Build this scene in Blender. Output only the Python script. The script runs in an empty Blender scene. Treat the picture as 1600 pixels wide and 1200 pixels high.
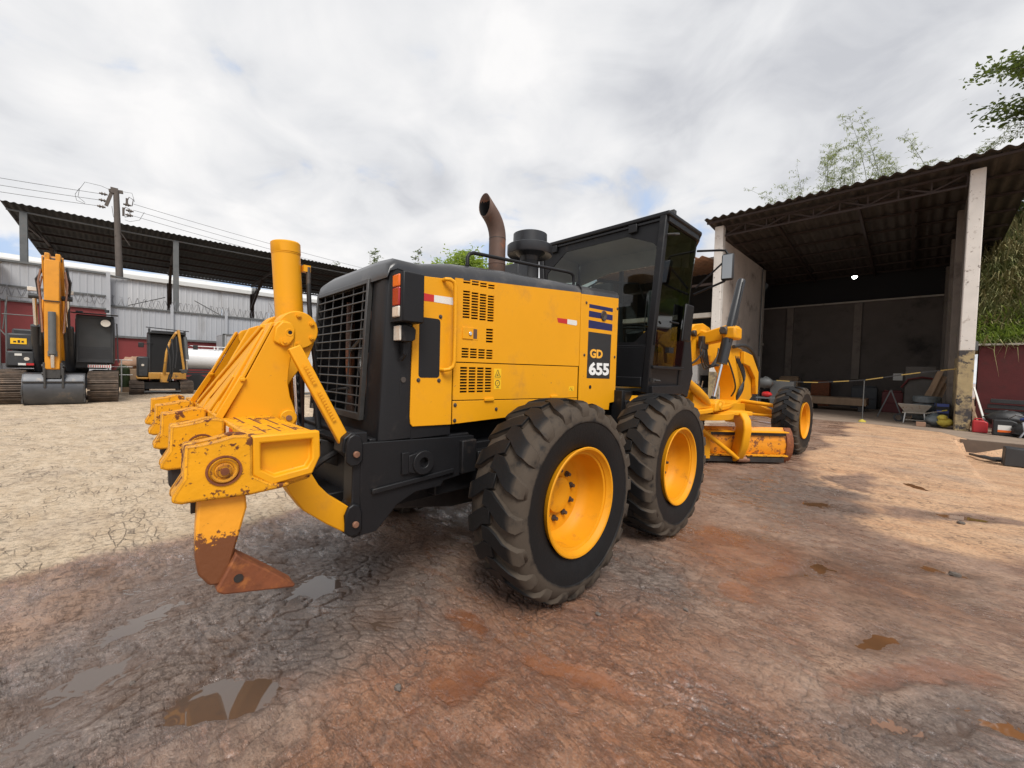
import bpy, bmesh, math, random
import numpy as np
from mathutils import Vector, Matrix
random.seed(7); RNG = np.random.default_rng(7)
S = bpy.context.scene; COL = S.collection
R_ = math.radians
# ------------------------------------------------------------ camera
cam = bpy.data.cameras.new('camera'); camo = bpy.data.objects.new('camera', cam); COL.objects.link(camo); S.camera = camo
cam.sensor_width = 36; cam.lens = 617.818/1600*36; cam.clip_start = .05; cam.clip_end = 3000
yaw, pitch, roll = -0.79452, -0.03396, 0.02626
fw = Vector((math.sin(yaw)*math.cos(pitch), math.cos(yaw)*math.cos(pitch), math.sin(pitch)))
r0 = Vector((math.cos(yaw), -math.sin(yaw), 0)); u0 = r0.cross(fw)
rr = r0*math.cos(roll)+u0*math.sin(roll); uu = -r0*math.sin(roll)+u0*math.cos(roll)
camo.matrix_world = Matrix(((rr.x, uu.x, -fw.x, 2.70111), (rr.y, uu.y, -fw.y, -2.86935), (rr.z, uu.z, -fw.z, 1.48476), (0, 0, 0, 1)))
# ------------------------------------------------------------ world: overcast cloud layer over a Nishita sky
SUN_EL, SUN_AZ = R_(52), R_(120)      # azimuth measured clockwise from +Y
W = bpy.data.worlds.new('World'); S.world = W; W.use_nodes = True
nt = W.node_tree; nt.nodes.clear(); N = nt.nodes.new; LK = nt.links.new
out = N('ShaderNodeOutputWorld'); bg = N('ShaderNodeBackground'); bg.inputs[1].default_value = .1
sky = N('ShaderNodeTexSky'); sky.sky_type = 'NISHITA'; sky.sun_disc = False; sky.sun_elevation = SUN_EL; sky.sun_rotation = SUN_AZ
sky.air_density = 1.0; sky.dust_density = 2.0
tc = N('ShaderNodeTexCoord'); sx = N('ShaderNodeSeparateXYZ'); LK(tc.outputs['Generated'], sx.inputs[0])
mx = N('ShaderNodeMath'); mx.operation = 'ADD'; mx.inputs[1].default_value = .28; LK(sx.outputs[2], mx.inputs[0])
ab = N('ShaderNodeMath'); ab.operation = 'MAXIMUM'; ab.inputs[1].default_value = .06; LK(mx.outputs[0], ab.inputs[0])
dv = N('ShaderNodeVectorMath'); dv.operation = 'DIVIDE'
cb = N('ShaderNodeCombineXYZ'); [LK(ab.outputs[0], cb.inputs[i]) for i in range(3)]
LK(tc.outputs['Generated'], dv.inputs[0]); LK(cb.outputs[0], dv.inputs[1])
def wn(scale, detail, rough, dist, off):
    m = N('ShaderNodeMapping'); m.inputs['Location'].default_value = off; m.inputs['Scale'].default_value = (1, 1, .35)
    LK(dv.outputs[0], m.inputs[0]); n = N('ShaderNodeTexNoise'); n.inputs['Scale'].default_value = scale; n.inputs['Detail'].default_value = detail
    n.inputs['Roughness'].default_value = rough; n.inputs['Distortion'].default_value = dist; LK(m.outputs[0], n.inputs[0]); return n
n1 = wn(1.5, 6, .5, .35, (1.3, 4.1, 0)); n2 = wn(3.8, 7, .52, .5, (7.7, 2.2, 1)); n3 = wn(.9, 4, .5, .2, (3.1, 8.6, 2))
def math_(op, a, b):
    m = N('ShaderNodeMath'); m.operation = op
    for i, v in enumerate((a, b)):
        if isinstance(v, (int, float)): m.inputs[i].default_value = v
        else: LK(v, m.inputs[i])
    return m.outputs[0]
mixn = math_('ADD', math_('MULTIPLY', n1.outputs[0], .6), math_('MULTIPLY', n2.outputs[0], .4))
cr = N('ShaderNodeValToRGB'); LK(mixn, cr.inputs[0]); el = cr.color_ramp.elements
SKYK = 10.0
el[0].position = .36; el[0].color = (.44, .45, .48, 1); el[1].position = .62; el[1].color = (.72, .712, .71, 1)
e = el.new(.48); e.color = (.595, .60, .615, 1)
sc_ = N('ShaderNodeVectorMath'); sc_.operation = 'SCALE'; sc_.inputs['Scale'].default_value = SKYK; LK(cr.outputs[0], sc_.inputs[0])
blu = N('ShaderNodeMixRGB'); blu.blend_type = 'MIX'; blu.inputs[2].default_value = (4.2, 5.3, 7.2, 1)
LK(sky.outputs[0], blu.inputs[1]); blu.inputs[0].default_value = .8
mr = N('ShaderNodeMapRange'); mr.inputs['From Min'].default_value = .40; mr.inputs['From Max'].default_value = .47; mr.inputs['To Min'].default_value = .0; mr.inputs['To Max'].default_value = 1; mr.interpolation_type = 'SMOOTHSTEP'
LK(math_('ADD', math_('MULTIPLY', n3.outputs[0], .7), math_('MULTIPLY', n2.outputs[0], .3)), mr.inputs[0])
mm = N('ShaderNodeMixRGB'); LK(mr.outputs[0], mm.inputs[0]); LK(blu.outputs[0], mm.inputs[1]); LK(sc_.outputs[0], mm.inputs[2])
LK(mm.outputs[0], bg.inputs[0]); LK(bg.outputs[0], out.inputs[0])
sl = bpy.data.lights.new('sun', 'SUN'); sl.energy = 2.5; sl.angle = R_(25); sl.color = (1, .96, .9)
so = bpy.data.objects.new('sun', sl); COL.objects.link(so)
sd = Vector((math.sin(SUN_AZ)*math.cos(SUN_EL), math.cos(SUN_AZ)*math.cos(SUN_EL), math.sin(SUN_EL)))
so.rotation_euler = (-sd).to_track_quat('-Z', 'Y').to_euler(); so.location = (0, 0, 30)
S.view_settings.view_transform = 'Standard'; S.view_settings.look = 'None'; S.view_settings.exposure = .44; S.view_settings.gamma = 1
# ------------------------------------------------------------ materials
MATS = {}
def mat(name, col, rough=.6, metal=0., var=.12, vscale=3., col2=None, c2scale=6., c2lo=.55, c2hi=.65, bump=0., bscale=40., rough2=None, coat=0., obj=False, stretch=None, spec=.5, c3=None, c3scale=20, c3lo=.6, c3hi=.63, detail=5, edge=None):
    m = bpy.data.materials.new(name); m.use_nodes = True; t = m.node_tree; n = t.nodes; l = t.links.new; b = n['Principled BSDF']
    b.inputs['Metallic'].default_value = metal; b.inputs['Roughness'].default_value = rough; b.inputs['Coat Weight'].default_value = coat; b.inputs['Coat Roughness'].default_value = .15
    b.inputs['Specular IOR Level'].default_value = spec
    if obj: g = n.new('ShaderNodeTexCoord'); co = g.outputs['Object']
    else: g = n.new('ShaderNodeNewGeometry'); co = g.outputs['Position']
    if stretch:
        mp = n.new('ShaderNodeMapping'); mp.inputs['Scale'].default_value = stretch; l(co, mp.inputs[0]); co = mp.outputs[0]
    def noise(sc, det=detail, ro=.6):
        x = n.new('ShaderNodeTexNoise'); x.inputs['Scale'].default_value = sc; x.inputs['Detail'].default_value = det; x.inputs['Roughness'].default_value = ro; l(co, x.inputs[0]); return x.outputs[0]
    nz = noise(vscale)
    mr = n.new('ShaderNodeMapRange'); mr.inputs[1].default_value = .25; mr.inputs[2].default_value = .75; mr.inputs[3].default_value = 1-var; mr.inputs[4].default_value = 1+var; l(nz, mr.inputs[0])
    sc = n.new('ShaderNodeVectorMath'); sc.operation = 'SCALE'; sc.inputs[0].default_value = col; l(mr.outputs[0], sc.inputs['Scale']); cur = sc.outputs[0]
    rcur = None
    def layer(cur, c, s, lo, hi, rcur, r2):
        q = n.new('ShaderNodeMapRange'); q.inputs[1].default_value = lo; q.inputs[2].default_value = hi; q.interpolation_type = 'SMOOTHSTEP'; l(noise(s, 7, .68), q.inputs[0])
        mi = n.new('ShaderNodeMixRGB'); l(q.outputs[0], mi.inputs[0]); l(cur, mi.inputs[1]); mi.inputs[2].default_value = (*c, 1); return mi.outputs[0], q.outputs[0]
    if col2:
        cur, q = layer(cur, col2, c2scale, c2lo, c2hi, None, None)
        if rough2 is not None:
            z = n.new('ShaderNodeMapRange'); z.inputs[3].default_value = rough; z.inputs[4].default_value = rough2; l(q, z.inputs[0]); l(z.outputs[0], b.inputs['Roughness'])
            if metal:
                z = n.new('ShaderNodeMapRange'); z.inputs[3].default_value = metal; z.inputs[4].default_value = 0; l(q, z.inputs[0]); l(z.outputs[0], b.inputs['Metallic'])
    if c3: cur, q = layer(cur, c3, c3scale, c3lo, c3hi, None, None)
    if edge:
        bv = n.new('ShaderNodeBevel'); bv.samples = 4; bv.inputs['Radius'].default_value = .016; g2 = n.new('ShaderNodeNewGeometry')
        dt = n.new('ShaderNodeVectorMath'); dt.operation = 'DOT_PRODUCT'; l(bv.outputs[0], dt.inputs[0]); l(g2.outputs['Normal'], dt.inputs[1])
        sb = n.new('ShaderNodeMath'); sb.operation = 'SUBTRACT'; sb.inputs[0].default_value = 1; l(dt.outputs['Value'], sb.inputs[1])
        mu = n.new('ShaderNodeMath'); mu.operation = 'MULTIPLY'; l(sb.outputs[0], mu.inputs[0]); l(noise(24, 6, .7), mu.inputs[1])
        q = n.new('ShaderNodeMapRange'); q.inputs[1].default_value = .022; q.inputs[2].default_value = .034; l(mu.outputs[0], q.inputs[0])
        mi = n.new('ShaderNodeMixRGB'); l(q.outputs[0], mi.inputs[0]); l(cur, mi.inputs[1]); mi.inputs[2].default_value = (*edge, 1); cur = mi.outputs[0]
    l(cur, b.inputs['Base Color'])
    if bump:
        bp = n.new('ShaderNodeBump'); bp.inputs['Strength'].default_value = 1; bp.inputs['Distance'].default_value = bump; l(noise(bscale, 4), bp.inputs['Height']); l(bp.outputs[0], b.inputs['Normal'])
    MATS[name] = m; return m
YEL = (.74, .325, .006); RUST = (.13, .042, .016); BLK = (.022, .023, .026)
mat('yellow', YEL, .48, var=.06, vscale=1.6, col2=(.44, .20, .04), c2scale=3.2, c2lo=.52, c2hi=.9, bump=.0004, bscale=60, spec=.3, c3=(.26, .13, .05), c3scale=30, c3lo=.665, c3hi=.72)
mat('rim_yellow', (.66, .27, .004), .55, var=.08, vscale=4, spec=.3, col2=(.32, .13, .02), c2scale=7, c2lo=.56, c2hi=.8)
mat('yellow_worn', (.76, .335, .008), .45, var=.10, vscale=5, col2=RUST, c2scale=11, c2lo=.56, c2hi=.585, c3=(.20, .075, .02), c3scale=42, c3lo=.585, c3hi=.63, rough2=.8, bump=.003, bscale=22, spec=.3, edge=RUST)
mat('yellow_scuffed', (.70, .26, .008), .42, var=.08, vscale=6, col2=(.20, .07, .022), c2scale=9, c2lo=.52, c2hi=.60, rough2=.8, bump=.002, bscale=40)
mat('rust', (.17, .05, .017), .75, var=.35, vscale=14, col2=(.30, .10, .025), c2scale=22, c2lo=.5, c2hi=.7, bump=.002, bscale=60)
mat('dark_steel', (.05, .045, .042), .5, .6, var=.3, vscale=10, bump=.001)
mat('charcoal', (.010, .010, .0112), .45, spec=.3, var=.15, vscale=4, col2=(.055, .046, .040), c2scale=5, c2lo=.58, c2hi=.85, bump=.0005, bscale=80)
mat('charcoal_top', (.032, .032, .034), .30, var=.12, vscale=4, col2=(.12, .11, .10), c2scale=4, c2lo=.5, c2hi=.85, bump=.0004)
mat('black_paint', (.008, .008, .009), .5, spec=.3, var=.2, vscale=6, col2=(.06, .045, .036), c2scale=7, c2lo=.56, c2hi=.8, bump=.0006)
mat('black_rubber', (.018, .018, .019), .55, var=.2)
mat('black_void', (.006, .006, .007), .8, var=.1)
mat('grille_metal', (.07, .068, .066), .4, .5, var=.2, vscale=20, col2=(.10, .06, .045), c2scale=9, c2lo=.6, c2hi=.75)
mat('chrome', (.75, .75, .76), .12, 1., var=.05)
mat('mirror_dark', (.30, .31, .32), .05, 1., var=.03)  # tinted dark to stand in for the dim shed it would reflect
mat('yard_slab', (.26, .195, .145), .85, var=.15, vscale=1.2, col2=(.13, .10, .08), c2scale=1.5, c2lo=.48, c2hi=.75, bump=.004, bscale=20)
mat('cylinder_black', (.02, .021, .024), .38, var=.2, vscale=8)
mat('bolt', (.10, .085, .075), .5, .6, var=.3, vscale=30)
mat('bolt_rust', (.24, .12, .075), .6, .3, var=.3, vscale=30)
mat('stack_rust', (.115, .068, .050), .62, .2, var=.25, vscale=5, col2=(.30, .095, .035), c2scale=5, c2lo=.52, c2hi=.7, bump=.0008, bscale=70)
mat('lens_orange', (.75, .13, .01), .15, coat=.5, var=.05)
mat('lens_red', (.35, .012, .012), .15, coat=.5, var=.05)
mat('lens_clear', (.62, .56, .48), .12, coat=.5, var=.15, vscale=60)
mat('decal_blue', (.012, .014, .085), .35, var=.05)
mat('decal_black', (.02, .02, .021), .4, var=.1)
mat('decal_orange', (.86, .42, .04), .4, var=.05)
mat('decal_white', (.82, .82, .80), .4, var=.04)
mat('sticker_red', (.50, .02, .02), .35, var=.06)
mat('sticker_white', (.68, .67, .63), .3, var=.06)
mat('label_yellow', (.85, .50, .01), .4, var=.05)
mat('seat', (.03, .03, .032), .8, var=.2)
mat('plaster_grey', (.50, .44, .39), .9, var=.12, vscale=1.2, col2=(.18, .15, .13), c2scale=1.3, c2lo=.52, c2hi=.75, bump=.003, bscale=20)
mat('cab_inner', (.45, .44, .39), .7, var=.1)
mat('white_paint', (.62, .62, .60), .45, var=.06, vscale=2, col2=(.30, .27, .23), c2scale=3, c2lo=.58, c2hi=.85)
mat('machine_grey', (.10, .09, .08), .7, var=.2)
mat('dull_red', (.10, .012, .012), .6, var=.2)
mat('concrete', (.36, .33, .29), .85, var=.15, vscale=2, col2=(.17, .14, .12), c2scale=3.0, c2lo=.53, c2hi=.8, bump=.004, bscale=30)
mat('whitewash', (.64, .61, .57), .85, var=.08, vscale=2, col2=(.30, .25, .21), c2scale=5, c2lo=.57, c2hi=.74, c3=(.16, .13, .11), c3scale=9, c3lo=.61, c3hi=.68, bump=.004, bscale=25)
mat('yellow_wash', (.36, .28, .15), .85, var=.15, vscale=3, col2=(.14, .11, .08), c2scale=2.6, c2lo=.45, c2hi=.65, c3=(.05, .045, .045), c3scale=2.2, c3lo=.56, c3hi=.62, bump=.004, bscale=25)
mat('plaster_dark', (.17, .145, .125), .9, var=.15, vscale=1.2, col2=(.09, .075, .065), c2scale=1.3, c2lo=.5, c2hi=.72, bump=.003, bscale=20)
mat('plaster_sooty_shaded', (.10, .085, .075), .9, var=.15, vscale=1.0, col2=(.030, .026, .024), c2scale=.6, c2lo=.50, c2hi=.75, bump=.003, bscale=20)  # soot blotches, plus interior shade put into the darkened base colour
mat('red_wall', (.085, .012, .013), .8, var=.2, vscale=2, col2=(.05, .015, .013), c2scale=3, c2lo=.5, c2hi=.8, bump=.003)
mat('red_panel', (.17, .022, .022), .6, var=.12, vscale=1)
mat('grey_sheet', (.36, .37, .39), .5, var=.06, vscale=.8, col2=(.22, .21, .20), c2scale=1.1, c2lo=.52, c2hi=.8, stretch=(1, 1, .25))
mat('white_sheet', (.52, .53, .55), .45, var=.05, vscale=.6, col2=(.34, .34, .34), c2scale=.9, c2lo=.55, c2hi=.85, stretch=(1, 1, .25))
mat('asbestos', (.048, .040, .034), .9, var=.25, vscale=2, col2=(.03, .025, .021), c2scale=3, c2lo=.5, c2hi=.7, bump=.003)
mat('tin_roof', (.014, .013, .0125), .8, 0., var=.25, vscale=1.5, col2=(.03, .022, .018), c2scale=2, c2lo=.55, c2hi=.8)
mat('ramp_concrete', (.50, .34, .22), .85, var=.15, vscale=2, col2=(.26, .19, .14), c2scale=2, c2lo=.5, c2hi=.75, bump=.004, bscale=20)
mat('tile_roof', (.34, .20, .13), .85, var=.3, vscale=3)
mat('roof_steel', (.035, .022, .018), .7, .2, var=.3, vscale=3)
mat('steel_grey', (.12, .125, .125), .6, .3, var=.2, vscale=3, col2=(.13, .08, .06), c2scale=3, c2lo=.55, c2hi=.75)
mat('pole', (.10, .085, .075), .9, var=.2, vscale=4, bump=.003)
mat('wire', (.05, .05, .05), .6)
mat('razor_wire', (.20, .20, .21), .5, .5)
mat('mini_orange', (.52, .26, .045), .5, var=.2, vscale=4, col2=(.10, .07, .05), c2scale=4, c2lo=.5, c2hi=.7)
mat('tape_yellow', (.34, .23, .06), .6, var=.1)
mat('pit_wall', (.12, .09, .07), .9, var=.2, bump=.004)
mat('excavator_yellow', (.62, .25, .010), .4, var=.1, vscale=3, col2=(.28, .12, .03), c2scale=4, c2lo=.58, c2hi=.8)
mat('excavator_dark', (.030, .032, .035), .5, var=.2, vscale=4, col2=(.08, .07, .06), c2scale=3, c2lo=.55, c2hi=.8)
mat('track_steel', (.15, .115, .09), .7, .3, var=.3, vscale=6, col2=(.24, .17, .12), c2scale=6, c2lo=.5, c2hi=.7)
mat('bucket_steel', (.085, .088, .095), .42, .5, var=.2, vscale=3, col2=(.18, .15, .12), c2scale=3, c2lo=.55, c2hi=.75)
mat('tank_white', (.70, .70, .70), .35, var=.05, vscale=1, col2=(.4, .36, .33), c2scale=2, c2lo=.6, c2hi=.85)
mat('wood', (.28, .19, .12), .85, var=.25, vscale=6, stretch=(1, 1, .2))
mat('jerry_red', (.40, .02, .025), .45, var=.1)
mat('plastic_blue', (.06, .09, .30), .5, var=.1)
mat('tarp', (.10, .115, .12), .4, var=.3, vscale=5, bump=.02, bscale=8)
mat('cloth_yellow', (.50, .40, .06), .8, var=.2, vscale=8)
mat('barrow_paint', (.42, .38, .32), .6, .2, var=.2, vscale=8, col2=(.22, .13, .08), c2scale=8, c2lo=.52, c2hi=.7)
mat('bark', (.13, .10, .08), .9, var=.3, vscale=10, bump=.01)
mat('leaf', (.070, .095, .030), .6, var=.5, vscale=1.5, col2=(.10, .12, .03), c2scale=2, c2lo=.45, c2hi=.7)
mat('leaf_pale', (.20, .23, .14), .6, var=.4, vscale=1.5)
mat('leaf_bright', (.20, .27, .05), .6, var=.4, vscale=1.5)
mat('leaf_far', (.07, .10, .035), .7, var=.5, vscale=.5)
mat('dry_vine', (.27, .235, .11), .9, var=.4, vscale=2, col2=(.17, .19, .07), c2scale=1.2, c2lo=.42, c2hi=.6)
mat('grass', (.14, .19, .05), .7, var=.4, vscale=2)
mat('hill_soil', (.17, .145, .075), .95, var=.4, vscale=1.2, bump=.05, bscale=5)
mat('stone', (.12, .10, .085), .8, var=.3, vscale=20, bump=.004, bscale=60)
def glassmat(name, tint, rough, alpha):
    m = bpy.data.materials.new(name); m.use_nodes = True; t = m.node_tree; n = t.nodes; l = t.links.new; n.clear()
    o = n.new('ShaderNodeOutputMaterial'); tr = n.new('ShaderNodeBsdfTransparent'); tr.inputs[0].default_value = (*tint, 1)
    gl = n.new('ShaderNodeBsdfGlossy'); gl.inputs['Roughness'].default_value = rough; gl.inputs[0].default_value = (.9, .9, .9, 1)
    fr = n.new('ShaderNodeFresnel'); gm = n.new('ShaderNodeNewGeometry'); ir = n.new('ShaderNodeMapRange'); ir.inputs[3].default_value = alpha; ir.inputs[4].default_value = 1/alpha; l(gm.outputs['Backfacing'], ir.inputs[0]); l(ir.outputs[0], fr.inputs[0]); mi = n.new('ShaderNodeMixShader')
    l(fr.outputs[0], mi.inputs[0]); l(tr.outputs[0], mi.inputs[1]); l(gl.outputs[0], mi.inputs[2]); l(mi.outputs[0], o.inputs[0]); MATS[name] = m
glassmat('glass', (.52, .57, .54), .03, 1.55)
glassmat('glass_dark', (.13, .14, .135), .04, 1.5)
glassmat('glass_clear', (.6, .62, .6), .03, 1.5)
def leafmat(name, c, tr=.4):
    m = MATS[name]; t = m.node_tree; n = t.nodes; l = t.links.new; b = n['Principled BSDF']; o = n['Material Output']; src = b.inputs['Base Color'].links[0].from_socket
    x = n.new('ShaderNodeBsdfTranslucent'); k = n.new('ShaderNodeVectorMath'); k.operation = 'MULTIPLY'; l(src, k.inputs[0]); k.inputs[1].default_value = c; l(k.outputs[0], x.inputs[0])
    mi = n.new('ShaderNodeMixShader'); mi.inputs[0].default_value = tr; l(b.outputs[0], mi.inputs[1]); l(x.outputs[0], mi.inputs[2]); l(mi.outputs[0], o.inputs[0])
for nm_ in ('leaf', 'leaf_pale', 'leaf_bright', 'grass'): leafmat(nm_, (1.9, 1.9, 1.0))
def emis(name, c, s):
    m = bpy.data.materials.new(name); m.use_nodes = True; b = m.node_tree.nodes['Principled BSDF']; b.inputs['Emission Color'].default_value = (*c, 1); b.inputs['Emission Strength'].default_value = s; b.inputs['Base Color'].default_value = (*c, 1); MATS[name] = m
emis('lamp_glow', (1, 1, .97), 14)
def tyremat():
    m = mat('tyre', (.008, .008, .0085), .6, spec=.25, obj=True, var=.2, vscale=8, bump=.0015, bscale=50)
    t = m.node_tree; n = t.nodes; l = t.links.new; b = n['Principled BSDF']; prev = b.inputs['Base Color'].links[0].from_socket
    tcn = n.new('ShaderNodeTexCoord'); s = n.new('ShaderNodeSeparateXYZ'); l(tcn.outputs['Object'], s.inputs[0])
    def M(op, a, c):
        x = n.new('ShaderNodeMath'); x.operation = op
        for i, v in enumerate((a, c)):
            if isinstance(v, (int, float)): x.inputs[i].default_value = v
            else: l(v, x.inputs[i])
        return x.outputs[0]
    r = M('SQRT', M('ADD', M('MULTIPLY', s.outputs[1], s.outputs[1]), M('MULTIPLY', s.outputs[2], s.outputs[2])), 0)
    nz = n.new('ShaderNodeTexNoise'); nz.inputs['Scale'].default_value = 7; nz.inputs['Detail'].default_value = 8; nz.inputs['Roughness'].default_value = .65; l(tcn.outputs['Object'], nz.inputs[0])
    rn = M('ADD', r, M('MULTIPLY', M('SUBTRACT', nz.outputs[0], .5), .05))
    def mrr(lo, hi, v=None):
        q = n.new('ShaderNodeMapRange'); q.interpolation_type = 'SMOOTHSTEP'; q.inputs[1].default_value = lo; q.inputs[2].default_value = hi; l(v if v is not None else rn, q.inputs[0]); return q.outputs[0]
    dust = M('MULTIPLY', mrr(.515, .535), M('SUBTRACT', 1, mrr(.634, .645, r)))
    dust = M('MULTIPLY', dust, mrr(.26, .50, nz.outputs[0]))
    mi = n.new('ShaderNodeMixRGB'); l(dust, mi.inputs[0]); l(prev, mi.inputs[1]); mi.inputs[2].default_value = (.066, .051, .038, 1); l(mi.outputs[0], b.inputs['Base Color'])
    z = n.new('ShaderNodeMapRange'); z.inputs[3].default_value = .55; z.inputs[4].default_value = .85; l(dust, z.inputs[0]); l(z.outputs[0], b.inputs['Roughness'])
tyremat()
def shankmat():
    m = mat('shank_paint', (.80, .33, .02), .45, var=.1, vscale=8, bump=.0015, bscale=50)
    t = m.node_tree; n = t.nodes; l = t.links.new; b = n['Principled BSDF']; prev = b.inputs['Base Color'].links[0].from_socket
    g = n.new('ShaderNodeNewGeometry'); s = n.new('ShaderNodeSeparateXYZ'); l(g.outputs['Position'], s.inputs[0])
    nz = n.new('ShaderNodeTexNoise'); nz.inputs['Scale'].default_value = 16; nz.inputs['Detail'].default_value = 8; nz.inputs['Roughness'].default_value = .7; l(g.outputs['Position'], nz.inputs[0])
    a = n.new('ShaderNodeMath'); a.operation = 'MULTIPLY_ADD'; l(nz.outputs[0], a.inputs[0]); a.inputs[1].default_value = .34; l(s.outputs[2], a.inputs[2])
    q = n.new('ShaderNodeMapRange'); z2 = n.new('ShaderNodeTexNoise'); z2.inputs['Scale'].default_value = 55; z2.inputs['Detail'].default_value = 6; l(g.outputs['Position'], z2.inputs[0]); a2 = n.new('ShaderNodeMath'); a2.operation = 'MULTIPLY_ADD'; l(z2.outputs[0], a2.inputs[0]); a2.inputs[1].default_value = .16; l(a.outputs[0], a2.inputs[2]); q.inputs[1].default_value = 1.145; q.inputs[2].default_value = 1.160; l(a2.outputs[0], q.inputs[0])
    mi = n.new('ShaderNodeMixRGB'); l(q.outputs[0], mi.inputs[0]); mi.inputs[1].default_value = (.16, .055, .02, 1); l(prev, mi.inputs[2]); l(mi.outputs[0], b.inputs['Base Color'])
shankmat()
# ------------------------------------------------------------ mesh helpers
def worg(o):
    v = Vector((0, 0, 0))
    while o: v += o.location; o = o.parent
    return v
def thing(name, label, cat, loc, group=None):
    o = bpy.data.objects.new(name, None); o.empty_display_size = .2; COL.objects.link(o); o.location = loc; o['label'] = label; o['category'] = cat
    if group: o['group'] = group
    return o
def part_empty(name, parent, loc):
    o = bpy.data.objects.new(name, None); o.empty_display_size = .1; COL.objects.link(o); o.parent = parent; o.location = Vector(loc)-worg(parent); return o
class MB:
    def __init__(s): s.v = []; s.f = []
    def add(s, vs, fs):
        k = len(s.v); s.v += [tuple(v) for v in vs]; s.f += [tuple(i+k for i in f) for f in fs]; return s
    def box(s, x0, x1, y0, y1, z0, z1):
        return s.add([(x, y, z) for x in (x0, x1) for y in (y0, y1) for z in (z0, z1)], [(0, 1, 3, 2), (4, 6, 7, 5), (0, 4, 5, 1), (2, 3, 7, 6), (0, 2, 6, 4), (1, 5, 7, 3)])
    def obox(s, c, size, M):
        vs = [Vector(c)+M@Vector((a*size[0]/2, b*size[1]/2, d*size[2]/2)) for a in (-1, 1) for b in (-1, 1) for d in (-1, 1)]
        return s.add(vs, [(0, 1, 3, 2), (4, 6, 7, 5), (0, 4, 5, 1), (2, 3, 7, 6), (0, 2, 6, 4), (1, 5, 7, 3)])
    def bar(s, p, q, w, h, up=(0, 0, 1)):
        p = Vector(p); q = Vector(q); d = (q-p).normalized(); u = Vector(up)
        if abs(d.dot(u)) > .98: u = Vector((1, 0, 0))
        a = d.cross(u).normalized(); b = a.cross(d)
        return s.obox((p+q)/2, ((q-p).length, w, h), Matrix((d, a, b)).transposed())
    def prism(s, poly, ax, a, b, a2=None):
        def P(u, v, w): return (w, u, v) if ax == 'x' else (u, w, v) if ax == 'y' else (u, v, w)
        n = len(poly); vs = [P(u, v, a) for u, v in poly]+[P(u, v, b) for u, v in poly]
        return s.add(vs, [tuple(range(n)), tuple(range(2*n-1, n-1, -1))]+[(i, i+n, (i+1) % n+n, (i+1) % n) for i in range(n)])
    def tube(s, pts, r, n=8, cap=True):
        pts = [Vector(p) for p in pts]; rs = r if isinstance(r, (list, tuple)) else [r]*len(pts); k = len(s.v); up = None; vs = []
        for i, p in enumerate(pts):
            d = (pts[min(i+1, len(pts)-1)]-pts[max(i-1, 0)]).normalized()
            if up is None: up = Vector((0, 0, 1)) if abs(d.z) < .9 else Vector((1, 0, 0))
            a = d.cross(up).normalized(); b = a.cross(d).normalized(); up = b
            vs += [p+(a*math.cos(2*math.pi*j/n)+b*math.sin(2*math.pi*j/n))*rs[i] for j in range(n)]
        fs = [(i*n+j, i*n+(j+1) % n, (i+1)*n+(j+1) % n, (i+1)*n+j) for i in range(len(pts)-1) for j in range(n)]
        if cap: fs += [tuple(range(n))[::-1], tuple((len(pts)-1)*n+j for j in range(n))]
        return s.add(vs, fs)
    def cyl(s, p, q, r, r2=None, n=20): return s.tube([p, q], [r, r if r2 is None else r2], n)
    def lathe(s, prof, ax, c, n=32, a0=0, a1=2*math.pi):
        vs = []; full = abs(a1-a0-2*math.pi) < 1e-6; m = n if full else n+1
        for j in range(m):
            t = a0+(a1-a0)*j/n; cs, sn = math.cos(t), math.sin(t)
            for a, r in prof: vs.append(Vector(c)+Vector((a, r*cs, r*sn) if ax == 'x' else (r*sn, a, r*cs) if ax == 'y' else (r*cs, r*sn, a)))
        k = len(prof); return s.add(vs, [(j*k+i, j*k+i+1, ((j+1) % m)*k+i+1, ((j+1) % m)*k+i) for j in range(n) for i in range(k-1)])
    def grid(s, fn, nu, nv):
        return s.add([fn(i/nu, j/nv) for i in range(nu+1) for j in range(nv+1)], [(i*(nv+1)+j, (i+1)*(nv+1)+j, (i+1)*(nv+1)+j+1, i*(nv+1)+j+1) for i in range(nu) for j in range(nv)])
    def build(s, name, m, parent=None, bevel=0., seg=2, label=None, kind=None, smooth=38, loc=None):
        me = bpy.data.meshes.new(name); o = bpy.data.objects.new(name, me); COL.objects.link(o)
        off = worg(parent) if parent else Vector((0, 0, 0))
        if loc is not None: o.location = Vector(loc)-off; off = Vector(loc)
        me.from_pydata([(v[0]-off.x, v[1]-off.y, v[2]-off.z) for v in s.v], [], s.f)
        bm = bmesh.new(); bm.from_mesh(me); bmesh.ops.recalc_face_normals(bm, faces=bm.faces); bm.to_mesh(me); bm.free()
        me.materials.append(MATS[m])
        if smooth: me.shade_smooth(); me.set_sharp_from_angle(angle=R_(smooth))
        if parent: o.parent = parent
        if bevel:
            b = o.modifiers.new('bevel', 'BEVEL'); b.width = bevel; b.segments = seg; b.limit_method = 'ANGLE'; b.angle_limit = R_(40)
        if label: o['label'] = label
        if kind: o['kind'] = kind
        return o
def tag(o, label, cat, group=None):
    o['label'] = label; o['category'] = cat
    if group: o['group'] = group
    return o
def clone(o, loc=None, rot=None, label=None, parent=None):
    c = o.copy(); COL.objects.link(c)
    if loc is not None: c.location = loc
    if rot is not None: c.rotation_euler = rot
    if parent: c.parent = parent
    if label: c['label'] = label
    for ch in list(o.children): clone(ch, parent=c)
    return c
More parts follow.
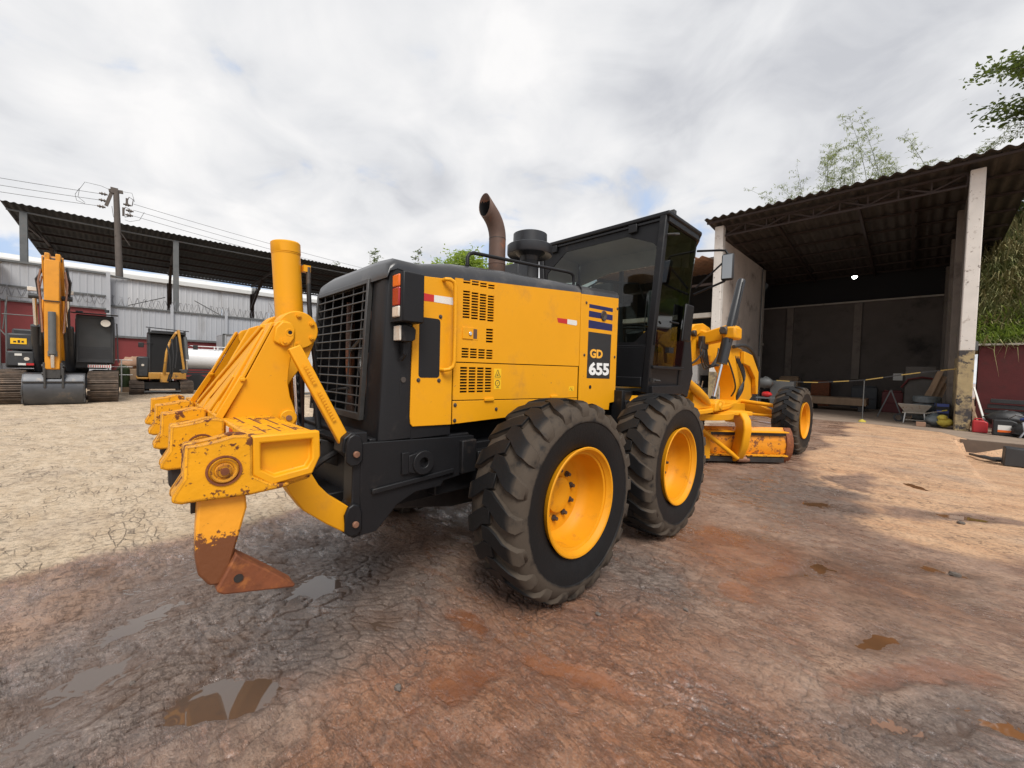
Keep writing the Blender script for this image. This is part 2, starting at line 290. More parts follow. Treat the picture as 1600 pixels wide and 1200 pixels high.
def rrect(y0, y1, z0, z1, r, n=4):
    p = []
    for cy, cz, a in ((y1-r, z1-r, 0), (y0+r, z1-r, 90), (y0+r, z0+r, 180), (y1-r, z0+r, 270)):
        for k in range(n+1): t = R_(a+90*k/n); p.append((cy+r*math.cos(t), cz+r*math.sin(t)))
    return p
def text_mesh(name, s, size, m, parent, bold=.0, fit=None, center=(0, 0, 0), rot=(R_(90), 0, R_(90)), ext=.0012):
    cu = bpy.data.curves.new(name, 'FONT'); cu.body = s; cu.size = size; cu.offset = bold; cu.extrude = ext; cu.align_x = 'CENTER'; cu.align_y = 'CENTER'; cu.resolution_u = 3
    o = bpy.data.objects.new(name, cu); COL.objects.link(o); dg = bpy.context.evaluated_depsgraph_get(); me = bpy.data.meshes.new_from_object(o.evaluated_get(dg)); bpy.data.objects.remove(o)
    xs = [v.co.x for v in me.vertices]; ys = [v.co.y for v in me.vertices]; cx, cy = (min(xs)+max(xs))/2, (min(ys)+max(ys))/2
    kx, ky = (fit[0]/(max(xs)-min(xs)), fit[1]/(max(ys)-min(ys))) if fit else (1, 1)
    for v in me.vertices: v.co.x = (v.co.x-cx)*kx; v.co.y = (v.co.y-cy)*ky
    o = bpy.data.objects.new(name, me); COL.objects.link(o); me.materials.clear(); me.materials.append(MATS[m]); o.parent = parent; o.location = Vector(center)-worg(parent); o.rotation_euler = rot
    return o
# ------------------------------------------------------------ ground: real relief computed on a sheet that is dense near the machine and coarse far off
def hsh(ix, iy, s):
    n = (ix.astype(np.int64)*374761393+iy.astype(np.int64)*668265263+s*1442695041) & 0x7fffffff
    n = (n ^ (n >> 13))*1274126177 & 0x7fffffff
    return ((n ^ (n >> 16)) & 0xffff)/65535.
def vnoise(x, y, s=0):
    ix = np.floor(x).astype(np.int64); iy = np.floor(y).astype(np.int64); fx = x-ix; fy = y-iy; fx = fx*fx*(3-2*fx); fy = fy*fy*(3-2*fy)
    return (hsh(ix, iy, s)*(1-fx)+hsh(ix+1, iy, s)*fx)*(1-fy)+(hsh(ix, iy+1, s)*(1-fx)+hsh(ix+1, iy+1, s)*fx)*fy
def fbm(x, y, s=0, o=4):
    t = 0; a = .5; n = 0
    for i in range(o): t = t+a*vnoise(x*2**i+i*17.3, y*2**i-i*9.1, s+i); n += a; a *= .5
    return t/n
def worley(x, y, s=0):
    ix = np.floor(x).astype(np.int64); iy = np.floor(y).astype(np.int64); f1 = np.full(x.shape, 9.); f2 = np.full(x.shape, 9.)
    for dx in (-1, 0, 1):
        for dy in (-1, 0, 1):
            px = ix+dx+hsh(ix+dx, iy+dy, s+5); py = iy+dy+hsh(ix+dx, iy+dy, s+11); d = np.hypot(px-x, py-y)
            f2 = np.where(d < f1, f1, np.minimum(f2, d)); f1 = np.minimum(f1, d)
    return f1, f2
def sst(x, a, b): t = np.clip((x-a)/(b-a), 0, 1); return t*t*(3-2*t)
def blob(x, y, cx, cy, rx, ry, ang=0):
    c, s = math.cos(R_(ang)), math.sin(R_(ang)); dx, dy = x-cx, y-cy; u = (dx*c+dy*s)/rx; v = (-dx*s+dy*c)/ry
    return np.exp(-(u*u+v*v))
WATER = -.020
def ground(x, y):
    wx = x+(fbm(x*1.3, y*1.3, 3)-.5)*.9; wy = y+(fbm(x*1.3+9, y*1.3, 4)-.5)*.9
    tail = sst(np.hypot(x, y-5), 60, 45)
    grey = np.maximum.reduce([blob(wx, wy, -.1, -2.2, 1.15, 1.0), blob(wx, wy, .2, -3.1, .8, .7), blob(wx, wy, .9, -.4, .9, .9)*.8, blob(wx, wy, 1.5, 3.6, .9, 1.7)*.7, blob(wx, wy, 2.2, -.9, .5, .35)*.8, blob(wx, wy, 2.8, -.4, .7, .4)*.6])
    creamL = sst(-wx, 1.15, 1.9)*sst(-wy, -16, -12)
    creamR = sst(wy-.5*(2.4-np.minimum(wx, 2.4)), 2.0, 2.9)*sst(wx, .9, 1.7)
    cream = np.maximum(creamL, creamR)*tail
    # patches of wet mud crossing the dry ground on the right
    wetp = np.maximum.reduce([blob(wx, wy, 1.55, 3.3, .8, .8), blob(wx, wy, 3.0, 3.6, .7, .22, 20)*.9, blob(wx, wy, 2.3, 4.6, .25, .7)*.9, blob(wx, wy, 1.6, 4.4, .5, .9)*.6])
    cream = cream*(1-np.clip(wetp*1.5, 0, 1)*.85)
    mud = np.maximum.reduce([blob(wx, wy, 1.9, -1.2, 1.3, .9), blob(wx, wy, 1.8, .9, .9, .7), blob(wx, wy, 1.25, -2.0, .5, .5), blob(wx, wy, 2.75, 1.0, .8, .5)*.7])*(1-cream)
    tex = sst(fbm(x*.9+3, y*.9, 8), .3, .65)
    # cracked plates: stretched, warped cells of two sizes
    ax = (wx*.8+wy*.6); ay = (-wx*.6+wy*.8)
    jx = (fbm(x*9, y*9, 21)-.5)*.5; jy = (fbm(x*9+4, y*9, 22)-.5)*.5
    f1, f2 = worley(ax*8.5+jx*.7, ay*12.5+jy*.7, 1); e1 = f2-f1
    g1, g2 = worley(ax*13+jx*2, ay*17+jy*2, 2); e2 = g2-g1
    crk = (1-sst(e1, .0, .13)); crk2 = (1-sst(e2, .02, .2))
    cm = np.clip(grey*1.6+.30*tex*(1-mud*.8)*sst(-x, -1.6, .2)+.05*tex+cream*.2, 0, 1)
    dist = np.hypot(x-2.7, y+2.9); near = 1-sst(dist, 7, 12)
    cs = 0*x
    h = (fbm(x*.8, y*.8, 12, 3)-.5)*.036
    h = h-.007*np.clip(grey, 0, 1)+.010*cream
    h = h+near*cm*(-.0105*crk-.003*crk2*tex)
    h = h+near*((fbm(x*22, y*22, 14, 3)-.5)*.008*(1-.5*grey)+(fbm(ax*4, ay*9, 16, 4)-.5)*.010+(fbm(x*5, y*5, 15, 3)-.5)*.006)
    pud = 0
    for cx, cy, rx, ry, a, d in ((.64, -2.50, .17, .12, 65, .045), (.58, -2.66, .10, .10, 0, .03), (.57, -1.80, .20, .13, 20, .022), (1.14, -1.74, .13, .06, 40, .014), (1.65, -1.72, .07, .12, 20, .019), (1.55, -1.93, .1, .1, 0, .020),
                             (2.05, .75, .40, .12, 60, .019), (1.55, 1.25, .30, .12, 40, .012), (2.75, 5.2, .20, .45, 30, .034), (1.9, 3.0, .30, .18, 30, .026), (3.15, 3.75, .28, .10, 20, .022),
                             (-.08, -1.95, .16, .12, 30, .022), (-.33, -2.8, .14, .30, 20, .016), (.05, -2.95, .14, .26, 0, .018), (.30, -3.1, .12, .2, 20, .014), (2.70, -.50, .20, .06, 30, .017), (3.04, -.13, .20, .06, 20, .021),
                             (2.25, -.95, .20, .08, 30, .013), (.5, -.6, .3, .4, 0, .016), (2.62, .2, .25, .1, 60, .018), (-.7, -2.3, .2, .15, 0, .015), (2.0, -1.3, .16, .12, 30, .014), (2.9, 1.75, .3, .1, 20, .012)):
        pud = pud+d*blob(x+jx*.16, y+jy*.16, cx, cy, rx, ry, a)
    h = h-pud
    pool = np.clip(np.maximum.reduce([blob(wx, wy, 2.05, .75, .50, .28, 60), blob(wx, wy, 1.40, 1.15, .42, .25, 30), blob(wx, wy, 1.75, .25, .25, .15), blob(wx, wy, 2.65, .05, .45, .14, 40), blob(wx, wy, 1.35, -1.75, .42, .14, 30), blob(wx, wy, 1.75, -1.35, .35, .12, 20), blob(wx, wy, .9, -1.5, .25, .12, 0)])*1.5-.35, 0, 1)
    h = h*(1-.65*pool)-.002*pool
    # tandem wheels press shallow ruts
    for wxx, wyy in ((1.03, -.7625), (1.03, .7625)): h = h-.010*blob(x, y, wxx, wyy, .3, .35)
    # right of the ramp the yard drops towards the pit
    drop = sst(x, 3.46, 3.56)*sst(y, 5., 11.5)*(y < 12.75)
    h = h*(1-.6*sst(dist, 10, 16))-.32*drop
    h = np.where(dist > 30, h*.3, h)
    soil = cs
    wet = np.clip(1-cream, 0, 1)
    return h, cream, mud, np.clip(grey, 0, 1), crk*cm, pool, wet
cx0, cy0 = 1.6, -1.6
rad = [0.05]
while rad[-1] < 900: rad.append(rad[-1]+max(.009 if rad[-1] < 1.3 else 0, rad[-1]*(.0062 if rad[-1] < 6 else .009 if rad[-1] < 16 else .03 if rad[-1] < 70 else .2)))
rad = np.array(rad); NT = 1010; th = np.linspace(0, 2*np.pi, NT, endpoint=False)
RR, TT = np.meshgrid(rad, th, indexing='ij'); X = cx0+RR*np.cos(TT); Y = cy0+RR*np.sin(TT)
X = X.ravel(); Y = Y.ravel(); Z, aC, aM, aG, aK, aS, aW = ground(X, Y)
nr = len(rad); verts = np.stack([X, Y, Z], 1); verts = np.vstack([verts, [[cx0, cy0, float(Z[0])]]])
i = np.arange(nr-1)[:, None]*NT; j = np.arange(NT)[None, :]; j2 = (j+1) % NT
quads = np.stack([i+j, i+NT+j, i+NT+j2, i+j2], -1).reshape(-1, 4)
tris = np.stack([np.full(NT, len(X)), np.arange(NT), (np.arange(NT)+1) % NT], 1)
me = bpy.data.meshes.new('ground'); me.vertices.add(len(verts)); me.vertices.foreach_set('co', verts.astype(np.float32).ravel())
nl = quads.size+tris.size; me.loops.add(nl); me.loops.foreach_set('vertex_index', np.concatenate([quads.ravel(), tris.ravel()]).astype(np.int32))
npoly = len(quads)+len(tris); me.polygons.add(npoly)
me.polygons.foreach_set('loop_start', np.concatenate([np.arange(len(quads))*4, quads.size+np.arange(len(tris))*3]).astype(np.int32))
me.update(calc_edges=True); me.shade_smooth()
for nm, ar in (('cream', aC), ('mud', aM), ('grey', aG), ('crack', aK), ('pool', aS)):
    at = me.attributes.new(nm, 'FLOAT', 'POINT'); at.data.foreach_set('value', np.append(ar, ar[0]).astype(np.float32))
gnd = bpy.data.objects.new('ground', me); COL.objects.link(gnd); gnd['kind'] = 'structure'
def groundmat():
    m = bpy.data.materials.new('yard_ground'); m.use_nodes = True; t = m.node_tree; n = t.nodes; l = t.links.new; b = n['Principled BSDF']
    g = n.new('ShaderNodeNewGeometry'); pos = g.outputs['Position']
    def A(nm): a = n.new('ShaderNodeAttribute'); a.attribute_name = nm; return a.outputs['Fac']
    def NZ(sc, det=6, ro=.6, vec=None): x = n.new('ShaderNodeTexNoise'); x.inputs['Scale'].default_value = sc; x.inputs['Detail'].default_value = det; x.inputs['Roughness'].default_value = ro; l(vec or pos, x.inputs[0]); return x.outputs[0]
    def MR(v, a, c, lo=0., hi=1.): q = n.new('ShaderNodeMapRange'); q.interpolation_type = 'SMOOTHSTEP'; q.inputs[1].default_value = a; q.inputs[2].default_value = c; q.inputs[3].default_value = lo; q.inputs[4].default_value = hi; l(v, q.inputs[0]); return q.outputs[0]
    def MX(f, a, c):
        x = n.new('ShaderNodeMixRGB')
        for i, v in enumerate((f, a, c)):
            if isinstance(v, tuple): x.inputs[i].default_value = (*v, 1)
            elif isinstance(v, float): x.inputs[i].default_value = v
            else: l(v, x.inputs[i])
        return x.outputs[0]
    def M(op, a, c):
        x = n.new('ShaderNodeMath'); x.operation = op
        for i, v in enumerate((a, c)):
            if isinstance(v, (int, float)): x.inputs[i].default_value = v
            else: l(v, x.inputs[i])
        return x.outputs[0]
    mp = n.new('ShaderNodeMapping'); mp.inputs['Rotation'].default_value = (0, 0, R_(-35)); mp.inputs['Scale'].default_value = (1, 2.6, 1); l(pos, mp.inputs[0]); strv = mp.outputs[0]
    base = MX(MR(NZ(1.1, 8, .65), .35, .65), (.285, .158, .100), (.425, .275, .190))
    base = MX(MR(NZ(6, 8, .7, strv), .45, .72, 0, .6), base, (.17, .105, .078))
    grey = MX(MR(NZ(9, 7, .7), .35, .7), (.130, .094, .076), (.240, .182, .148))
    base = MX(MR(A('grey'), .15, .6), base, grey)
    mudc = MX(MR(NZ(3, 8, .7), .35, .65), (.230, .082, .032), (.350, .155, .072))
    base = MX(MR(A('mud'), .2, .8, 0, .85), base, mudc)
    s = n.new('ShaderNodeSeparateXYZ'); l(pos, s.inputs[0])
    crr = MX(MR(NZ(2.3, 8, .7, strv), .3, .7), (.50, .375, .245), (.64, .515, .37))
    peach = MX(MR(NZ(1.2, 8, .7, strv), .3, .7), (.52, .29, .155), (.66, .43, .26))
    crr = MX(MR(s.outputs[0], -.5, 1.0), crr, peach)
    crr = MX(MR(NZ(.5, 6, .6), .5, .72, 0, .55), crr, (.32, .25, .20))
    base = MX(MR(A('cream'), .25, .75), base, crr)
    pit = MR(NZ(26, 8, .75), .40, .50, 1., 0.); base = MX(M('MULTIPLY', pit, .42), base, (.072, .052, .042))  # low spots of the bump noise darkened: relief shade painted into the colour
    grit = NZ(95, 5, .75); base = MX(MR(grit, .50, .66, 0, .55), base, (.40, .31, .25)); base = MX(MR(grit, .34, .46, .5, 0.), base, (.07, .052, .043))
    # fine cracks in colour where the sheet is too coarse for relief
    wv = n.new('ShaderNodeVectorMath'); wv.operation = 'ADD'; nn = n.new('ShaderNodeTexNoise'); nn.inputs['Scale'].default_value = 2.2; nn.inputs['Detail'].default_value = 6; l(pos, nn.inputs[0]); sca = n.new('ShaderNodeVectorMath'); sca.operation = 'SCALE'; sca.inputs['Scale'].default_value = .35; l(nn.outputs['Color'], sca.inputs[0]); l(strv, wv.inputs[0]); l(sca.outputs[0], wv.inputs[1])
    vo = n.new('ShaderNodeTexVoronoi'); vo.feature = 'DISTANCE_TO_EDGE'; vo.inputs['Scale'].default_value = 5.5; l(wv.outputs[0], vo.inputs['Vector'])
    vc = M('MULTIPLY', MR(vo.outputs['Distance'], .0, .085, 1., 0.), M('MULTIPLY', MR(NZ(2.3, 7, .7), .46, .60), M('ADD', .22, M('MULTIPLY', .78, MR(A('cream'), .2, .7)))))
    base = MX(M('MULTIPLY', vc, .58), base, (.075, .056, .045))
    base = MX(M('MULTIPLY', A('crack'), .8), base, (.060, .044, .036))
    
    base = MX(MR(NZ(4.5, 8, .75), .66, .74, 0, .8), base, (.05, .040, .035))
    wetv = MR(A('cream'), .2, .8, 1., 0.)
    wl = M('MULTIPLY', wetv, MR(NZ(1.9, 8, .7), .36, .62))
    film = M('MULTIPLY', M('MULTIPLY', wetv, MR(NZ(4.0, 9, .70, strv), .46, .58)), MR(NZ(.9, 4, .5), .36, .52))
    base = MX(M('MULTIPLY', M('MULTIPLY', film, .55), M('SUBTRACT', 1, A('grey'))), base, (.20, .075, .030))
    pl_ = MR(M('ADD', A('pool'), M('MULTIPLY', M('SUBTRACT', NZ(5, 8, .7, strv), .5), 1.6)), .34, .80)
    rl = M('MULTIPLY', MR(M('ABSOLUTE', M('SUBTRACT', NZ(6.5, 6, .62, strv), .5), 0), 0., .016, 1., 0.), M('MULTIPLY', wetv, MR(NZ(1.6, 5, .6), .40, .55)))
    base = MX(M('MULTIPLY', rl, .42), base, (.085, .046, .030))
    base = MX(M('MULTIPLY', pl_, .70), base, MX(MR(NZ(3.5, 6, .6), .35, .65), (.150, .050, .020), (.260, .098, .040))); film = M('MAXIMUM', film, pl_)
    rim_ = MR(s.outputs[2], WATER+.016, WATER+.001); base = MX(M('MULTIPLY', M('MULTIPLY', rim_, wetv), .6), base, (.11, .055, .030))
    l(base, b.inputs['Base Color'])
    rough = M('SUBTRACT', .80, M('ADD', M('MULTIPLY', wl, .47), M('ADD', M('MULTIPLY', film, .32), M('MULTIPLY', rim_, .12)))); l(rough, b.inputs['Roughness'])
    l(M('ADD', .35, M('MULTIPLY', wl, .4)), b.inputs['Specular IOR Level'])
    l(M('MULTIPLY', wetv, M('ADD', M('MULTIPLY', wl, .35), M('MULTIPLY', film, .65))), b.inputs['Coat Weight']); b.inputs['Coat Roughness'].default_value = .10; b.inputs['Coat IOR'].default_value = 1.9
    cbp = n.new('ShaderNodeBump'); cbp.inputs['Distance'].default_value = 1; l(M('ADD', M('MULTIPLY', NZ(18, 6, .65), .016), M('MULTIPLY', rl, -.006)), cbp.inputs['Height']); l(cbp.outputs[0], b.inputs['Coat Normal'])
    hb = M('MULTIPLY', M('SUBTRACT', 1, M('MULTIPLY', film, .80)), M('ADD', M('MULTIPLY', NZ(26, 8, .75), .024), M('ADD', M('MULTIPLY', grit, .008), M('ADD', M('MULTIPLY', vc, -.014), M('MULTIPLY', rl, -.008)))))
    bp = n.new('ShaderNodeBump'); bp.inputs['Distance'].default_value = 1.0; bp.inputs['Strength'].default_value = .8; l(hb, bp.inputs['Height']); l(bp.outputs[0], b.inputs['Normal'])
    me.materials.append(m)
groundmat()
def watermat():
    m = bpy.data.materials.new('muddy_water'); m.use_nodes = True; t = m.node_tree; n = t.nodes; l = t.links.new; b = n['Principled BSDF']
    g = n.new('ShaderNodeNewGeometry'); x = n.new('ShaderNodeTexNoise'); x.inputs['Scale'].default_value = 1.2; x.inputs['Detail'].default_value = 4; l(g.outputs['Position'], x.inputs[0])
    r = n.new('ShaderNodeValToRGB'); l(x.outputs[0], r.inputs[0]); r.color_ramp.elements[0].position = .4; r.color_ramp.elements[0].color = (.10, .050, .024, 1); r.color_ramp.elements[1].position = .62; r.color_ramp.elements[1].color = (.19, .085, .036, 1)
    s = n.new('ShaderNodeSeparateXYZ'); l(g.outputs['Position'], s.inputs[0]); q = n.new('ShaderNodeMapRange'); q.inputs[1].default_value = .5; q.inputs[2].default_value = 1.4; l(s.outputs[0], q.inputs[0]); mi = n.new('ShaderNodeMixRGB'); l(q.outputs[0], mi.inputs[0]); mi.inputs[1].default_value = (.090, .062, .046, 1); l(r.outputs[0], mi.inputs[2])
    l(mi.outputs[0], b.inputs['Base Color']); b.inputs['Roughness'].default_value = .02; b.inputs['IOR'].default_value = 1.7; b.inputs['Specular IOR Level'].default_value = .6; MATS['water'] = m
watermat()
w = MB().add([(x, y, WATER) for x, y in ((-7, -9), (8, -9), (8, 4.4), (3.35, 4.4), (3.35, 8), (-7, 8))], [(0, 1, 2, 3, 4, 5)]).build('puddle_water', 'water', smooth=0); w['kind'] = 'structure'
# loose stones and clods of mud
def clod(x, y, s, m='stone', k=0):
    rs = np.random.default_rng(k); mb = MB(); n = 7; vs = []; fs = []
    for a in range(5):
        ph = -math.pi/2+math.pi*a/4
        for b in range(n):
            r = s*(.75+.5*rs.random()); vs.append((x+r*math.cos(ph)*math.cos(6.283*b/n), y+.8*r*math.cos(ph)*math.sin(6.283*b/n), float(ground(np.array([x]), np.array([y]))[0][0])+s*.35+.6*r*math.sin(ph)))
    for a in range(4):
        for b in range(n): fs.append((a*n+b, a*n+(b+1) % n, (a+1)*n+(b+1) % n, (a+1)*n+b))
    mb.add(vs, fs); return mb.build('stone', m, loc=(x, y, 0))
for k, (x, y, s, lab) in enumerate(((1.10, -1.98, .022, 'small dark stone lying on the grey cracked mud at lower left'), (.63, -3.02, .02, 'pale elongated pebble lying alone in the lower left foreground'), (.22, -2.85, .015, 'tiny black stone beside the water film in the cracked mud'), (2.98, 1.72, .035, 'dark clod of mud at the edge of the dry peach ground'), (3.1, 3.4, .03, 'dark stone on the dry peach ground at right'), (1.75, -.35, .016, 'small black clod on the brown mud before the rear wheel'), (1.4, -.8, .018, 'small dark clod on wet mud just right of the large tyre'))):
    tag(clod(x, y, s, k=k), lab, 'stone', 'loose stones on the yard')
# ------------------------------------------------------------ motor grader
G = thing('motor_grader', 'big yellow and charcoal motor grader parked in the middle of the yard, ripper raised', 'grader', (0, 0, 0))
def P(name, m, mb, bevel=.0, parent=None, **k): return mb.build(name, m, parent or G, bevel=bevel, **k)
class Hoses:
    def __init__(s, name, m, parent): s.a = (name, m, parent)
    def tube(s, pts, r, n=8):
        # smooth the polyline so that a hose bends instead of kinking
        p = [Vector(q) for q in pts]; out_ = []
        for i in range(len(p)-1):
            a, b, c, d = p[max(i-1, 0)], p[i], p[i+1], p[min(i+2, len(p)-1)]
            for k in range(5): t = k/5; out_.append(.5*((2*b)+(c-a)*t+(2*a-5*b+4*c-d)*t*t+(3*b-a-3*c+d)*t**3))
        out_.append(p[-1]); MB().tube(out_, r, n).build(s.a[0], s.a[1], s.a[2]); return s
# --- wheels
def make_wheel(loc, side=1):
    w = part_empty('wheel', G, loc); RT = .674; prof = [(-.17, .345), (-.19, .352), (-.212, .40), (-.224, .47), (-.227, .522), (-.233, .528), (-.232, .548), (-.226, .568), (-.208, .600), (-.185, .620), (-.10, .630), (0, .634)]
    prof = [(a*.935, r*(.985 if r > .5 else 1)) for a, r in prof]; prof[4:4] = [(-.2125, .455), (-.2155, .458), (-.2155, .464), (-.2125, .467)] if False else []
    prof = prof+[(-a, r) for a, r in prof[::-1][1:]]
    mb = MB().lathe(prof, 'x', loc, 96)
    rs = random.Random(3)
    nl = 20; pitch = 2*math.pi/nl
    def rt(x): return .663+.008*math.cos(x/.23*1.3) if abs(x) < .2 else .655
    for sgn in (1, -1):
        for k in range(nl):
            t0 = k*pitch+(pitch/2 if sgn < 0 else 0)
            cl = [(.228, -.03, .560, .095, .500), (.229, -.015, .592, .120, .53), (.219, -.005, .626, .140, .57), (.186, .020, .650, .152, .60), (.135, .050, .661, .160, .60), (.085, .105, .665, .165, .60), (.030, .160, .666, .155, .60), (-.035, .175, .666, .125, .60)]
            n = len(cl); vs = []
            for x, dt, r, wd, rb in cl:
                j = rs.uniform(-.006, .006); wd *= rs.uniform(.92, 1.06)
                for s2, rad_ in ((-1, rb), (-1, r), (1, r), (1, rb)):
                    ww = wd*(1.0 if rad_ == r else 1.22); a = t0+dt+j+s2*ww/2*1.02; vs.append((loc[0]+sgn*x*.935*(1 if rad_ == r else .96), loc[1]+rad_*.985*math.sin(a), loc[2]+rad_*.985*math.cos(a)))
            fs = [(i*4+q, i*4+(q+1) % 4, (i+1)*4+(q+1) % 4, (i+1)*4+q) for i in range(n-1) for q in range(4)]+[(0, 1, 2, 3), tuple((n-1)*4+q for q in (3, 2, 1, 0))]
            mb.add(vs, fs)
    mb.build('tyre', 'tyre', w, bevel=.004, seg=1, loc=loc)
    s = side
    rim = [(.17, .340), (.200, .352), (.208, .356), (.213, .350), (.210, .338), (.192, .330), (.178, .318), (.170, .318), (.165, .303), (.06, .298), (.045, .292), (.02, .285), (.0, .262), (-.015, .250), (-.020, .205), (-.020, .128), (.012, .118), (.016, .105), (.014, .060), (.004, .02), (.004, .001)]
    back = [(-.22, .350), (-.20, .330), (-.18, .31), (-.02, .30), (-.02, .29)]
    MB().lathe([(a*s, r) for a, r in rim], 'x', loc, 64).lathe([(a*s, r) for a, r in back], 'x', loc, 48).build('rim', 'rim_yellow', w, loc=loc)
    for k in range(10):
        a = 2*math.pi*k/10+.2; c = Vector(loc)+Vector((0, .163*math.cos(a), .163*math.sin(a)))
        MB().cyl(c+Vector((-.02*s, 0, 0)), c+Vector((-.008*s, 0, 0)), .021, .021, 12).cyl(c+Vector((-.008*s, 0, 0)), c+Vector((.016*s, 0, 0)), .0145, .0125, 6).build('lug_nut', 'bolt', w, loc=c)
    return w
W0 = make_wheel((1.03, -.7625, .65))
for (x, y, rz, rx, z) in ((1.03, .7625, 0, .9, .65), (-1.03, -.7625, math.pi, .3, .65), (-1.03, .7625, math.pi, 1.7, .65), (1.03, 6.60, R_(-3), .5, .66), (-1.03, 6.60, math.pi-R_(3), 1.1, .66)):
    c = clone(W0, (x, y, z), (rx, 0, rz), parent=G)
# --- chassis
P('chassis', 'black_paint', MB().box(-.46, .46, -1.95, 2.2, .62, 1.10).box(-.60, .60, -1.92, -1.20, .80, 1.06), .01)
for s in (1, -1):
    a, b = (.585, .625) if s > 0 else (-.625, -.585)
    P('side_plate', 'charcoal', MB().prism([(-1.96, 1.073), (-1.18, 1.04), (-1.15, .80), (-1.42, .772), (-1.44, .742), (-1.62, .74), (-1.74, .69), (-1.83, .60), (-1.87, .565), (-1.96, .565)], 'x', a, b), .004)
    P('stiffener_rail', 'charcoal', MB().prism([(-1.90, .782), (-1.35, .815), (-1.35, .845), (-1.90, .812)], 'x', b if s > 0 else a-.018, b+.018 if s > 0 else a), .005)
P('chassis_panel', 'black_paint', MB().box(-.56, .56, -1.44, -.2, .66, .98), .01)
P('towing_eye', 'charcoal', MB().lathe([(.60, .030), (.60, .072), (.66, .072), (.66, .030), (.60, .030)], 'x', (0, -1.585, .918), 28).box(.60, .64, -1.72, -1.67, .86, .99).prism([(-1.68, .87), (-1.68, .97), (-1.60, .985), (-1.60, .85)], 'x', .628, .648), .004)
P('chassis_bracket', 'black_paint', MB().box(.46, .66, -1.30, -1.18, .80, 1.02).box(.50, .64, -1.15, -.80, .86, .93), .008)
P('belly_guard', 'dark_steel', MB().prism([(-1.8, .62), (-1.2, .50), (.8, .46), (.8, .62)], 'x', -.42, .42), .01)
P('axle_housing', 'dark_steel', MB().cyl((-.75, 0, .70), (.75, 0, .70), .17, n=20))
for s in (1, -1):
    P('tandem_case', 'black_paint', MB().prism([(-.98, .52), (-.98, .78), (-.75, .90), (.75, .90), (.98, .78), (.98, .52), (.75, .44), (-.75, .44)], 'x', s*.60, s*.80), .015)
P('drive_shaft', 'dark_steel', MB().cyl((0, -1.2, .72), (0, 2.4, .76), .05))
(Hoses('hydraulic_hose', 'black_rubber', G).tube([(.3, -1.9, 1.0), (.35, -2.05, .95), (.2, -2.1, .85), (.0, -2.0, .9)], .018, 8).tube([(.1, -1.9, 1.05), (.0, -2.1, 1.08), (-.3, -2.05, 1.0), (-.3, -1.95, .9)], .015, 8).tube([(.62, -1.0, .85), (.66, -.9, .7), (.6, -.8, .62)], .015, 6))
# rear step: ledge that carries the link brackets
P('rear_ledge', 'black_paint', MB().box(-.60, .60, -1.96, -1.88, .60, 1.04).box(-.52, .50, -2.02, -1.9, 1.05, 1.075).box(-.40, .40, -2.06, -1.90, .70, .76), .008)
P('tow_hitch', 'grille_metal', MB().prism([(-2.10, .95), (-1.95, .88), (-1.95, 1.02), (-2.06, 1.06)], 'x', .26, .30).prism([(-2.18, 1.02), (-1.96, .90), (-1.96, 1.0), (-2.10, 1.10)], 'x', .02, .06).box(.0, .30, -2.12, -2.05, 1.02, 1.05), .005)
for s in (1, -1):
    a, b = (.50, .62) if s > 0 else (-.62, -.50)
    P('link_bracket', 'charcoal', MB().prism([(-2.06, 1.035), (-2.05, 1.105), (-2.01, 1.135), (-1.92, 1.13), (-1.90, .565), (-1.99, .558), (-2.045, .60), (-2.055, .70), (-2.005, .745), (-2.00, .98)], 'x', a, b), .008)
    for zc in (1.03, .655):
        e_ = MB(); t = [(-2.045, zc-.05), (-2.045, zc+.05), (-2.03, zc+.085), (-2.0, zc+.10), (-1.97, zc+.085), (-1.955, zc+.05), (-1.955, zc-.05), (-1.98, zc-.075), (-2.02, zc-.075)]
        P('pin_cheek', 'charcoal', e_.prism(t, 'x', s*.62, s*.645), .008)
        P('pin', 'bolt_rust', MB().cyl((s*.645, -1.995, zc-.01), (s*.662, -1.995, zc-.01), .017), .003)
# --- hood
YT = lambda y: 2.03+(y+1.66)*.084 if y < .62 else 2.22
def hood_top():
    sec = []
    for y, e, k in ((-1.822, 1.99, .5), (-1.805, 2.030, .9), (-1.76, 2.05, 1.3), (-1.60, 2.095, 1.6), (-1.37, 2.075, 2.2), (-.9, 2.11, 2.3), (0, 2.185, 1.75), (.62, 2.225, 1.6)):
        h = .045*k; e0 = YT(y) if y > -1.7 else e
        sec.append([(y, s*x*(1 if s > 0 else .79), z) for s, pts in ((1, [(.622, e0-.004), (.620, e0+h*.45), (.600, e0+h*.85), (.56, e0+h*1.1), (.40, e0+h*1.3)]), (-1, [(.40, e0+h*1.3), (.56, e0+h*1.1), (.600, e0+h*.85), (.620, e0+h*.45), (.622, e0-.004)])) for x, z in pts])
    vs = [(x, y, z) for st in sec for y, x, z in st]; n = 10
    fs = [(i*n+j, i*n+j+1, (i+1)*n+j+1, (i+1)*n+j) for i in range(len(sec)-1) for j in range(n-1)]+[tuple(range(n)), tuple((len(sec)-1)*n+j for j in range(n))[::-1]]
    fs += [(i*n+n-1, i*n, (i+1)*n, (i+1)*n+n-1) for i in range(len(sec)-1)]
    return MB().add(vs, fs)
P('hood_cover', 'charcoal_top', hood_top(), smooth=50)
P('hood_seam', 'black_void', MB().prism([(.6235, 2.18), (.6225, 2.222), (.604, 2.256), (.564, 2.276), (.564, 2.18)], 'y', -.012, -.003), 0)
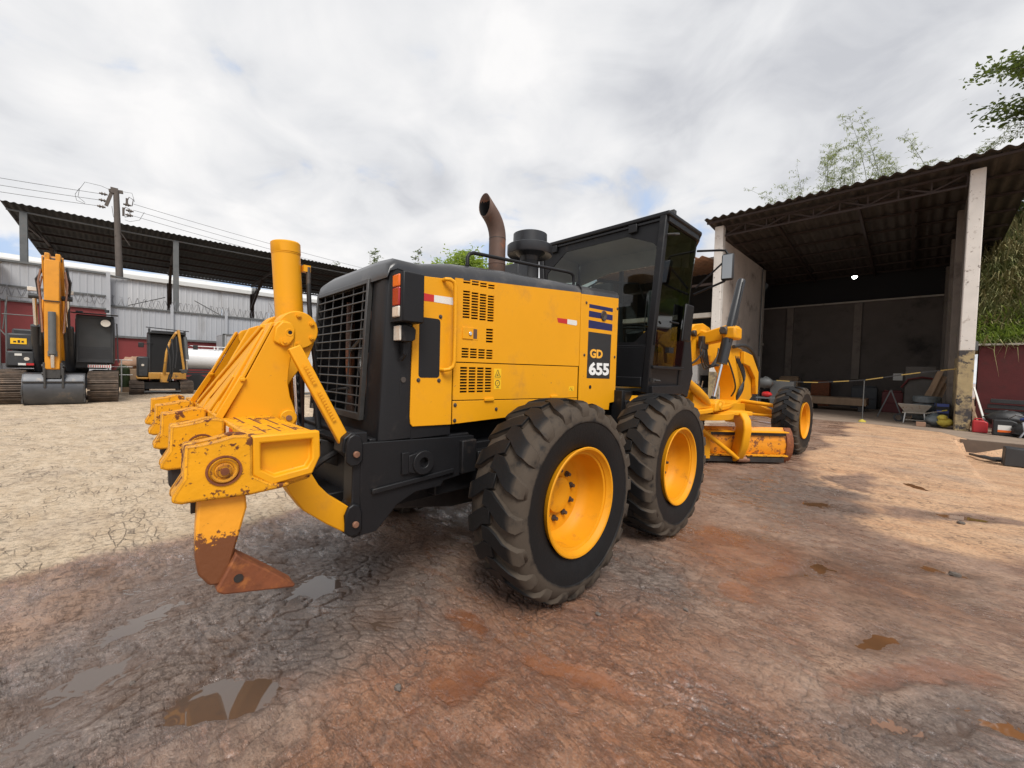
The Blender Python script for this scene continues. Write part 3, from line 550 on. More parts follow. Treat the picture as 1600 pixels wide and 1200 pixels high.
# rear frame with corner posts; the grille opening stays open
def lean(mb): mb.v = [(x, y-(2.0-z)*.058, z) for x, y, z in mb.v]; return mb
P('corner_post', 'charcoal', lean(MB().prism([(.405, -1.80), (.56, -1.812), (.598, -1.803), (.618, -1.77), (.618, -1.60), (.405, -1.60)], 'z', 1.065, 2.05)), .006)
P('corner_post', 'charcoal', lean(MB().prism([(-.455, -1.80), (-.478, -1.80), (-.488, -1.78), (-.488, -1.60), (-.455, -1.60)], 'z', 1.065, 2.05)), .004)
for s in (1, -1):
    P('side_shell', 'charcoal', MB().box(.59 if s > 0 else -.488, .617 if s > 0 else -.47, -1.66, -1.37, 1.062, 2.06).prism([(-1.40, 2.06), (-.0, 2.16), (.62, 2.2), (.62, 1.16), (-1.40, 1.14)], 'x', .565 if s > 0 else -.488, .592 if s > 0 else -.47), .003)
P('rear_frame', 'charcoal', lean(MB().box(-.47, .43, -1.795, -1.74, 1.985, 2.04)), .006); P('rear_frame', 'charcoal', lean(MB().box(-.47, .43, -1.798, -1.74, 1.075, 1.185)), .006); P('rear_sill', 'charcoal', MB().box(-.50, .60, -1.90, -1.86, 1.04, 1.085), .006)
P('radiator_bay', 'black_void', MB().box(-.47, .56, -1.38, -1.36, 1.0, 2.0), 0); P('bay_floor', 'black_void', MB().box(-.47, .56, -1.8, -1.382, 1.0, 1.06), 0)
P('radiator_core', 'black_paint', MB().box(-.30, .10, -1.55, -1.45, 1.25, 1.95), .004)
(Hoses('engine_pipe', 'stack_rust', G).tube([(-.28, -1.65, 1.12), (-.28, -1.65, 1.95)], .028, 10).tube([(-.22, -1.66, 1.12), (-.2, -1.7, 1.5), (-.24, -1.68, 1.95)], .02, 8).tube([(.20, -1.70, 1.2), (.12, -1.72, 1.45), (.22, -1.7, 1.62), (.16, -1.68, 1.85)], .022, 10))
(Hoses('engine_hose', 'grille_metal', G).tube([(.10, -1.72, 1.15), (.14, -1.73, 1.35), (.05, -1.72, 1.55), (.10, -1.7, 1.8)], .018, 8).tube([(.30, -1.74, 1.15), (.26, -1.75, 1.4), (.31, -1.74, 1.9)], .013, 8).tube([(-.05, -1.73, 1.6), (.15, -1.74, 1.68)], .02, 8).tube([(-.4, -1.75, 1.3), (-.1, -1.74, 1.33)], .012, 8))
gr = part_empty('radiator_grille', G, (0, -1.87, 1.5))
lean(MB().box(-.46, .40, -1.826, -1.80, 1.985, 2.012).box(-.46, .40, -1.826, -1.80, 1.165, 1.205).box(-.474, -.452, -1.830, -1.80, 1.165, 2.012).box(.378, .405, -1.830, -1.80, 1.165, 2.012)).build('grille_frame', 'grille_metal', gr, bevel=.003)
for k in range(13):
    z = 1.250+k*.0575; lean(MB().cyl((-.46, -1.818, z), (.39, -1.818, z), .0052, n=8)).build('grille_bar', 'grille_metal', gr)
for x in (-.36, -.20, -.03, .14, .29): lean(MB().cyl((x, -1.806, 1.18), (x, -1.806, 2.0), .0052, n=8)).build('grille_bar', 'grille_metal', gr)
# --- yellow side panels
def holed(poly, holes, name, thick=.010, m='yellow', x0=.618):
    (y0, z00, z01), (y1, z10, z11) = poly      # at y0 z from z00 to z01, at y1 from z10 to z11
    def zz(y, t): a = (y-y0)/(y1-y0); lo = z00+(z10-z00)*a; hi = z01+(z11-z01)*a; return lo+(hi-lo)*t
    h2 = []
    for (a, b, c, d) in holes:
        ym = (a+b)/2; lo, hi = zz(ym, 0), zz(ym, 1); h2.append((a, b, (c-lo)/(hi-lo), (d-lo)/(hi-lo)))
    ys = sorted({round(v, 5) for h in h2 for v in h[:2]} | {y0, y1}); ts = sorted({round(v, 5) for h in h2 for v in h[2:]} | {0., 1.})
    inh = lambda y, t: any(a < y < b and c < t < d for a, b, c, d in h2)
    solid = [[not inh((ys[i]+ys[i+1])/2, (ts[j]+ts[j+1])/2) for j in range(len(ts)-1)] for i in range(len(ys)-1)]
    mb = MB(); idx = {}
    def V(i, j, f):
        k = (i, j, f)
        if k not in idx: idx[k] = len(mb.v); mb.v.append((x0+(thick if f else 0), ys[i], zz(ys[i], ts[j])))
        return idx[k]
    ni, nj = len(ys)-1, len(ts)-1
    for i in range(ni):
        for j in range(nj):
            if not solid[i][j]: continue
            mb.f.append((V(i, j, 1), V(i+1, j, 1), V(i+1, j+1, 1), V(i, j+1, 1)))
            for di, dj, (p, q) in ((-1, 0, ((i, j), (i, j+1))), (1, 0, ((i+1, j), (i+1, j+1))), (0, -1, ((i, j), (i+1, j))), (0, 1, ((i, j+1), (i+1, j+1)))):
                a, b = i+di, j+dj
                if a < 0 or b < 0 or a >= ni or b >= nj or not solid[a][b]: mb.f.append((V(*p, 1), V(*q, 1), V(*q, 0), V(*p, 0)))
    return P(name, m, mb, smooth=20)
def slots(y0, y1, z0, z1, nc, nr, gx=.012, fy=.42):
    w = (y1-y0-(nc-1)*gx)/nc; p = (z1-z0)/nr; return [(y0+i*(w+gx), y0+i*(w+gx)+w, z0+j*p+p*(1-fy)/2*.6, z0+j*p+p*(1-fy)/2*.6+p*(fy+.22)) for i in range(nc) for j in range(nr)]
lou = slots(-1.299, -1.027, 2.042, 2.076, 4, 2)+slots(-1.299, -1.029, 1.817, 2.001, 4, 10)+slots(-1.095, -1.031, 1.671, 1.773, 1, 5)+slots(-1.301, -1.031, 1.558, 1.628, 4, 4)
holed(((-1.362, 1.533, YT(-1.362)), (-.018, 1.540, YT(-.018))), lou, 'engine_door')
holed(((-1.362, 1.286, 1.526), (-.030, 1.264, 1.533)), slots(-1.309, -1.036, 1.328, 1.504, 4, 9), 'lower_door')
P('sill_panel', 'yellow', MB().prism([(-1.362, 1.130), (-1.362, 1.279), (-.028, 1.257), (-.028, 1.165)], 'x', .618, .628), .002)
P('louvre_backing', 'black_void', MB().box(.592, .600, -1.36, -.02, 1.29, 2.09))
P('rear_side_panel', 'yellow', MB().prism([(-1.372, 2.051), (-1.630, 2.030), (-1.655, 1.99), (-1.668, 1.20), (-1.665, 1.155), (-1.650, 1.137), (-1.372, 1.128)], 'x', .618, .629), .003)
P('air_window', 'black_void', MB().prism([(a, b) for a, b in rrect(-1.618, -1.470, 1.428, 1.790, .02)], 'x', .6292, .6302))
P('front_side_panel', 'yellow', MB().prism([(-.008, 1.165), (-.008, YT(0)+.002), (.604, YT(.6)), (.600, 1.22), (.575, 1.20), (.500, 1.195), (.490, 1.128), (.30, 1.140), (.10, 1.15)], 'x', .618, .629), .003)
for poly in ([(.110, 2.067), (.503, 2.074), (.503, 2.110), (.110, 2.100)], [(.108, 1.986), (.503, 1.993), (.503, 2.045), (.108, 2.040)], [(.107, 1.886), (.503, 1.892), (.503, 1.957), (.107, 1.957)]):
    P('blue_stripe', 'decal_blue', MB().prism(poly, 'x', .6291, .6300))
P('number_plate_panel', 'decal_black', MB().prism([(.104, 1.434), (.485, 1.430), (.491, 1.857), (.108, 1.853)], 'x', .6291, .6300))
text_mesh('decal_lettering', 'GD', .1, 'decal_orange', G, .004, (.205, .082), (.6312, .245, 1.660))
text_mesh('decal_lettering', '655', .1, 'decal_white', G, .004, (.335, .120), (.6312, .300, 1.521))
P('vent_plug', 'bolt', MB().lathe([(.0, .012), (.010, .030), (.010, .045), (0, .048)], 'x', (.6302, .345, 2.02), 20).cyl((.630, .345, 2.02), (.634, .345, 2.02), .013))
P('reflective_sticker', 'sticker_red', MB().prism([(-1.625, 1.886), (-1.520, 1.890), (-1.520, 1.932), (-1.625, 1.933)], 'x', .6292, .6300), label='red half of the reflective strip beside the tail lamp')
P('reflective_sticker', 'sticker_white', MB().prism([(-1.519, 1.890), (-1.378, 1.890), (-1.380, 1.936), (-1.519, 1.932)], 'x', .6292, .6300), label='white half of the reflective strip beside the tail lamp')
P('reflective_sticker', 'sticker_red', MB().prism([(-.322, 1.889), (-.202, 1.889), (-.203, 1.930), (-.337, 1.926)], 'x', .6283, .6291), label='red half of the reflective strip on the engine door')
P('reflective_sticker', 'sticker_white', MB().prism([(-.2, 1.889), (-.075, 1.888), (-.063, 1.9), (-.068, 1.931), (-.2, 1.930)], 'x', .6283, .6291), label='white half of the reflective strip on the engine door')
P('warning_label', 'label_yellow', MB().box(.6283, .6290, -1.014, -.945, 1.425, 1.496)); P('warning_label', 'label_yellow', MB().box(.6283, .6290, -1.012, -.945, 1.350, 1.420))
P('warning_label', 'label_yellow', MB().box(.6283, .6290, -.15, -.08, 1.322, 1.362))
wt = MB()
for a, b in (((-1.006, 1.436), (-.979, 1.488)), ((-.979, 1.488), (-.952, 1.436)), ((-.952, 1.436), (-1.006, 1.436)), ((-.985, 1.443), (-.972, 1.470)), ((-.992, 1.450), (-.965, 1.450))): wt.bar((.6294, *a), (.6294, *b), .0035, .001, (1, 0, 0))
wt.lathe([(.6292, .018), (.6297, .018), (.6297, .023), (.6292, .023)], 'x', (0, -.979, 1.392), 16).bar((.6294, -.99, 1.362), (.6294, -.966, 1.362), .004, .001, (1, 0, 0)).bar((.6294, -.985, 1.385), (.6294, -.972, 1.40), .003, .001, (1, 0, 0)).bar((.6294, -.140, 1.33), (.6294, -.125, 1.352), .004, .001, (1, 0, 0)).bar((.6294, -.118, 1.33), (.6294, -.095, 1.33), .004, .001, (1, 0, 0)).bar((.6294, -.118, 1.33), (.6294, -.105, 1.352), .004, .001, (1, 0, 0))
P('warning_symbol', 'decal_black', wt)
P('door_latch', 'yellow', MB().box(.612, .634, -1.298, -1.212, 1.685, 1.760).box(.6275, .6295, -1.300, -1.168, 1.682, 1.763), .003)
P('latch_cup', 'stack_rust', MB().box(.6296, .6300, -1.208, -1.176, 1.690, 1.755))
P('lock', 'chrome', MB().cyl((.634, -1.238, 1.722), (.640, -1.238, 1.722), .013), .002)
for y, z in ((-1.47, 1.806), (-1.618, 1.413), (-1.473, 1.411), (-1.345, 1.253), (-1.346, 1.152), (-.986, 1.209), (.064, 2.104), (.057, 1.640), (.562, 1.644), (.584, 2.117), (-1.62, 1.805)):
    P('bolt', 'bolt', MB().cyl((.627, y, z), (.632, y, z), .013, n=14).cyl((.632, y, z), (.638, y, z), .008, n=6), .001)
P('drain_plug', 'black_void', MB().cyl((.629, .162, 1.354), (.633, .162, 1.354), .017, n=16))
for y in (-1.055, -.348): P('hinge', 'yellow', MB().box(.625, .642, y-.045, y+.04, 1.270, 1.290), .003)
P('grab_handle', 'yellow', MB().tube([(.625, -1.455, 2.032), (.655, -1.452, 2.036), (.668, -1.43, 2.036), (.673, -1.405, 2.026), (.676, -1.396, 2.00), (.676, -1.392, 1.75), (.676, -1.392, 1.535), (.673, -1.400, 1.50), (.668, -1.425, 1.482), (.655, -1.452, 1.478), (.625, -1.46, 1.478)], .0125, 12))
P('hood_slot', 'black_void', MB().box(.618, .6195, -1.735, -1.725, 1.33, 1.40)); P('plug', 'bolt', MB().cyl((.617, -1.712, 1.415), (.624, -1.712, 1.415), .016))
# tail lamp box and work lamp
tb = part_empty('tail_lamp', G, (.69, -1.73, 1.87))
MB().box(.625, .758, -1.798, -1.665, 1.735, 2.008).build('lamp_housing', 'charcoal', tb, bevel=.008)
MB().box(.625, .752, -1.802, -1.797, 1.738, 2.003).build('lamp_bezel', 'black_void', tb, bevel=.001)
for z0, z1, m in ((1.925, 1.992, 'lens_orange'), (1.822, 1.922, 'lens_red'), (1.760, 1.819, 'lens_clear')): MB().box(.662, .738, -1.812, -1.800, z0, z1).build('lens', m, tb, bevel=.006)
wl_ = part_empty('work_lamp', G, (.68, -1.75, 1.67))
MB().prism([(-1.775, 1.630), (-1.775, 1.722), (-1.755, 1.728), (-1.70, 1.715), (-1.685, 1.70), (-1.69, 1.645), (-1.715, 1.630)], 'x', .628, .712).build('lamp_housing', 'black_paint', wl_, bevel=.006)
MB().box(.634, .706, -1.786, -1.774, 1.635, 1.718).build('lens', 'lens_clear', wl_, bevel=.004)
MB().tube([(.66, -1.73, 1.63), (.665, -1.73, 1.56), (.64, -1.74, 1.53)], .012, 8).box(.645, .675, -1.745, -1.715, 1.56, 1.62).build('lamp_bracket', 'black_paint', wl_)
# top of hood
ex = part_empty('exhaust_stack', G, (0, -.45, 2.2))
arc = [(0, -.45, 2.1), (0, -.45, 2.5), (0, -.45, 2.67)]
for k in range(1, 11):
    t = k/10*R_(50); arc.append((0, -.45-.26*(1-math.cos(t)), 2.67+.26*math.sin(t)))
mb = MB(); n = 24; last = arc[-1]; rad0 = .076; rings = []
for i_, p_ in enumerate(arc):
    t = 0 if i_ < 3 else (i_-2)/10*R_(50); d = Vector((0, -math.sin(t), math.cos(t))); a = Vector((1, 0, 0)); b = d.cross(a)
    rings.append([Vector(p_)+(a*math.cos(2*math.pi*j/n)+b*math.sin(2*math.pi*j/n))*rad0 for j in range(n)])
# the mouth is cut upright
yc = arc[-1][1]-.055
t = R_(50); d = Vector((0, -math.sin(t), math.cos(t))); fin = []
for q in rings[-1]:
    fin.append(q+d*max(.002, (-.612-q.y)/d.y))
rings.append(fin); inner = [Vector((q.x*.93, q.y*1.0, q.z)) for q in fin]; inn2 = [Vector((q.x*.9, arc[-2][1]+(q.y-arc[-1][1])*.9, arc[-2][2]+(q.z-arc[-1][2])*.9)) for q in rings[-2]]
allr = rings; vs = [v for r in allr for v in r]
mb.add(vs, [(i*n+j, i*n+(j+1) % n, (i+1)*n+(j+1) % n, (i+1)*n+j) for i in range(len(allr)-1) for j in range(n)])
mo = mb.build('stack_pipe', 'stack_rust', ex, smooth=60); so_ = mo.modifiers.new('wall', 'SOLIDIFY'); so_.thickness = .004
MB().lathe([(2.44, .0765), (2.44, .0795), (2.450, .0795), (2.450, .0765)], 'z', (0, -.45, 0), 28).build('weld_ring', 'stack_rust', ex)
MB().lathe([(2.665, .0765), (2.665, .0775), (2.670, .0775), (2.670, .0765)], 'z', (0, -.45, 0), 28).build('seam_ring', 'dark_steel', ex)
inn = [[c_+(v-c_)*.925 for v in r_] for r_ in rings[:-1] for c_ in [sum(r_, Vector())/n]]+[[Vector((sum(q.x for q in fin)/n+(q.x-sum(w_.x for w_ in fin)/n)*.93, q.y+.004, sum(w_.z for w_ in fin)/n+(q.z-sum(w_.z for w_ in fin)/n)*.93)) for q in fin]]
MB().add([v for r_ in inn for v in r_], [(i*n+j, i*n+(j+1) % n, (i+1)*n+(j+1) % n, (i+1)*n+j) for i in range(len(inn)-1) for j in range(n)]).build('stack_interior', 'black_void', ex, smooth=60)
pc = part_empty('air_pre_cleaner', G, (0, -.02, 2.25))
PX, PY = 0, -.02
MB().lathe([(2.82, .001), (2.822, .15), (2.815, .165), (2.70, .167), (2.70, .15)], 'z', (PX, PY, 0), 36).build('cap', 'cylinder_black', pc)
MB().lathe([(2.700, .15), (2.706, .216), (2.700, .222), (2.622, .222), (2.612, .216), (2.625, .20), (2.64, .15), (2.60, .10), (2.56, .092)], 'z', (PX, PY, 0), 36).build('bowl', 'cylinder_black', pc)
MB().cyl((PX, PY, 2.2), (PX, PY, 2.62), .092, n=24).build('neck_pipe', 'black_rubber', pc)
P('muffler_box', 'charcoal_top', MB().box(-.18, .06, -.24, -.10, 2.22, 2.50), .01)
hr = [(.50, -1.17, 2.20), (.50, -1.17, 2.26), (.50, -1.155, 2.285), (.50, -1.12, 2.300), (.50, -.60, 2.335), (.50, -.07, 2.372), (.50, -.0, 2.372), (.50, .03, 2.355), (.50, .038, 2.33), (.50, .04, 2.24)]
P('hood_rail', 'charcoal', MB().tube(hr, .0135, 10)); P('hood_rail', 'charcoal', MB().tube([(-x, y, z) for x, y, z in hr], .0135, 10))
# --- platform and steps in front of the hood
P('step', 'black_paint', MB().box(.44, .74, .62, .70, .98, 1.22).box(.5, .78, .70, .80, .95, 1.10).box(.44, .72, .50, 1.2, .93, .98).box(.60, .72, .58, .64, 1.0, 1.32), .006)
P('side_tank', 'yellow', MB().prism([(.80, .95), (1.08, 1.25), (1.30, 1.25), (1.30, .95)], 'x', .48, .66), .006)
P('bay_plate', 'black_void', MB().box(-.55, .55, .63, .66, .9, 2.1))
P('cab_support', 'black_paint', MB().box(-.45, .55, .8, 1.9, 1.0, 1.3).box(.50, .70, 1.15, 1.85, 1.05, 1.28), .01)
# --- cab
CB = part_empty('cab', G, (0, 1.1, 1.3))
def xr(z): return .72+(z-1.3)/(3.13-1.3)*.145
def side_pt(z, y, s=1, o=0.): return (s*(xr(z)+o)-(0 if s > 0 else -.12)*0, y, z)
for s in (1, -1):
    for y0, y1, w in ((1.10, 1.10, .075), (1.88, 1.88, .05)):
        lo, hi = side_pt(1.28, y0, s), side_pt(3.12, y1, s); MB().bar((lo[0]-s*.03, y0, lo[2]), (hi[0]-s*.03, y1, hi[2]), w, w, (0, 1, 0)).build('post', 'charcoal', CB, bevel=.012)
    for xa, za, wa, ha in ((.74, 1.31, .06, .10), (.86, 3.09, .05, .09), (.76, 1.56, .03, .03)): MB().bar((s*xa, 1.10, za), (s*xa, 1.88, za), wa, ha).build('side_rail', 'charcoal', CB, bevel=.005)
    MB().add([side_pt(1.30, 1.13, s, -.02), side_pt(1.30, 1.87, s, -.02), side_pt(1.56, 1.87, s, -.02), side_pt(1.56, 1.13, s, -.02)], [(0, 1, 2, 3)]).build('door_kick_plate', 'charcoal', CB)
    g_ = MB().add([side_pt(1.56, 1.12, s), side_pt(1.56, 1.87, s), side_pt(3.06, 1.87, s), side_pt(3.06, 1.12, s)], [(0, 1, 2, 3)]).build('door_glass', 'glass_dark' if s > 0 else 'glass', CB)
    # tapered front quarter
    MB().bar((s*.42, 2.45, 1.2), (s*.50, 2.55, 3.08), .05, .05, (0, 1, 0)).bar((s*.70, 1.90, 1.30), (s*.42, 2.45, 1.2), .05, .05).bar((s*.86, 1.9, 3.09), (s*.50, 2.55, 3.08), .05, .09).build('front_post', 'charcoal', CB, bevel=.005)
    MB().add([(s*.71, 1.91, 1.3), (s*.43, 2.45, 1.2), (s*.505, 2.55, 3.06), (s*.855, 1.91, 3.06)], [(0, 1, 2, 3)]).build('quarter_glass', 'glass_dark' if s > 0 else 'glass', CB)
MB().add([(.43, 2.46, 1.2), (-.43, 2.46, 1.2), (-.50, 2.56, 3.05), (.50, 2.56, 3.05)], [(0, 1, 2, 3)]).build('windscreen', 'glass', CB)
MB().prism([(-.90, 1.06), (.90, 1.06), (.90, 1.92), (.54, 2.60), (-.54, 2.60), (-.90, 1.92)], 'z', 3.10, 3.15).build('roof', 'charcoal', CB, bevel=.015)
MB().prism([(-.84, 1.10), (.84, 1.10), (.84, 1.90), (.52, 2.54), (-.52, 2.54), (-.84, 1.90)], 'z', 3.06, 3.097).build('headliner', 'cab_inner', CB)
MB().prism([(-.70, 1.12), (.70, 1.12), (.70, 1.88), (.44, 2.44), (-.44, 2.44), (-.70, 1.88)], 'z', 1.24, 1.29).build('floor', 'black_paint', CB)
MB().prism([(1.13, 3.06), (1.13, 2.62), (1.30, 2.50), (1.50, 2.72), (1.86, 2.80), (1.86, 3.06)], 'x', -.835, -.80).build('side_lining', 'cab_inner', CB)
MB().prism([(-.80, 3.06), (-.80, 2.75), (-.3, 2.86), (.3, 2.86), (.80, 2.75), (.80, 3.06)], 'y', 1.90, 1.93).build('front_lining', 'cab_inner', CB)
def rear_outline(): return [(-.72, 1.30), (.72, 1.30), (.862, 3.10), (-.862, 3.10)]
MB().prism([(-.72, 1.34), (.72, 1.34), (.762, 1.775), (-.762, 1.775)], 'y', 1.07, 1.10).build('lower_rear_panel', 'charcoal', CB, bevel=.004)
MB().box(-.70, .66, 1.05, 1.072, 1.345, 1.45).build('rear_lip', 'charcoal', CB, bevel=.006)
win = [(.69, 1.95), (.775, 2.25), (.795, 2.78), (.72, 2.86), (.42, 2.985), (-.42, 2.985), (-.72, 2.76), (-.745, 2.3), (-.69, 1.95), (-.55, 1.83), (.55, 1.83)]
outl = [(.775, 1.79), (.80, 2.25), (.845, 2.9), (.86, 3.09), (.42, 3.09), (-.42, 3.09), (-.86, 3.09), (-.82, 2.3), (-.775, 1.79), (-.55, 1.79), (.55, 1.79)]
k_ = len(win); mbw = MB(); mbw.add([(x, 1.085, z) for x, z in outl]+[(x, 1.085, z) for x, z in win]+[(x, 1.10, z) for x, z in outl]+[(x, 1.10, z) for x, z in win],
    [(i, (i+1) % k_, k_+(i+1) % k_, k_+i) for i in range(k_)]+[(2*k_+i, 2*k_+(i+1) % k_, 3*k_+(i+1) % k_, 3*k_+i) for i in range(k_)]+[(k_+i, k_+(i+1) % k_, 3*k_+(i+1) % k_, 3*k_+i) for i in range(k_)])
mbw.build('window_border', 'black_paint', CB)
MB().add([(x, 1.09, z) for x, z in win], [tuple(range(k_))]).build('rear_glass', 'glass', CB)
MB().bar((-.86, 1.075, 3.075), (.86, 1.075, 3.075), .02, .025).build('rear_gutter', 'charcoal', CB, bevel=.004); MB().bar((-.74, 1.08, 1.785), (.76, 1.08, 1.785), .02, .02).build('lower_gutter', 'charcoal', CB, bevel=.004)
for x in (-.60, .50): MB().box(x-.05, x+.05, 1.045, 1.075, 3.0, 3.09).build('window_hinge', 'black_paint', CB, bevel=.008)
MB().tube([(.85, 1.14, 2.93), (.92, 1.16, 2.925), (.94, 1.2, 2.93), (.88, 1.22, 2.935)], .012, 8).box(.86, .90, 1.16, 1.22, 3.13, 3.18).build('door_stay', 'grille_metal', CB)
MB().tube([(.73, 1.14, 1.42), (.78, 1.15, 1.42), (.80, 1.20, 1.415)], .012, 8).box(.72, .77, 1.11, 1.17, 1.40, 1.44).build('door_catch', 'grille_metal', CB)
MB().tube([(.84, 1.30, 2.05), (.88, 1.42, 2.04)], .01, 8).box(.80, .84, 1.30, 1.42, 1.72, 1.78).build('door_lever', 'black_paint', CB)
MB().obox((.845, 1.75, 2.08), (.035, .22, .42), Matrix.Rotation(R_(4), 3, 'Y')).build('grab_panel', 'black_paint', CB, bevel=.03)
# interior
MB().box(-.26, .26, 1.35, 1.80, 1.62, 1.76).build('seat_cushion', 'seat', CB, bevel=.04)
MB().prism([(1.28, 1.70), (1.42, 1.72), (1.34, 2.32), (1.24, 2.30)], 'x', -.25, .25).build('seat_back', 'seat', CB, bevel=.03)
MB().box(-.14, .14, 1.22, 1.32, 2.36, 2.56).build('headrest', 'seat', CB, bevel=.03)
MB().bar((0, 2.30, 1.3), (0, 2.10, 2.05), .16, .18).lathe([(0, .17), (.012, .185), (0, .20), (-.012, .185), (0, .17)], 'z', (0, 2.05, 2.12), 28).tube([(-.2, 2.25, 1.3), (-.22, 2.15, 2.1)], .012).tube([(.2, 2.25, 1.3), (.22, 2.15, 2.12)], .012).tube([(.28, 2.25, 1.3), (.30, 2.12, 2.05)], .012).build('steering_console', 'black_rubber', CB)
MB().tube([(.50, 1.60, 1.60), (.53, 1.58, 1.78), (.60, 1.56, 1.86), (.66, 1.60, 1.80), (.66, 1.64, 1.62)], .018, 10).tube([(.56, 1.57, 1.83), (.58, 1.58, 1.60)], .012, 8).build('yellow_guard', 'label_yellow', CB)
MB().tube([(-.4, 1.2, 2.45), (-.1, 1.35, 2.62), (.3, 1.6, 2.58), (.35, 1.65, 2.4)], .01, 8).build('sunshade_wire', 'black_rubber', CB)
# mirror on the right
mr_ = part_empty('mirror', G, (1.2, 1.95, 2.6))
MB().tube([(.86, 1.90, 2.93), (1.10, 1.93, 2.90), (1.16, 1.93, 2.885), (1.185, 1.93, 2.84)], .0125, 10).tube([(.86, 1.90, 2.50), (1.13, 1.93, 2.75)], .011, 8).tube([(.84, 1.90, 2.43), (1.16, 1.93, 2.545), (1.17, 1.93, 2.56)], .0125, 10).build('mirror_arm', 'black_paint', mr_)
Mm = Matrix.Rotation(R_(8), 3, 'Z')
MB().obox((1.185, 1.94, 2.70), (.125, .055, .30), Mm).build('mirror_housing', 'black_rubber', mr_, bevel=.025, seg=3)
MB().obox((1.188, 1.908, 2.70), (.098, .004, .262), Mm).build('mirror_glass', 'mirror_dark', mr_, bevel=.002)
P('front_fender', 'charcoal', MB().prism([(1.90, 1.3), (1.90, 2.9), (2.02, 2.6), (2.25, 1.9), (2.35, 1.5), (2.2, 1.2)], 'x', .66, .70), .01)
# --- front frame (gooseneck)
P('front_frame', 'yellow', MB().prism([(1.6, .78), (2.1, .80), (2.7, 1.05), (3.2, 1.38), (3.72, 1.62), (4.24, 1.71), (5.03, 1.73), (5.55, 1.68), (5.85, 1.50), (6.0, 1.20), (6.02, .95), (6.9, .92), (7.25, 1.05), (7.30, 1.55), (6.9, 1.90), (6.3, 2.06), (5.2, 2.12), (4.75, 2.17), (4.4, 2.26), (4.05, 2.31), (3.6, 2.27), (3.2, 2.10), (2.8, 1.75), (2.3, 1.35), (1.6, 1.30)], 'x', -.15, .15), .02)
P('frame_web', 'yellow', MB().prism([(3.3, 1.55), (3.8, 1.72), (4.2, 1.8), (4.1, 2.12), (3.7, 2.14), (3.35, 1.95)], 'x', .155, .18), .01)
P('neck_hump', 'yellow', MB().prism([(3.0, 1.62), (3.3, 2.14), (3.62, 2.30), (3.95, 2.345), (4.25, 2.30), (4.45, 2.18), (4.4, 2.12), (3.9, 2.2), (3.5, 2.05), (3.2, 1.6)], 'x', .155, .22), .012)
P('valve_block', 'dark_steel', MB().box(.22, .30, 3.75, 4.0, 1.92, 2.12).cyl((.22, 3.5, 2.14), (.28, 3.5, 2.14), .05), .01)
P('valve_cap', 'yellow', MB().cyl((.22, 3.55, 2.17), (.27, 3.55, 2.17), .045).cyl((.18, 4.2, 1.78), (.26, 4.2, 1.78), .05), .005)
hz = Hoses('hydraulic_hose', 'black_rubber', G)
for k in range(5): hz.tube([(.27, 3.78+k*.05, 2.05-.02*k), (.30, 3.65+.1*k, 1.85-.05*k), (.28, 3.9+.12*k, 1.60+.02*k), (.26, 4.3+.08*k, 1.68), (.22, 4.7, 1.86+.03*k)], .013, 6)
hz.tube([(.28, 3.9, 1.95), (.30, 3.5, 1.72), (.24, 3.1, 1.6), (.2, 2.7, 1.5)], .016, 6).tube([(.24, 4.8, 2.0), (.3, 5.1, 1.7), (.35, 5.3, 1.3), (.2, 5.6, 1.1)], .016, 6)
for k in range(4): hz.tube([(.14, 5.9+.1*k, 1.9), (.22, 6.2+.05*k, 1.5), (.20, 6.3-.08*k, 1.2), (.12, 6.1, .95)], .016, 6)
hz.tube([(.45, 2.7, 1.25), (.5, 3.1, 1.16), (.42, 3.5, 1.20), (.3, 3.8, 1.1)], .013, 6).tube([(.4, 3.2, 1.22), (.50, 3.5, 1.0), (.42, 3.7, .95), (.3, 4.0, 1.15)], .012, 6)
(Hoses('front_pipe_loop', 'black_rubber', G).tube([(.20, 5.6, 2.06), (.22, 6.2, 2.12), (.22, 6.8, 2.02), (.22, 7.2, 1.75), (.22, 7.38, 1.35), (.2, 7.38, 1.1)], .035, 10))
P('front_cover', 'yellow', MB().prism([(6.2, 2.0), (6.75, 1.95), (7.28, 1.60), (7.30, 1.1), (7.15, 1.1), (7.05, 1.45), (6.6, 1.70), (6.2, 1.75)], 'x', .155, .24), .012)
P('front_bolster', 'yellow', MB().box(-.10, .10, 6.3, 7.0, .55, 1.0).box(-.16, .16, 6.45, 6.75, .5, .98), .015)
P('front_axle', 'yellow', MB().prism([(-.82, .60), (-.5, .72), (0, .78), (.5, .72), (.82, .60), (.82, .74), (.5, .90), (0, 1.0), (-.5, .90), (-.82, .74)], 'y', 6.5, 6.70), .012)
P('tie_rod', 'yellow', MB().cyl((-.8, 6.30, .72), (.8, 6.30, .72), .028)); P('lean_cylinder', 'yellow', MB().cyl((.1, 6.42, .98), (.74, 6.42, .92), .04))
P('steering_cylinder_rod', 'chrome', MB().cyl((.3, 6.32, .60), (.8, 6.32, .56), .02))
for s in (1, -1): P('king_pin', 'yellow', MB().box(s*.76, s*.86, 6.48, 6.72, .52, .86), .02)
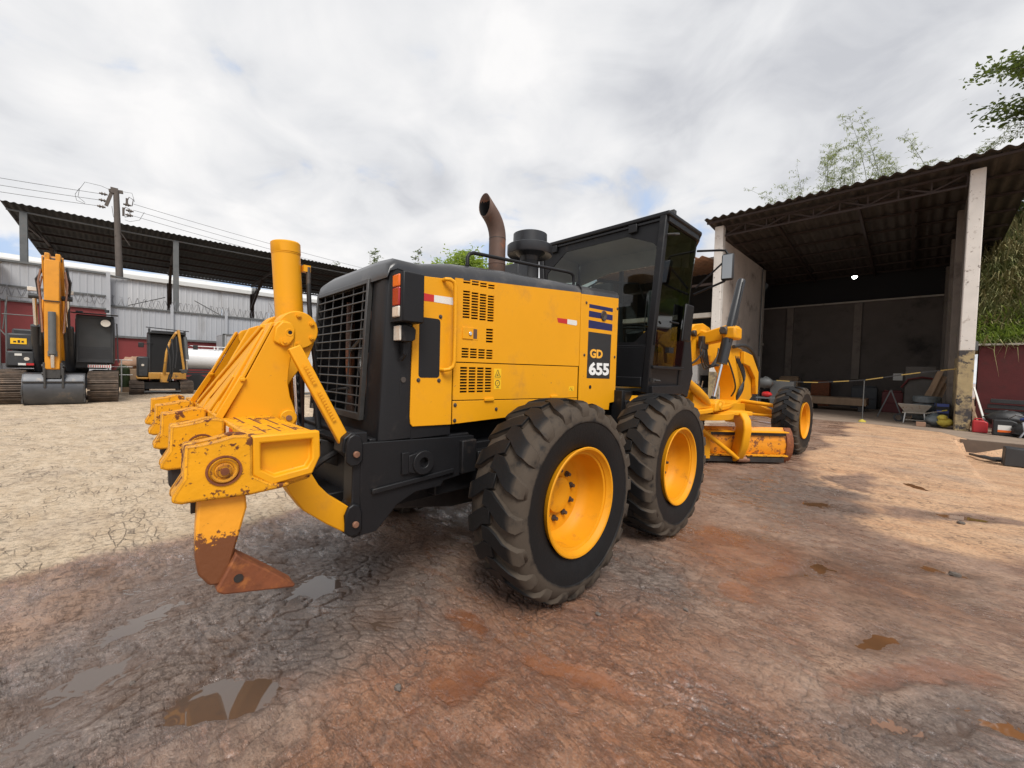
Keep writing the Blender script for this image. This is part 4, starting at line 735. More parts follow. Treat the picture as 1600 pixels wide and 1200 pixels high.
# --- saddle and lift cylinders
P('lift_saddle', 'yellow', MB().prism([(-.20, 2.05), (-.62, 2.10), (-.74, 2.17), (-.74, 2.27), (-.62, 2.29), (-.30, 2.20), (0, 2.34), (.30, 2.20), (.62, 2.29), (.74, 2.27), (.76, 2.17), (.62, 2.06), (.20, 1.98)], 'y', 3.84, 4.06), .02)
for s in (1, -1): P('saddle_hub', 'yellow', MB().box(s*.67-.09, s*.67+.09, 3.76, 4.1, 2.06, 2.25), .03)
P('saddle_lamp', 'bolt', MB().cyl((.60, 3.70, 2.19), (.60, 3.76, 2.19), .055, n=24).box(.55, .65, 3.72, 3.76, 2.13, 2.25), .01)
for s in (1, -1):
    b = Vector((s*.50, 3.62, .96)); t = Vector((s*.74, 4.02, 3.0)); d = (t-b)
    lc = part_empty('lift_cylinder', G, b)
    MB().tube([b+d*.36, b+d*.985, t], [.062, .060, .045], 20).cyl(b+d*.35, b+d*.56, .078, n=20).build('barrel', 'cylinder_black', lc)
    MB().cyl(b+d*.06, b+d*.37, .027, n=16).build('rod', 'chrome', lc)
    MB().cyl(b-d*.005, b+d*.10, .040, n=14).build('rod_end', 'cylinder_black', lc)
    MB().tube([t-d*.02+Vector((.05*s, -.06, 0)), b+d*.7+Vector((.09*s, -.06, 0)), b+d*.52+Vector((.06*s, -.06, 0))], .009, 8).build('feed_pipe', 'black_rubber', lc)
# --- drawbar, circle and blade (blade turned about the circle)
P('drawbar', 'yellow', MB().prism([(.10, 7.0), (.16, 6.4), (.52, 4.4), (.62, 3.2), (.60, 2.75), (-.60, 2.75), (-.62, 3.2), (-.52, 4.4), (-.16, 6.4), (-.10, 7.0)], 'z', .93, 1.00).prism([(2.78, 1.0), (2.78, 1.30), (3.4, 1.12), (3.6, 1.0)], 'x', .40, .56).prism([(2.78, 1.0), (2.78, 1.24), (3.4, 1.12), (3.6, 1.0)], 'x', -.56, -.40), .015)
P('drawbar_arm', 'yellow', MB().bar((.42, 4.3, .98), (.10, 7.0, .80), .12, .16).bar((-.42, 4.3, .98), (-.10, 7.0, .80), .12, .16), .012)
P('cylinder_lug', 'yellow', MB().prism([(3.42, .95), (3.45, 1.08), (3.56, 1.13), (3.72, 1.10), (3.76, .95)], 'x', .40, .64).cyl((.38, 3.62, 1.02), (.66, 3.62, 1.02), .06), .02)
P('side_shift_cylinder', 'yellow', MB().tube([(.62, 2.20, 1.46), (.60, 2.75, 1.28), (.58, 3.1, 1.16), (.52, 3.45, 1.05)], [.05, .062, .062, .045], 16))
P('circle_ring', 'yellow', MB().lathe([(.80, .52), (.80, .70), (.90, .72), (.90, .50), (.80, .52)], 'z', (0, 3.95, 0), 48), .006)
BU = Vector((.69, .724, 0)).normalized(); BN = Vector((.724, -.69, 0)).normalized(); BE = Vector((1.16, 5.41, .035))
def BP(u, n, z): return tuple(BE+BU*u+BN*n+Vector((0, 0, z)))
bl = part_empty('blade', G, tuple(BE-BU*1.8))
prof = [(0.02, .0), (.07, .06), (.115, .17), (.13, .29), (.115, .41), (.075, .51), (.02, .58)]
def sheet(u0, u1, pr, th):
    mb = MB(); k = len(pr); vs = [BP(u, a+o, z) for u in (u0, u1) for o in (0, th) for a, z in pr]
    fs = [(j, j+1, 2*k+j+1, 2*k+j) for j in range(k-1)]+[(k+j, k+j+1, 3*k+j+1, 3*k+j) for j in range(k-1)]+[(j, j+1, k+j+1, k+j) for j in range(k-1)]+[(2*k+j, 2*k+j+1, 3*k+j+1, 3*k+j) for j in range(k-1)]+[(0, k, 3*k, 2*k), (k-1, 2*k-1, 4*k-1, 3*k-1)]
    return mb.add(vs, fs)
sheet(-3.7, 0, prof, .022).build('moldboard', 'yellow_scuffed', bl)
sheet(-3.7, .0, [(.0, -.035), (.035, .06)], .018).build('cutting_edge', 'rust', bl)
sheet(-.10, .02, [(a-.01, z) for a, z in prof], .055).build('end_bit', 'rust', bl, bevel=.008)
def brail(u0, u1, n0, n1, z0, z1): return MB().add([BP(u, n, z) for u in (u0, u1) for n in (n0, n1) for z in (z0, z1)], [(0, 1, 3, 2), (4, 6, 7, 5), (0, 4, 5, 1), (2, 3, 7, 6), (0, 2, 6, 4), (1, 5, 7, 3)])
brail(-3.4, -.10, .09, .215, .505, .525).build('slide_rail', 'yellow', bl, bevel=.004)
brail(-3.4, -.10, .12, .215, .10, .125).build('slide_rail', 'yellow_worn', bl, bevel=.004)
brail(-3.4, -.12, .145, .165, .45, .50).build('rail_shadow_strip', 'dark_steel', bl)
brail(-3.4, -.12, .135, .15, .33, .37).build('stiffener', 'yellow_scuffed', bl)
brail(-2.6, -.16, .10, .20, .0, .085).build('wear_strip', 'dark_steel', bl, bevel=.004)
for u, wdt in ((-1.05, .10), (-2.6, .10)):
    def lp(pr, w2=wdt): return MB().add([BP(u+q, a, z) for q in (0, w2) for a, z in pr], [tuple(range(len(pr))), tuple(range(2*len(pr)-1, len(pr)-1, -1))]+[(i, i+len(pr), (i+1) % len(pr)+len(pr), (i+1) % len(pr)) for i in range(len(pr))])
    lp([(.15, .04), (.20, .0), (.30, .06), (.44, .30), (.50, .58), (.47, .74), (.36, .85), (.10, .87), (-.05, .86), (-.05, .76), (.16, .74), (.24, .60), (.22, .40), (.15, .20)], .13).build('blade_arm', 'yellow', bl, bevel=.02)
brail(-2.6, -.82, .02, .34, .80, .87).build('blade_yoke', 'yellow', bl, bevel=.015)
brail(-1.75, -1.45, .17, .23, .05, .50).build('centre_plate', 'yellow', bl, bevel=.006)
MB().tube([BP(-1.75, .34, .62), BP(-1.02, .30, .08)], .036, 14).build('tilt_cylinder', 'yellow', bl)
MB().cyl(BP(-1.0, .26, .06), BP(-.86, .26, .06), .05, n=14).cyl(BP(-.85, .22, .02), BP(-.78, .24, .05), .03, n=10).build('arm_pin', 'bolt_rust', bl)
for u in (-2.05, -1.86):
    MB().add([BP(u+q, a, z) for q in (0, .035) for a, z in ((.20, .80), (.42, .80), (.46, .70), (.46, .40), (.40, .34), (.34, .40), (.33, .62), (.20, .66))], [tuple(range(8)), tuple(range(15, 7, -1))]+[(i, i+8, (i+1) % 8+8, (i+1) % 8) for i in range(8)]).build('yoke_ear', 'yellow', bl, bevel=.01)
MB().cyl(BP(-2.1, .40, .42), BP(-1.78, .40, .42), .04, n=14).build('yoke_pin', 'yellow_worn', bl)
# --- ripper
RP = part_empty('ripper', G, (0, -2.45, 1.15))
XS = (1.07, .535, 0, -.535, -1.07)
MB().box(-1.02, 1.085, -2.55, -2.335, 1.10, 1.228).prism([(-2.55, 1.10), (-2.335, 1.10), (-2.36, 1.05), (-2.44, 1.035), (-2.54, 1.04)], 'x', -1.02, 1.085).build('ripper_beam', 'yellow_worn', RP, bevel=.008)
# end cap with raised rim
rim_o = [(-2.556, 1.236), (-2.336, 1.236), (-2.332, 1.14), (-2.36, 1.075), (-2.50, 1.055), (-2.556, 1.10)]; rim_i = [(-2.530, 1.208), (-2.362, 1.208), (-2.362, 1.13), (-2.380, 1.100), (-2.485, 1.085), (-2.530, 1.115)]
mb = MB(); vs = [(x, y, z) for x in (1.086, 1.116) for y, z in rim_o]+[(x, y, z) for x in (1.086, 1.116) for y, z in rim_i]
mb.add(vs, [(6+i, 6+(i+1) % 6, 18+(i+1) % 6, 18+i) for i in range(6)]+[(i, (i+1) % 6, 6+(i+1) % 6, 6+i) for i in range(6)]+[(12+i, 12+(i+1) % 6, 18+(i+1) % 6, 18+i) for i in range(6)]+[tuple(12+i for i in range(6))])
mb.build('beam_end_cap', 'yellow', RP, bevel=.006)
for y, z, a in ((-2.50, 1.2285, .0), (-2.45, 1.2285, 0), (-2.40, 1.2285, 0)): MB().box(.45+(y+2.5)*1.2, .68+(y+2.5)*1.2, y-.004, y+.004, 1.2275, 1.2293).build('weld_slot', 'rust', RP)
for y in (-2.49, -2.44, -2.385): MB().box(.80, 1.0, y-.003, y+.003, 1.2275, 1.2293).build('weld_slot', 'rust', RP)
for k, x in enumerate(XS):
    w = .052; sp = [(-2.735, 1.222), (-2.70, 1.224), (-2.655, 1.232), (-2.61, 1.244), (-2.575, 1.241), (-2.555, 1.234), (-2.555, 1.10), (-2.50, 1.062), (-2.44, 1.055), (-2.44, 1.042), (-2.56, 1.034), (-2.70, 1.040), (-2.745, 1.040), (-2.768, 1.050), (-2.766, 1.070), (-2.738, 1.120)]
    po = part_empty('shank_pocket', RP, (x, -2.6, 1.14)) if False else None
    mb = MB()
    for s in (-1, 1):
        a, b = sorted((x+s*w, x+s*(w-.022))); mb.prism(sp, 'x', a, b)
    mb.prism([(-2.735, 1.221), (-2.705, 1.224), (-2.705, 1.042), (-2.742, 1.042), (-2.766, 1.055), (-2.764, 1.070), (-2.738, 1.118)], 'x', x-w+.02, x+w-.02).prism([(-2.585, 1.238), (-2.556, 1.234), (-2.556, 1.05), (-2.585, 1.05)], 'x', x-w+.02, x+w-.02)
    mb.build('shank_pocket', 'yellow_worn', RP, bevel=.009, seg=2)
    c = (x+w, -2.636, 1.131); MB().lathe([(0, .050), (.004, .050), (.004, .044), (0, .042)], 'x', c, 28).build('boss_ring', 'rust', RP)
    MB().lathe([(.001, .013), (.006, .016), (.003, .026), (.007, .032), (.008, .038), (.002, .041), (0, .042)], 'x', c, 28).cyl((x+w-.01, -2.636, 1.131), (x+w+.014, -2.636, 1.131), .019, n=16).build('pin_boss', 'yellow_worn' if k else 'yellow_worn', RP)
    MB().cyl((x+w+.0145, -2.636, 1.131), (x+w+.018, -2.636, 1.131), .0125, n=12).build('pin', 'rust', RP)
# the nearest pocket carries a full shank with tooth
shk = [(-2.700, 1.06), (-2.572, 1.06), (-2.566, .985), (-2.580, .93), (-2.600, .85), (-2.612, .80), (-2.625, .755), (-2.645, .738), (-2.672, .745), (-2.700, .79), (-2.708, .85), (-2.706, .95)]
MB().prism(shk, 'x', 1.045, 1.095).build('ripper_shank', 'shank_paint', RP, bevel=.008)
MB().prism([(-2.600, .838), (-2.585, .820), (-2.50, .745), (-2.415, .665), (-2.42, .655), (-2.635, .708), (-2.655, .725), (-2.640, .760)], 'x', 1.028, 1.112).build('ripper_tooth', 'rust', RP, bevel=.006)
MB().cyl((1.112, -2.594, .752), (1.116, -2.594, .752), .014, n=16).build('tooth_pin', 'dark_steel', RP)
for x, zb in ((.535, .925), (0., .965), (-.535, 1.02)):
    MB().prism([(-2.742, 1.06), (-2.62, 1.06), (-2.62, zb+.05), (-2.64, zb), (-2.68, zb-.02), (-2.72, zb+.01), (-2.740, zb+.05)], 'x', x-.028, x+.032).build('shank_stub', 'dark_steel', RP, bevel=.01)
MB().box(1.035, 1.05, -2.715, -2.70, .985, 1.04).build('shank_key', 'dark_steel', RP)
MB().box(.60, .66, -2.5525, -2.5505, 1.14, 1.21).build('reflective_sticker', 'sticker_white', RP); MB().box(.665, .73, -2.5525, -2.5505, 1.14, 1.21).build('reflective_sticker', 'sticker_red', RP)
# upright side plates
AP = [(-2.535, 1.225), (-2.50, 1.30), (-2.335, 1.672), (-2.315, 1.700), (-2.285, 1.712), (-2.250, 1.700), (-2.232, 1.668), (-2.232, 1.62), (-2.250, 1.53), (-2.262, 1.45), (-2.266, 1.39), (-2.255, 1.32), (-2.235, 1.26), (-2.22, 1.20), (-2.23, 1.15), (-2.27, 1.13), (-2.33, 1.14), (-2.36, 1.22)]
def tilt(mb): mb.v = [(v[0]-(1.70-v[2])*.30, v[1], v[2]) for v in mb.v]; return mb
for x in (.42, -.44):
    tl = (lambda m_: m_) if x > 0 else tilt
    tl(MB().prism(AP, 'x', x-.016, x+.016)).build('side_plate', 'yellow', RP, bevel=.004)
    # rear flange following the slope
    tl(MB().bar((x-.005, -2.548, 1.225), (x-.005, -2.338, 1.69), .05, .014, (0, 1, 0))).build('plate_flange', 'yellow', RP, bevel=.003)
    tl(MB().bar((x+.03, -2.56, 1.225), (x+.022, -2.46, 1.42), .014, .03, (0, 1, 0)).box(x+.0, x+.04, -2.475, -2.455, 1.40, 1.415)).build('gusset', 'yellow', RP, bevel=.003)
    cc = [(-2.335, 1.60), (-2.290, 1.575), (-2.265, 1.580), (-2.240, 1.62), (-2.235, 1.672), (-2.262, 1.702), (-2.295, 1.705), (-2.325, 1.67)]
    if x > 0: MB().prism(cc, 'x', x+.017, x+.030).build('pin_plate', 'yellow', RP, bevel=.008)
    else: MB().lathe([(x+.01, .055), (x+.03, .055), (x+.032, .035), (x+.030, .030), (x+.030, .02), (x+.036, .016), (x+.036, .001)], 'x', (0, -2.277, 1.655), 24).build('pin_boss', 'yellow', RP); continue
    MB().cyl((x+.03, -2.288, 1.602), (x+.038, -2.288, 1.602), .020, n=18).cyl((x+.038, -2.288, 1.602), (x+.046, -2.288, 1.602), .010, n=6).build('bolt', 'yellow', RP)
    MB().lathe([(x+.030, .008), (x+.032, .018), (x+.030, .020)], 'x', (0, -2.263, 1.650), 16).build('pin_hole_ring', 'yellow', RP)
    MB().cyl((x+.0305, -2.261, 1.650), (x+.0315, -2.261, 1.650), .010, n=12).build('grease_hole', 'black_void', RP)
    MB().cyl((x-.05, -2.266, 1.212), (x+.035, -2.266, 1.212), .040, n=20).build('lower_boss', 'yellow', RP, bevel=.004)
    MB().cyl((x+.035, -2.266, 1.212), (x+.042, -2.266, 1.212), .014, n=12).build('pin', 'bolt_rust', RP)
# sloping cover between the plates with a long slot
def slope_sheet(pts, nm):
    f = lambda x, z, o: (x, -2.545+(z-1.225)*.46+o, z); k = len(pts)
    return MB().add([f(x, z, 0) for x, z in pts]+[f(x, z, .014) for x, z in pts], [tuple(range(k)), tuple(range(2*k-1, k-1, -1))]+[(i, i+k, (i+1) % k+k, (i+1) % k) for i in range(k)]).build(nm, 'yellow', RP, bevel=.003)
slope_sheet([(-.40, 1.225), (-.22, 1.225), (.19, 1.53), (.31, 1.70), (.26, 1.70), (.10, 1.58)], 'sloping_cover')
slope_sheet([(-.16, 1.225), (.36, 1.225), (.385, 1.68), (.305, 1.70), (.215, 1.56)], 'sloping_cover')
MB().prism([(-2.53, 1.228), (-2.40, 1.50), (-2.30, 1.50), (-2.36, 1.228)], 'x', -.10, .34).build('inner_box', 'yellow', RP)
for x0, z0, x1, z1 in ((.13, 1.235, .235, 1.42), (.30, 1.235, .33, 1.66), (-.37, 1.24, .24, 1.69)):
    f = lambda x, z: (x, -2.550+(z-1.225)*.46, z); MB().bar(f(x0, z0), f(x1, z1), .022, .022, (0, 1, 0)).build('weld_rib', 'yellow', RP, bevel=.005)
IP = [(-2.55, 1.225), (-2.325, 1.70), (-2.28, 1.72), (-2.20, 1.72), (-2.16, 1.60), (-2.20, 1.40), (-2.24, 1.25), (-2.30, 1.225)]
for x in (.16, -.16): MB().prism(IP, 'x', x-.014, x+.014).build('inner_plate', 'yellow', RP, bevel=.004)
# trunnion housing of the cylinder
MB().cyl((.10, -2.155, 1.685), (.215, -2.155, 1.685), .108, n=36).build('trunnion_disc', 'yellow', RP, bevel=.006)
MB().cyl((-.215, -2.155, 1.685), (-.10, -2.155, 1.685), .108, n=36).build('trunnion_disc', 'yellow', RP, bevel=.006)
for k in range(6): a = R_(30+60*k); c = (.215, -2.155+.082*math.cos(a), 1.685+.082*math.sin(a)); MB().cyl(c, (.226, c[1], c[2]), .013, n=12).cyl((.226, c[1], c[2]), (.231, c[1], c[2]), .008, n=6).build('bolt', 'yellow', RP)
MB().cyl((.215, -2.215, 1.685), (.2165, -2.215, 1.685), .012, n=12).build('grease_hole', 'black_void', RP)
MB().prism([(-2.235, 1.62), (-2.06, 1.62), (-2.09, 1.53), (-2.18, 1.40), (-2.23, 1.30), (-2.25, 1.36)], 'x', .13, .19).build('lift_arm', 'yellow', RP, bevel=.005)
cy = part_empty('ripper_cylinder', G, (0, -2.155, 1.7))
MB().cyl((0, -2.130, 1.55), (0, -2.165, 2.15), .077, n=36).cyl((0, -2.1645, 2.15), (0, -2.1648, 2.155), .079, n=36).build('barrel', 'yellow', cy)
MB().tube([(0, -2.1648, 2.155), (0, -2.1655, 2.158), (0, -2.168, 2.215), (0, -2.1685, 2.222)], [.074, .080, .080, .074], 36).build('end_cap', 'yellow', cy, smooth=30)
MB().cyl((0, -2.13, 1.60), (0, -2.10, 1.05), .035, n=18).build('rod', 'chrome', cy)
MB().box(.0, .05, -2.08, -2.04, 2.06, 2.10).tube([(.03, -2.055, 2.09), (.04, -2.05, 2.06), (.04, -2.05, 1.98)], .012, 10).build('port_block', 'yellow', cy)
MB().tube([(.04, -2.05, 2.09), (.04, -2.05, 1.98)], .014, 10).build('hose_fitting', 'bolt', cy)
MB().tube([(.04, -2.05, 1.99), (.045, -2.045, 1.86), (.03, -2.03, 1.70), (.0, -1.98, 1.40), (-.05, -1.95, 1.10)], .014, 10).build('hose', 'black_rubber', cy)
P('hydraulic_hose', 'black_rubber', MB().tube([(-.06, -2.02, 1.5), (-.05, -1.98, 1.3), (-.02, -1.96, 1.05)], .016, 8))
P('rear_post', 'stack_rust', MB().cyl((-.15, -2.03, .9), (-.15, -2.03, 1.5), .02))
# links
for s in (1, -1):
    a = Vector((s*.575, -2.262, 1.575)); b = Vector((s*.575, -2.015, 1.07))
    if s > 0: a = Vector((.49, -2.255, 1.575)); b = Vector((.56, -2.020, 1.07))
    MB().bar(a, b, .062, .038, (1, 0, 0)).build('upper_link', 'yellow', RP, bevel=.006)
    MB().cyl((b.x-.035, -2.005, 1.045), (b.x+.035, -2.005, 1.045), .044, n=20).build('link_eye', 'yellow', RP, bevel=.004)
    dl = (b-a); L_ = dl.length; dl.normalize(); nn = Vector((1, 0, 0)).cross(dl)*1
    for q in range(20):
        if q in (7, 8): continue
        c = a+dl*(.10+q*.0165)+Vector((.033*s if s > 0 else -.033, 0, 0)); MB().obox(c, (.003, .020, .007), Matrix((Vector((1, 0, 0)), dl.cross(Vector((1, 0, 0))), dl)).transposed()).build('cast_letter', 'yellow', RP)
    arm = [(-2.36, 1.06), (-2.28, 1.06), (-2.208, .950), (-2.170, .88), (-2.12, .82), (-2.04, .755), (-1.99, .712), (-1.985, .60), (-2.03, .595), (-2.13, .67), (-2.24, .765), (-2.30, .86), (-2.345, .96)]
    MB().prism(arm, 'x', s*.50 if s > 0 else -.62, s*.62 if s > 0 else -.50).build('lower_link', 'yellow', RP, bevel=.006)
# ------------------------------------------------------------ open workshop shed on the right
SH = thing('open_shed', 'tall open-fronted concrete workshop with corrugated roof at right', 'shed', (0, 20, 0))
def Q(name, m, mb, parent, bevel=0., **k): return mb.build(name, m, parent, bevel=bevel, **k)
ZR = lambda y: 8.04-.085*(y-15)
Q('column', 'whitewash', MB().box(3.60, 3.915, 15.30, 15.62, 2.45, 7.86), SH, .02, label='right front column of the workshop, white above a yellow base')
Q('column_base', 'yellow_wash', MB().box(3.594, 3.921, 15.294, 15.626, -.02, 2.45), SH, .02)
Q('column', 'whitewash', MB().box(-3.60, -3.26, 15.30, 15.62, 1.65, 7.88), SH, .02, label='left front column of the workshop')
Q('column_base', 'yellow_wash', MB().box(-3.606, -3.254, 15.294, 15.626, -.02, 1.65), SH, .02)
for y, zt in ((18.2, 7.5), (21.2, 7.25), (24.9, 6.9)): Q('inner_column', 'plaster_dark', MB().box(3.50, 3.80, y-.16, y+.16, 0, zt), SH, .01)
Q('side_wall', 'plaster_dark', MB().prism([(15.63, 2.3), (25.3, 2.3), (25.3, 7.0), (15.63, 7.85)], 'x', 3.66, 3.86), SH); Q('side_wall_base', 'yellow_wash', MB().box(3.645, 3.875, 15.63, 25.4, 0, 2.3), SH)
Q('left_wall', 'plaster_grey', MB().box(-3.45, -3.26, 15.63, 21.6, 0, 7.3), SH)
Q('end_pillar', 'concrete', MB().box(-3.50, -3.20, 21.6, 21.95, 0, 7.25).box(-3.52, -3.16, 21.5, 22.0, 3.2, 3.32), SH, .01)
Q('downpipe', 'steel_grey', MB().cyl((-3.2, 21.35, 2.6), (-3.2, 21.35, 7.2), .03, n=8), SH)
Q('back_wall', 'plaster_sooty_shaded', MB().box(-9.5, 3.9, 25.3, 25.5, 0, 5.62), SH); Q('wall_coping', 'concrete', MB().box(-9.5, 3.65, 25.2, 25.52, 5.62, 5.70), SH); Q('gap_dark_sheet', 'black_void', MB().box(-9.6, 3.65, 25.55, 25.6, 5.4, 7.9), SH); Q('side_bay_wall', 'plaster_sooty_shaded', MB().box(-9.7, -9.5, 15.6, 25.3, 0, 8), SH); Q('bay_partition', 'plaster_sooty_shaded', MB().box(-9.5, -3.6, 20.2, 20.4, 0, 8.0), SH); Q('bay_roof', 'tin_roof', MB().box(-9.7, -3.86, 20.1, 25.7, 7.55, 7.6), SH)  # black sheet above the coping is added to stand in for the gap's darkness
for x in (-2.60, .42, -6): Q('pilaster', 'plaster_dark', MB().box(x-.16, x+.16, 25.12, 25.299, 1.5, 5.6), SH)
Q('notice', 'sticker_white', MB().box(1.9, 2.25, 25.25, 25.27, 1.50, 1.85), SH)
def corr(x0, x1, y0, y1, zf, pitch, amp, th=.012, ax='x', n=8):
    # corrugated sheet, waves across ax, extruded along the other axis
    L = x1-x0; m = max(2, int(L/pitch*n)); pts = [(x0+L*i/m, amp*math.sin(2*math.pi*(x0+L*i/m)/pitch)) for i in range(m+1)]; vs = []
    for yy in (y0, y1):
        for o in (0, th): vs += [((u, yy, zf(u, yy)+w+o) if ax == 'x' else (yy, u, zf(yy, u)+w+o)) for u, w in pts]
    k = m+1; fs = [(i, i+1, 2*k+i+1, 2*k+i) for i in range(m)]+[(k+i, k+i+1, 3*k+i+1, 3*k+i) for i in range(m)]+[(i, i+1, k+i+1, k+i) for i in range(m)]+[(2*k+i, 2*k+i+1, 3*k+i+1, 3*k+i) for i in range(m)]
    return MB().add(vs, fs)
xs = [-3.85+1.0*i for i in range(9)]
for i, x in enumerate(xs):
    xe = min(x+1.02, 4.98)
    for y0, y1 in ((14.75, 18.3), (18.1, 21.9), (21.7, 25.9)):
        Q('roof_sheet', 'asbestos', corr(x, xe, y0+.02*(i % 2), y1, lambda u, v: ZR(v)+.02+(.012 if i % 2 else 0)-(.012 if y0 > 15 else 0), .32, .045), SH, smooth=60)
for y in (14.95, 16.4, 17.9, 19.4, 20.9, 22.4, 23.9, 25.2): Q('purlin', 'roof_steel', MB().box(-3.8, 4.9, y-.04, y+.04, ZR(y)-.12, ZR(y)-.045), SH)
def truss(y, x0, x1, zt, dep, n, nm='truss'):
    mb = MB().box(x0, x1, y-.035, y+.035, zt-.07, zt).box(x0, x1, y-.035, y+.035, zt-dep-.06, zt-dep)
    for i in range(n):
        a = x0+(x1-x0)*i/n; b = x0+(x1-x0)*(i+1)/n; mb.bar((a, y, zt-dep), (b, y, zt-.05), .045, .045) if i % 2 == 0 else mb.bar((a, y, zt-.05), (b, y, zt-dep), .045, .045)
        mb.box(b-.02, b+.02, y-.03, y+.03, zt-dep, zt-.05)
    return Q(nm, 'roof_steel', mb, SH)
truss(15.45, -3.22, 3.56, 7.86, .38, 9)
for x in (-1.5, 1.0, 2.4): Q('rafter', 'roof_steel', MB().bar((x, 15.5, ZR(15.5)-.22), (x, 25.2, ZR(25.2)-.22), .08, .12), SH)
cl_ = thing('hanging_lamp', 'small round lit lamp hanging under the dark workshop roof', 'lamp', (.65, 20, 5.9))
MB().tube([(.65, 20, 7.5), (.65, 20, 6.08)], .01, 6).lathe([(6.0, .10), (6.08, .03), (6.10, .001)], 'z', (.65, 20, 0), 16).build('lamp_shade', 'dark_steel', cl_)
MB().lathe([(5.90, .001), (5.915, .06), (5.96, .085), (6.0, .09)], 'z', (.65, 20, 0), 16).build('bulb', 'lamp_glow', cl_)
pl = bpy.data.lights.new('bulb_light', 'POINT'); pl.energy = 8; pl.shadow_soft_size = .09; plo = bpy.data.objects.new('bulb_light', pl); COL.objects.link(plo); plo.parent = cl_; plo.location = (0, 0, -.15)
# floor slabs
sl_ = MB().prism([(-9.5, 25.5), (-9.5, 15.9), (-.4, 14.9), (1.6, 15.1), (3.3, 14.2), (3.75, 12.78), (9, 12.78), (9, 25.5)], 'z', -.45, .012).build('shed_floor', 'yard_slab', None); sl_['kind'] = 'structure'
pw = MB().prism([(3.60, -.45), (9, -.45), (9, .002), (3.60, .002)], 'y', 12.72, 12.777).build('pit_wall', 'pit_wall', None); pw['kind'] = 'structure'
kv = MB(); kp = [(3.47+.13*math.sin(math.pi*i/24), 4.5+8.2*i/24) for i in range(25)]
kv.add([(x+o, y, z) for x, y in kp for o, z in ((-.02, -.4), (-.02, .002), (.03, .002), (.04, -.4))], [(i*4+j, i*4+j+1, i*4+j+5, i*4+j+4) for i in range(24) for j in range(3)]+[(0, 1, 2, 3), (96, 99, 98, 97)])
# neighbouring bay, seen left of the workshop
NB = thing('neighbour_shed', 'low dark open bay with pale tiled roof edge left of the workshop', 'shed', (-8, 18, 0))
for i in range(6): Q('roof_sheet', 'tile_roof', corr(-3.75-(i+1)*1.0, -3.74-i*1.0, 14.6, 20, lambda u, v: 6.50+.10*(v-14.6), .30, .04), NB, smooth=60)
Q('back_wall', 'black_void', MB().box(-9.6, -3.6, 19.8, 20, 3.9, 7.0), NB); Q('lower_wall', 'plaster_sooty_shaded', MB().box(-9.6, -3.6, 19.6, 19.9, 0, 3.9), NB)
Q('beam', 'concrete', MB().box(-9.6, -3.62, 15.4, 15.7, 4.05, 4.25), NB); Q('tie_beam', 'roof_steel', MB().box(-9.6, -3.62, 15.45, 15.55, 5.45, 5.55), NB)
Q('column', 'whitewash', MB().box(-9.6, -9.3, 15.3, 15.6, 0, 6.4), NB)
# white truck in the bay
TK = thing('white_truck', 'white truck cab parked between the grader and the workshop column', 'truck', (-6.2, 17.2, 0))
Q('cab', 'white_paint', MB().prism([(-7.4, .75), (-7.4, 1.6), (-7.1, 2.3), (-5.5, 2.35), (-4.7, 2.25), (-4.5, 1.9), (-4.45, .75)], 'y', 16.5, 18.4), TK, .05)
Q('side_window', 'black_rubber', MB().prism([(-5.5, 1.75), (-5.4, 2.1), (-4.85, 2.05), (-4.8, 1.75)], 'y', 16.49, 16.52), TK); Q('grille', 'black_rubber', MB().box(-4.46, -4.42, 16.7, 18.2, .9, 1.5), TK)
Q('bumper', 'sticker_white', MB().box(-4.6, -4.35, 16.45, 18.45, .5, .8), TK, .03)
for x in (-5.0, -6.8): Q('tyre', 'black_rubber', MB().cyl((x, 16.48, .42), (x, 16.75, .42), .42, n=24), TK)
PN = thing('pallet_stack', 'grey wooden frames leaning by the yellow column base behind the blade', 'pallet', (-4.2, 15.1, 0))
for k in range(5): Q('board', 'wood', MB().bar((-4.6+.16*k, 15.1, .02), (-4.45+.16*k, 15.25, 1.25), .05, .02), PN)
# red retaining wall and hill
RW = thing('retaining_wall', 'dark red painted retaining wall right of the workshop column', 'wall', (6.5, 17.6, 0))
Q('wall_panel', 'red_wall', MB().box(4.15, 12, 17.4, 17.8, 0, 2.72), RW); Q('coping', 'concrete', MB().box(4.1, 12, 17.35, 17.85, 2.72, 2.78), RW)
rs = random.Random(5)
hm = MB(); nx, ny = 44, 40
hz_ = lambda x, y: 2.70+max(0, min(y, 25.5)-17.8)*.80*min(1, max(0, (x-3.0)/3+.35))+max(0, min(x, 14)-5)*.25
def hp(u, v):
    x = 3.9+u*26; y = 17.8+v*34; z = hz_(x, y)+(0 if y < 26 else -(y-26)*.2)+.5*float(fbm(np.array([x*.5]), np.array([y*.5]), 3)[0]-.5)*(1 if v > 0 else 0)
    return (x, y, z)
hl = hm.grid(hp, nx, ny).build('hillside', 'hill_soil', None); hl['kind'] = 'structure'
hb_ = MB().grid(lambda u, v: (-30+u*32, 27+v*50, -1+v*24*(.95-.75*u)+2*float(fbm(np.array([u*5.]), np.array([v*5.]), 4)[0])), 30, 24).build('hillside_back', 'leaf_far', None); hb_['kind'] = 'structure'
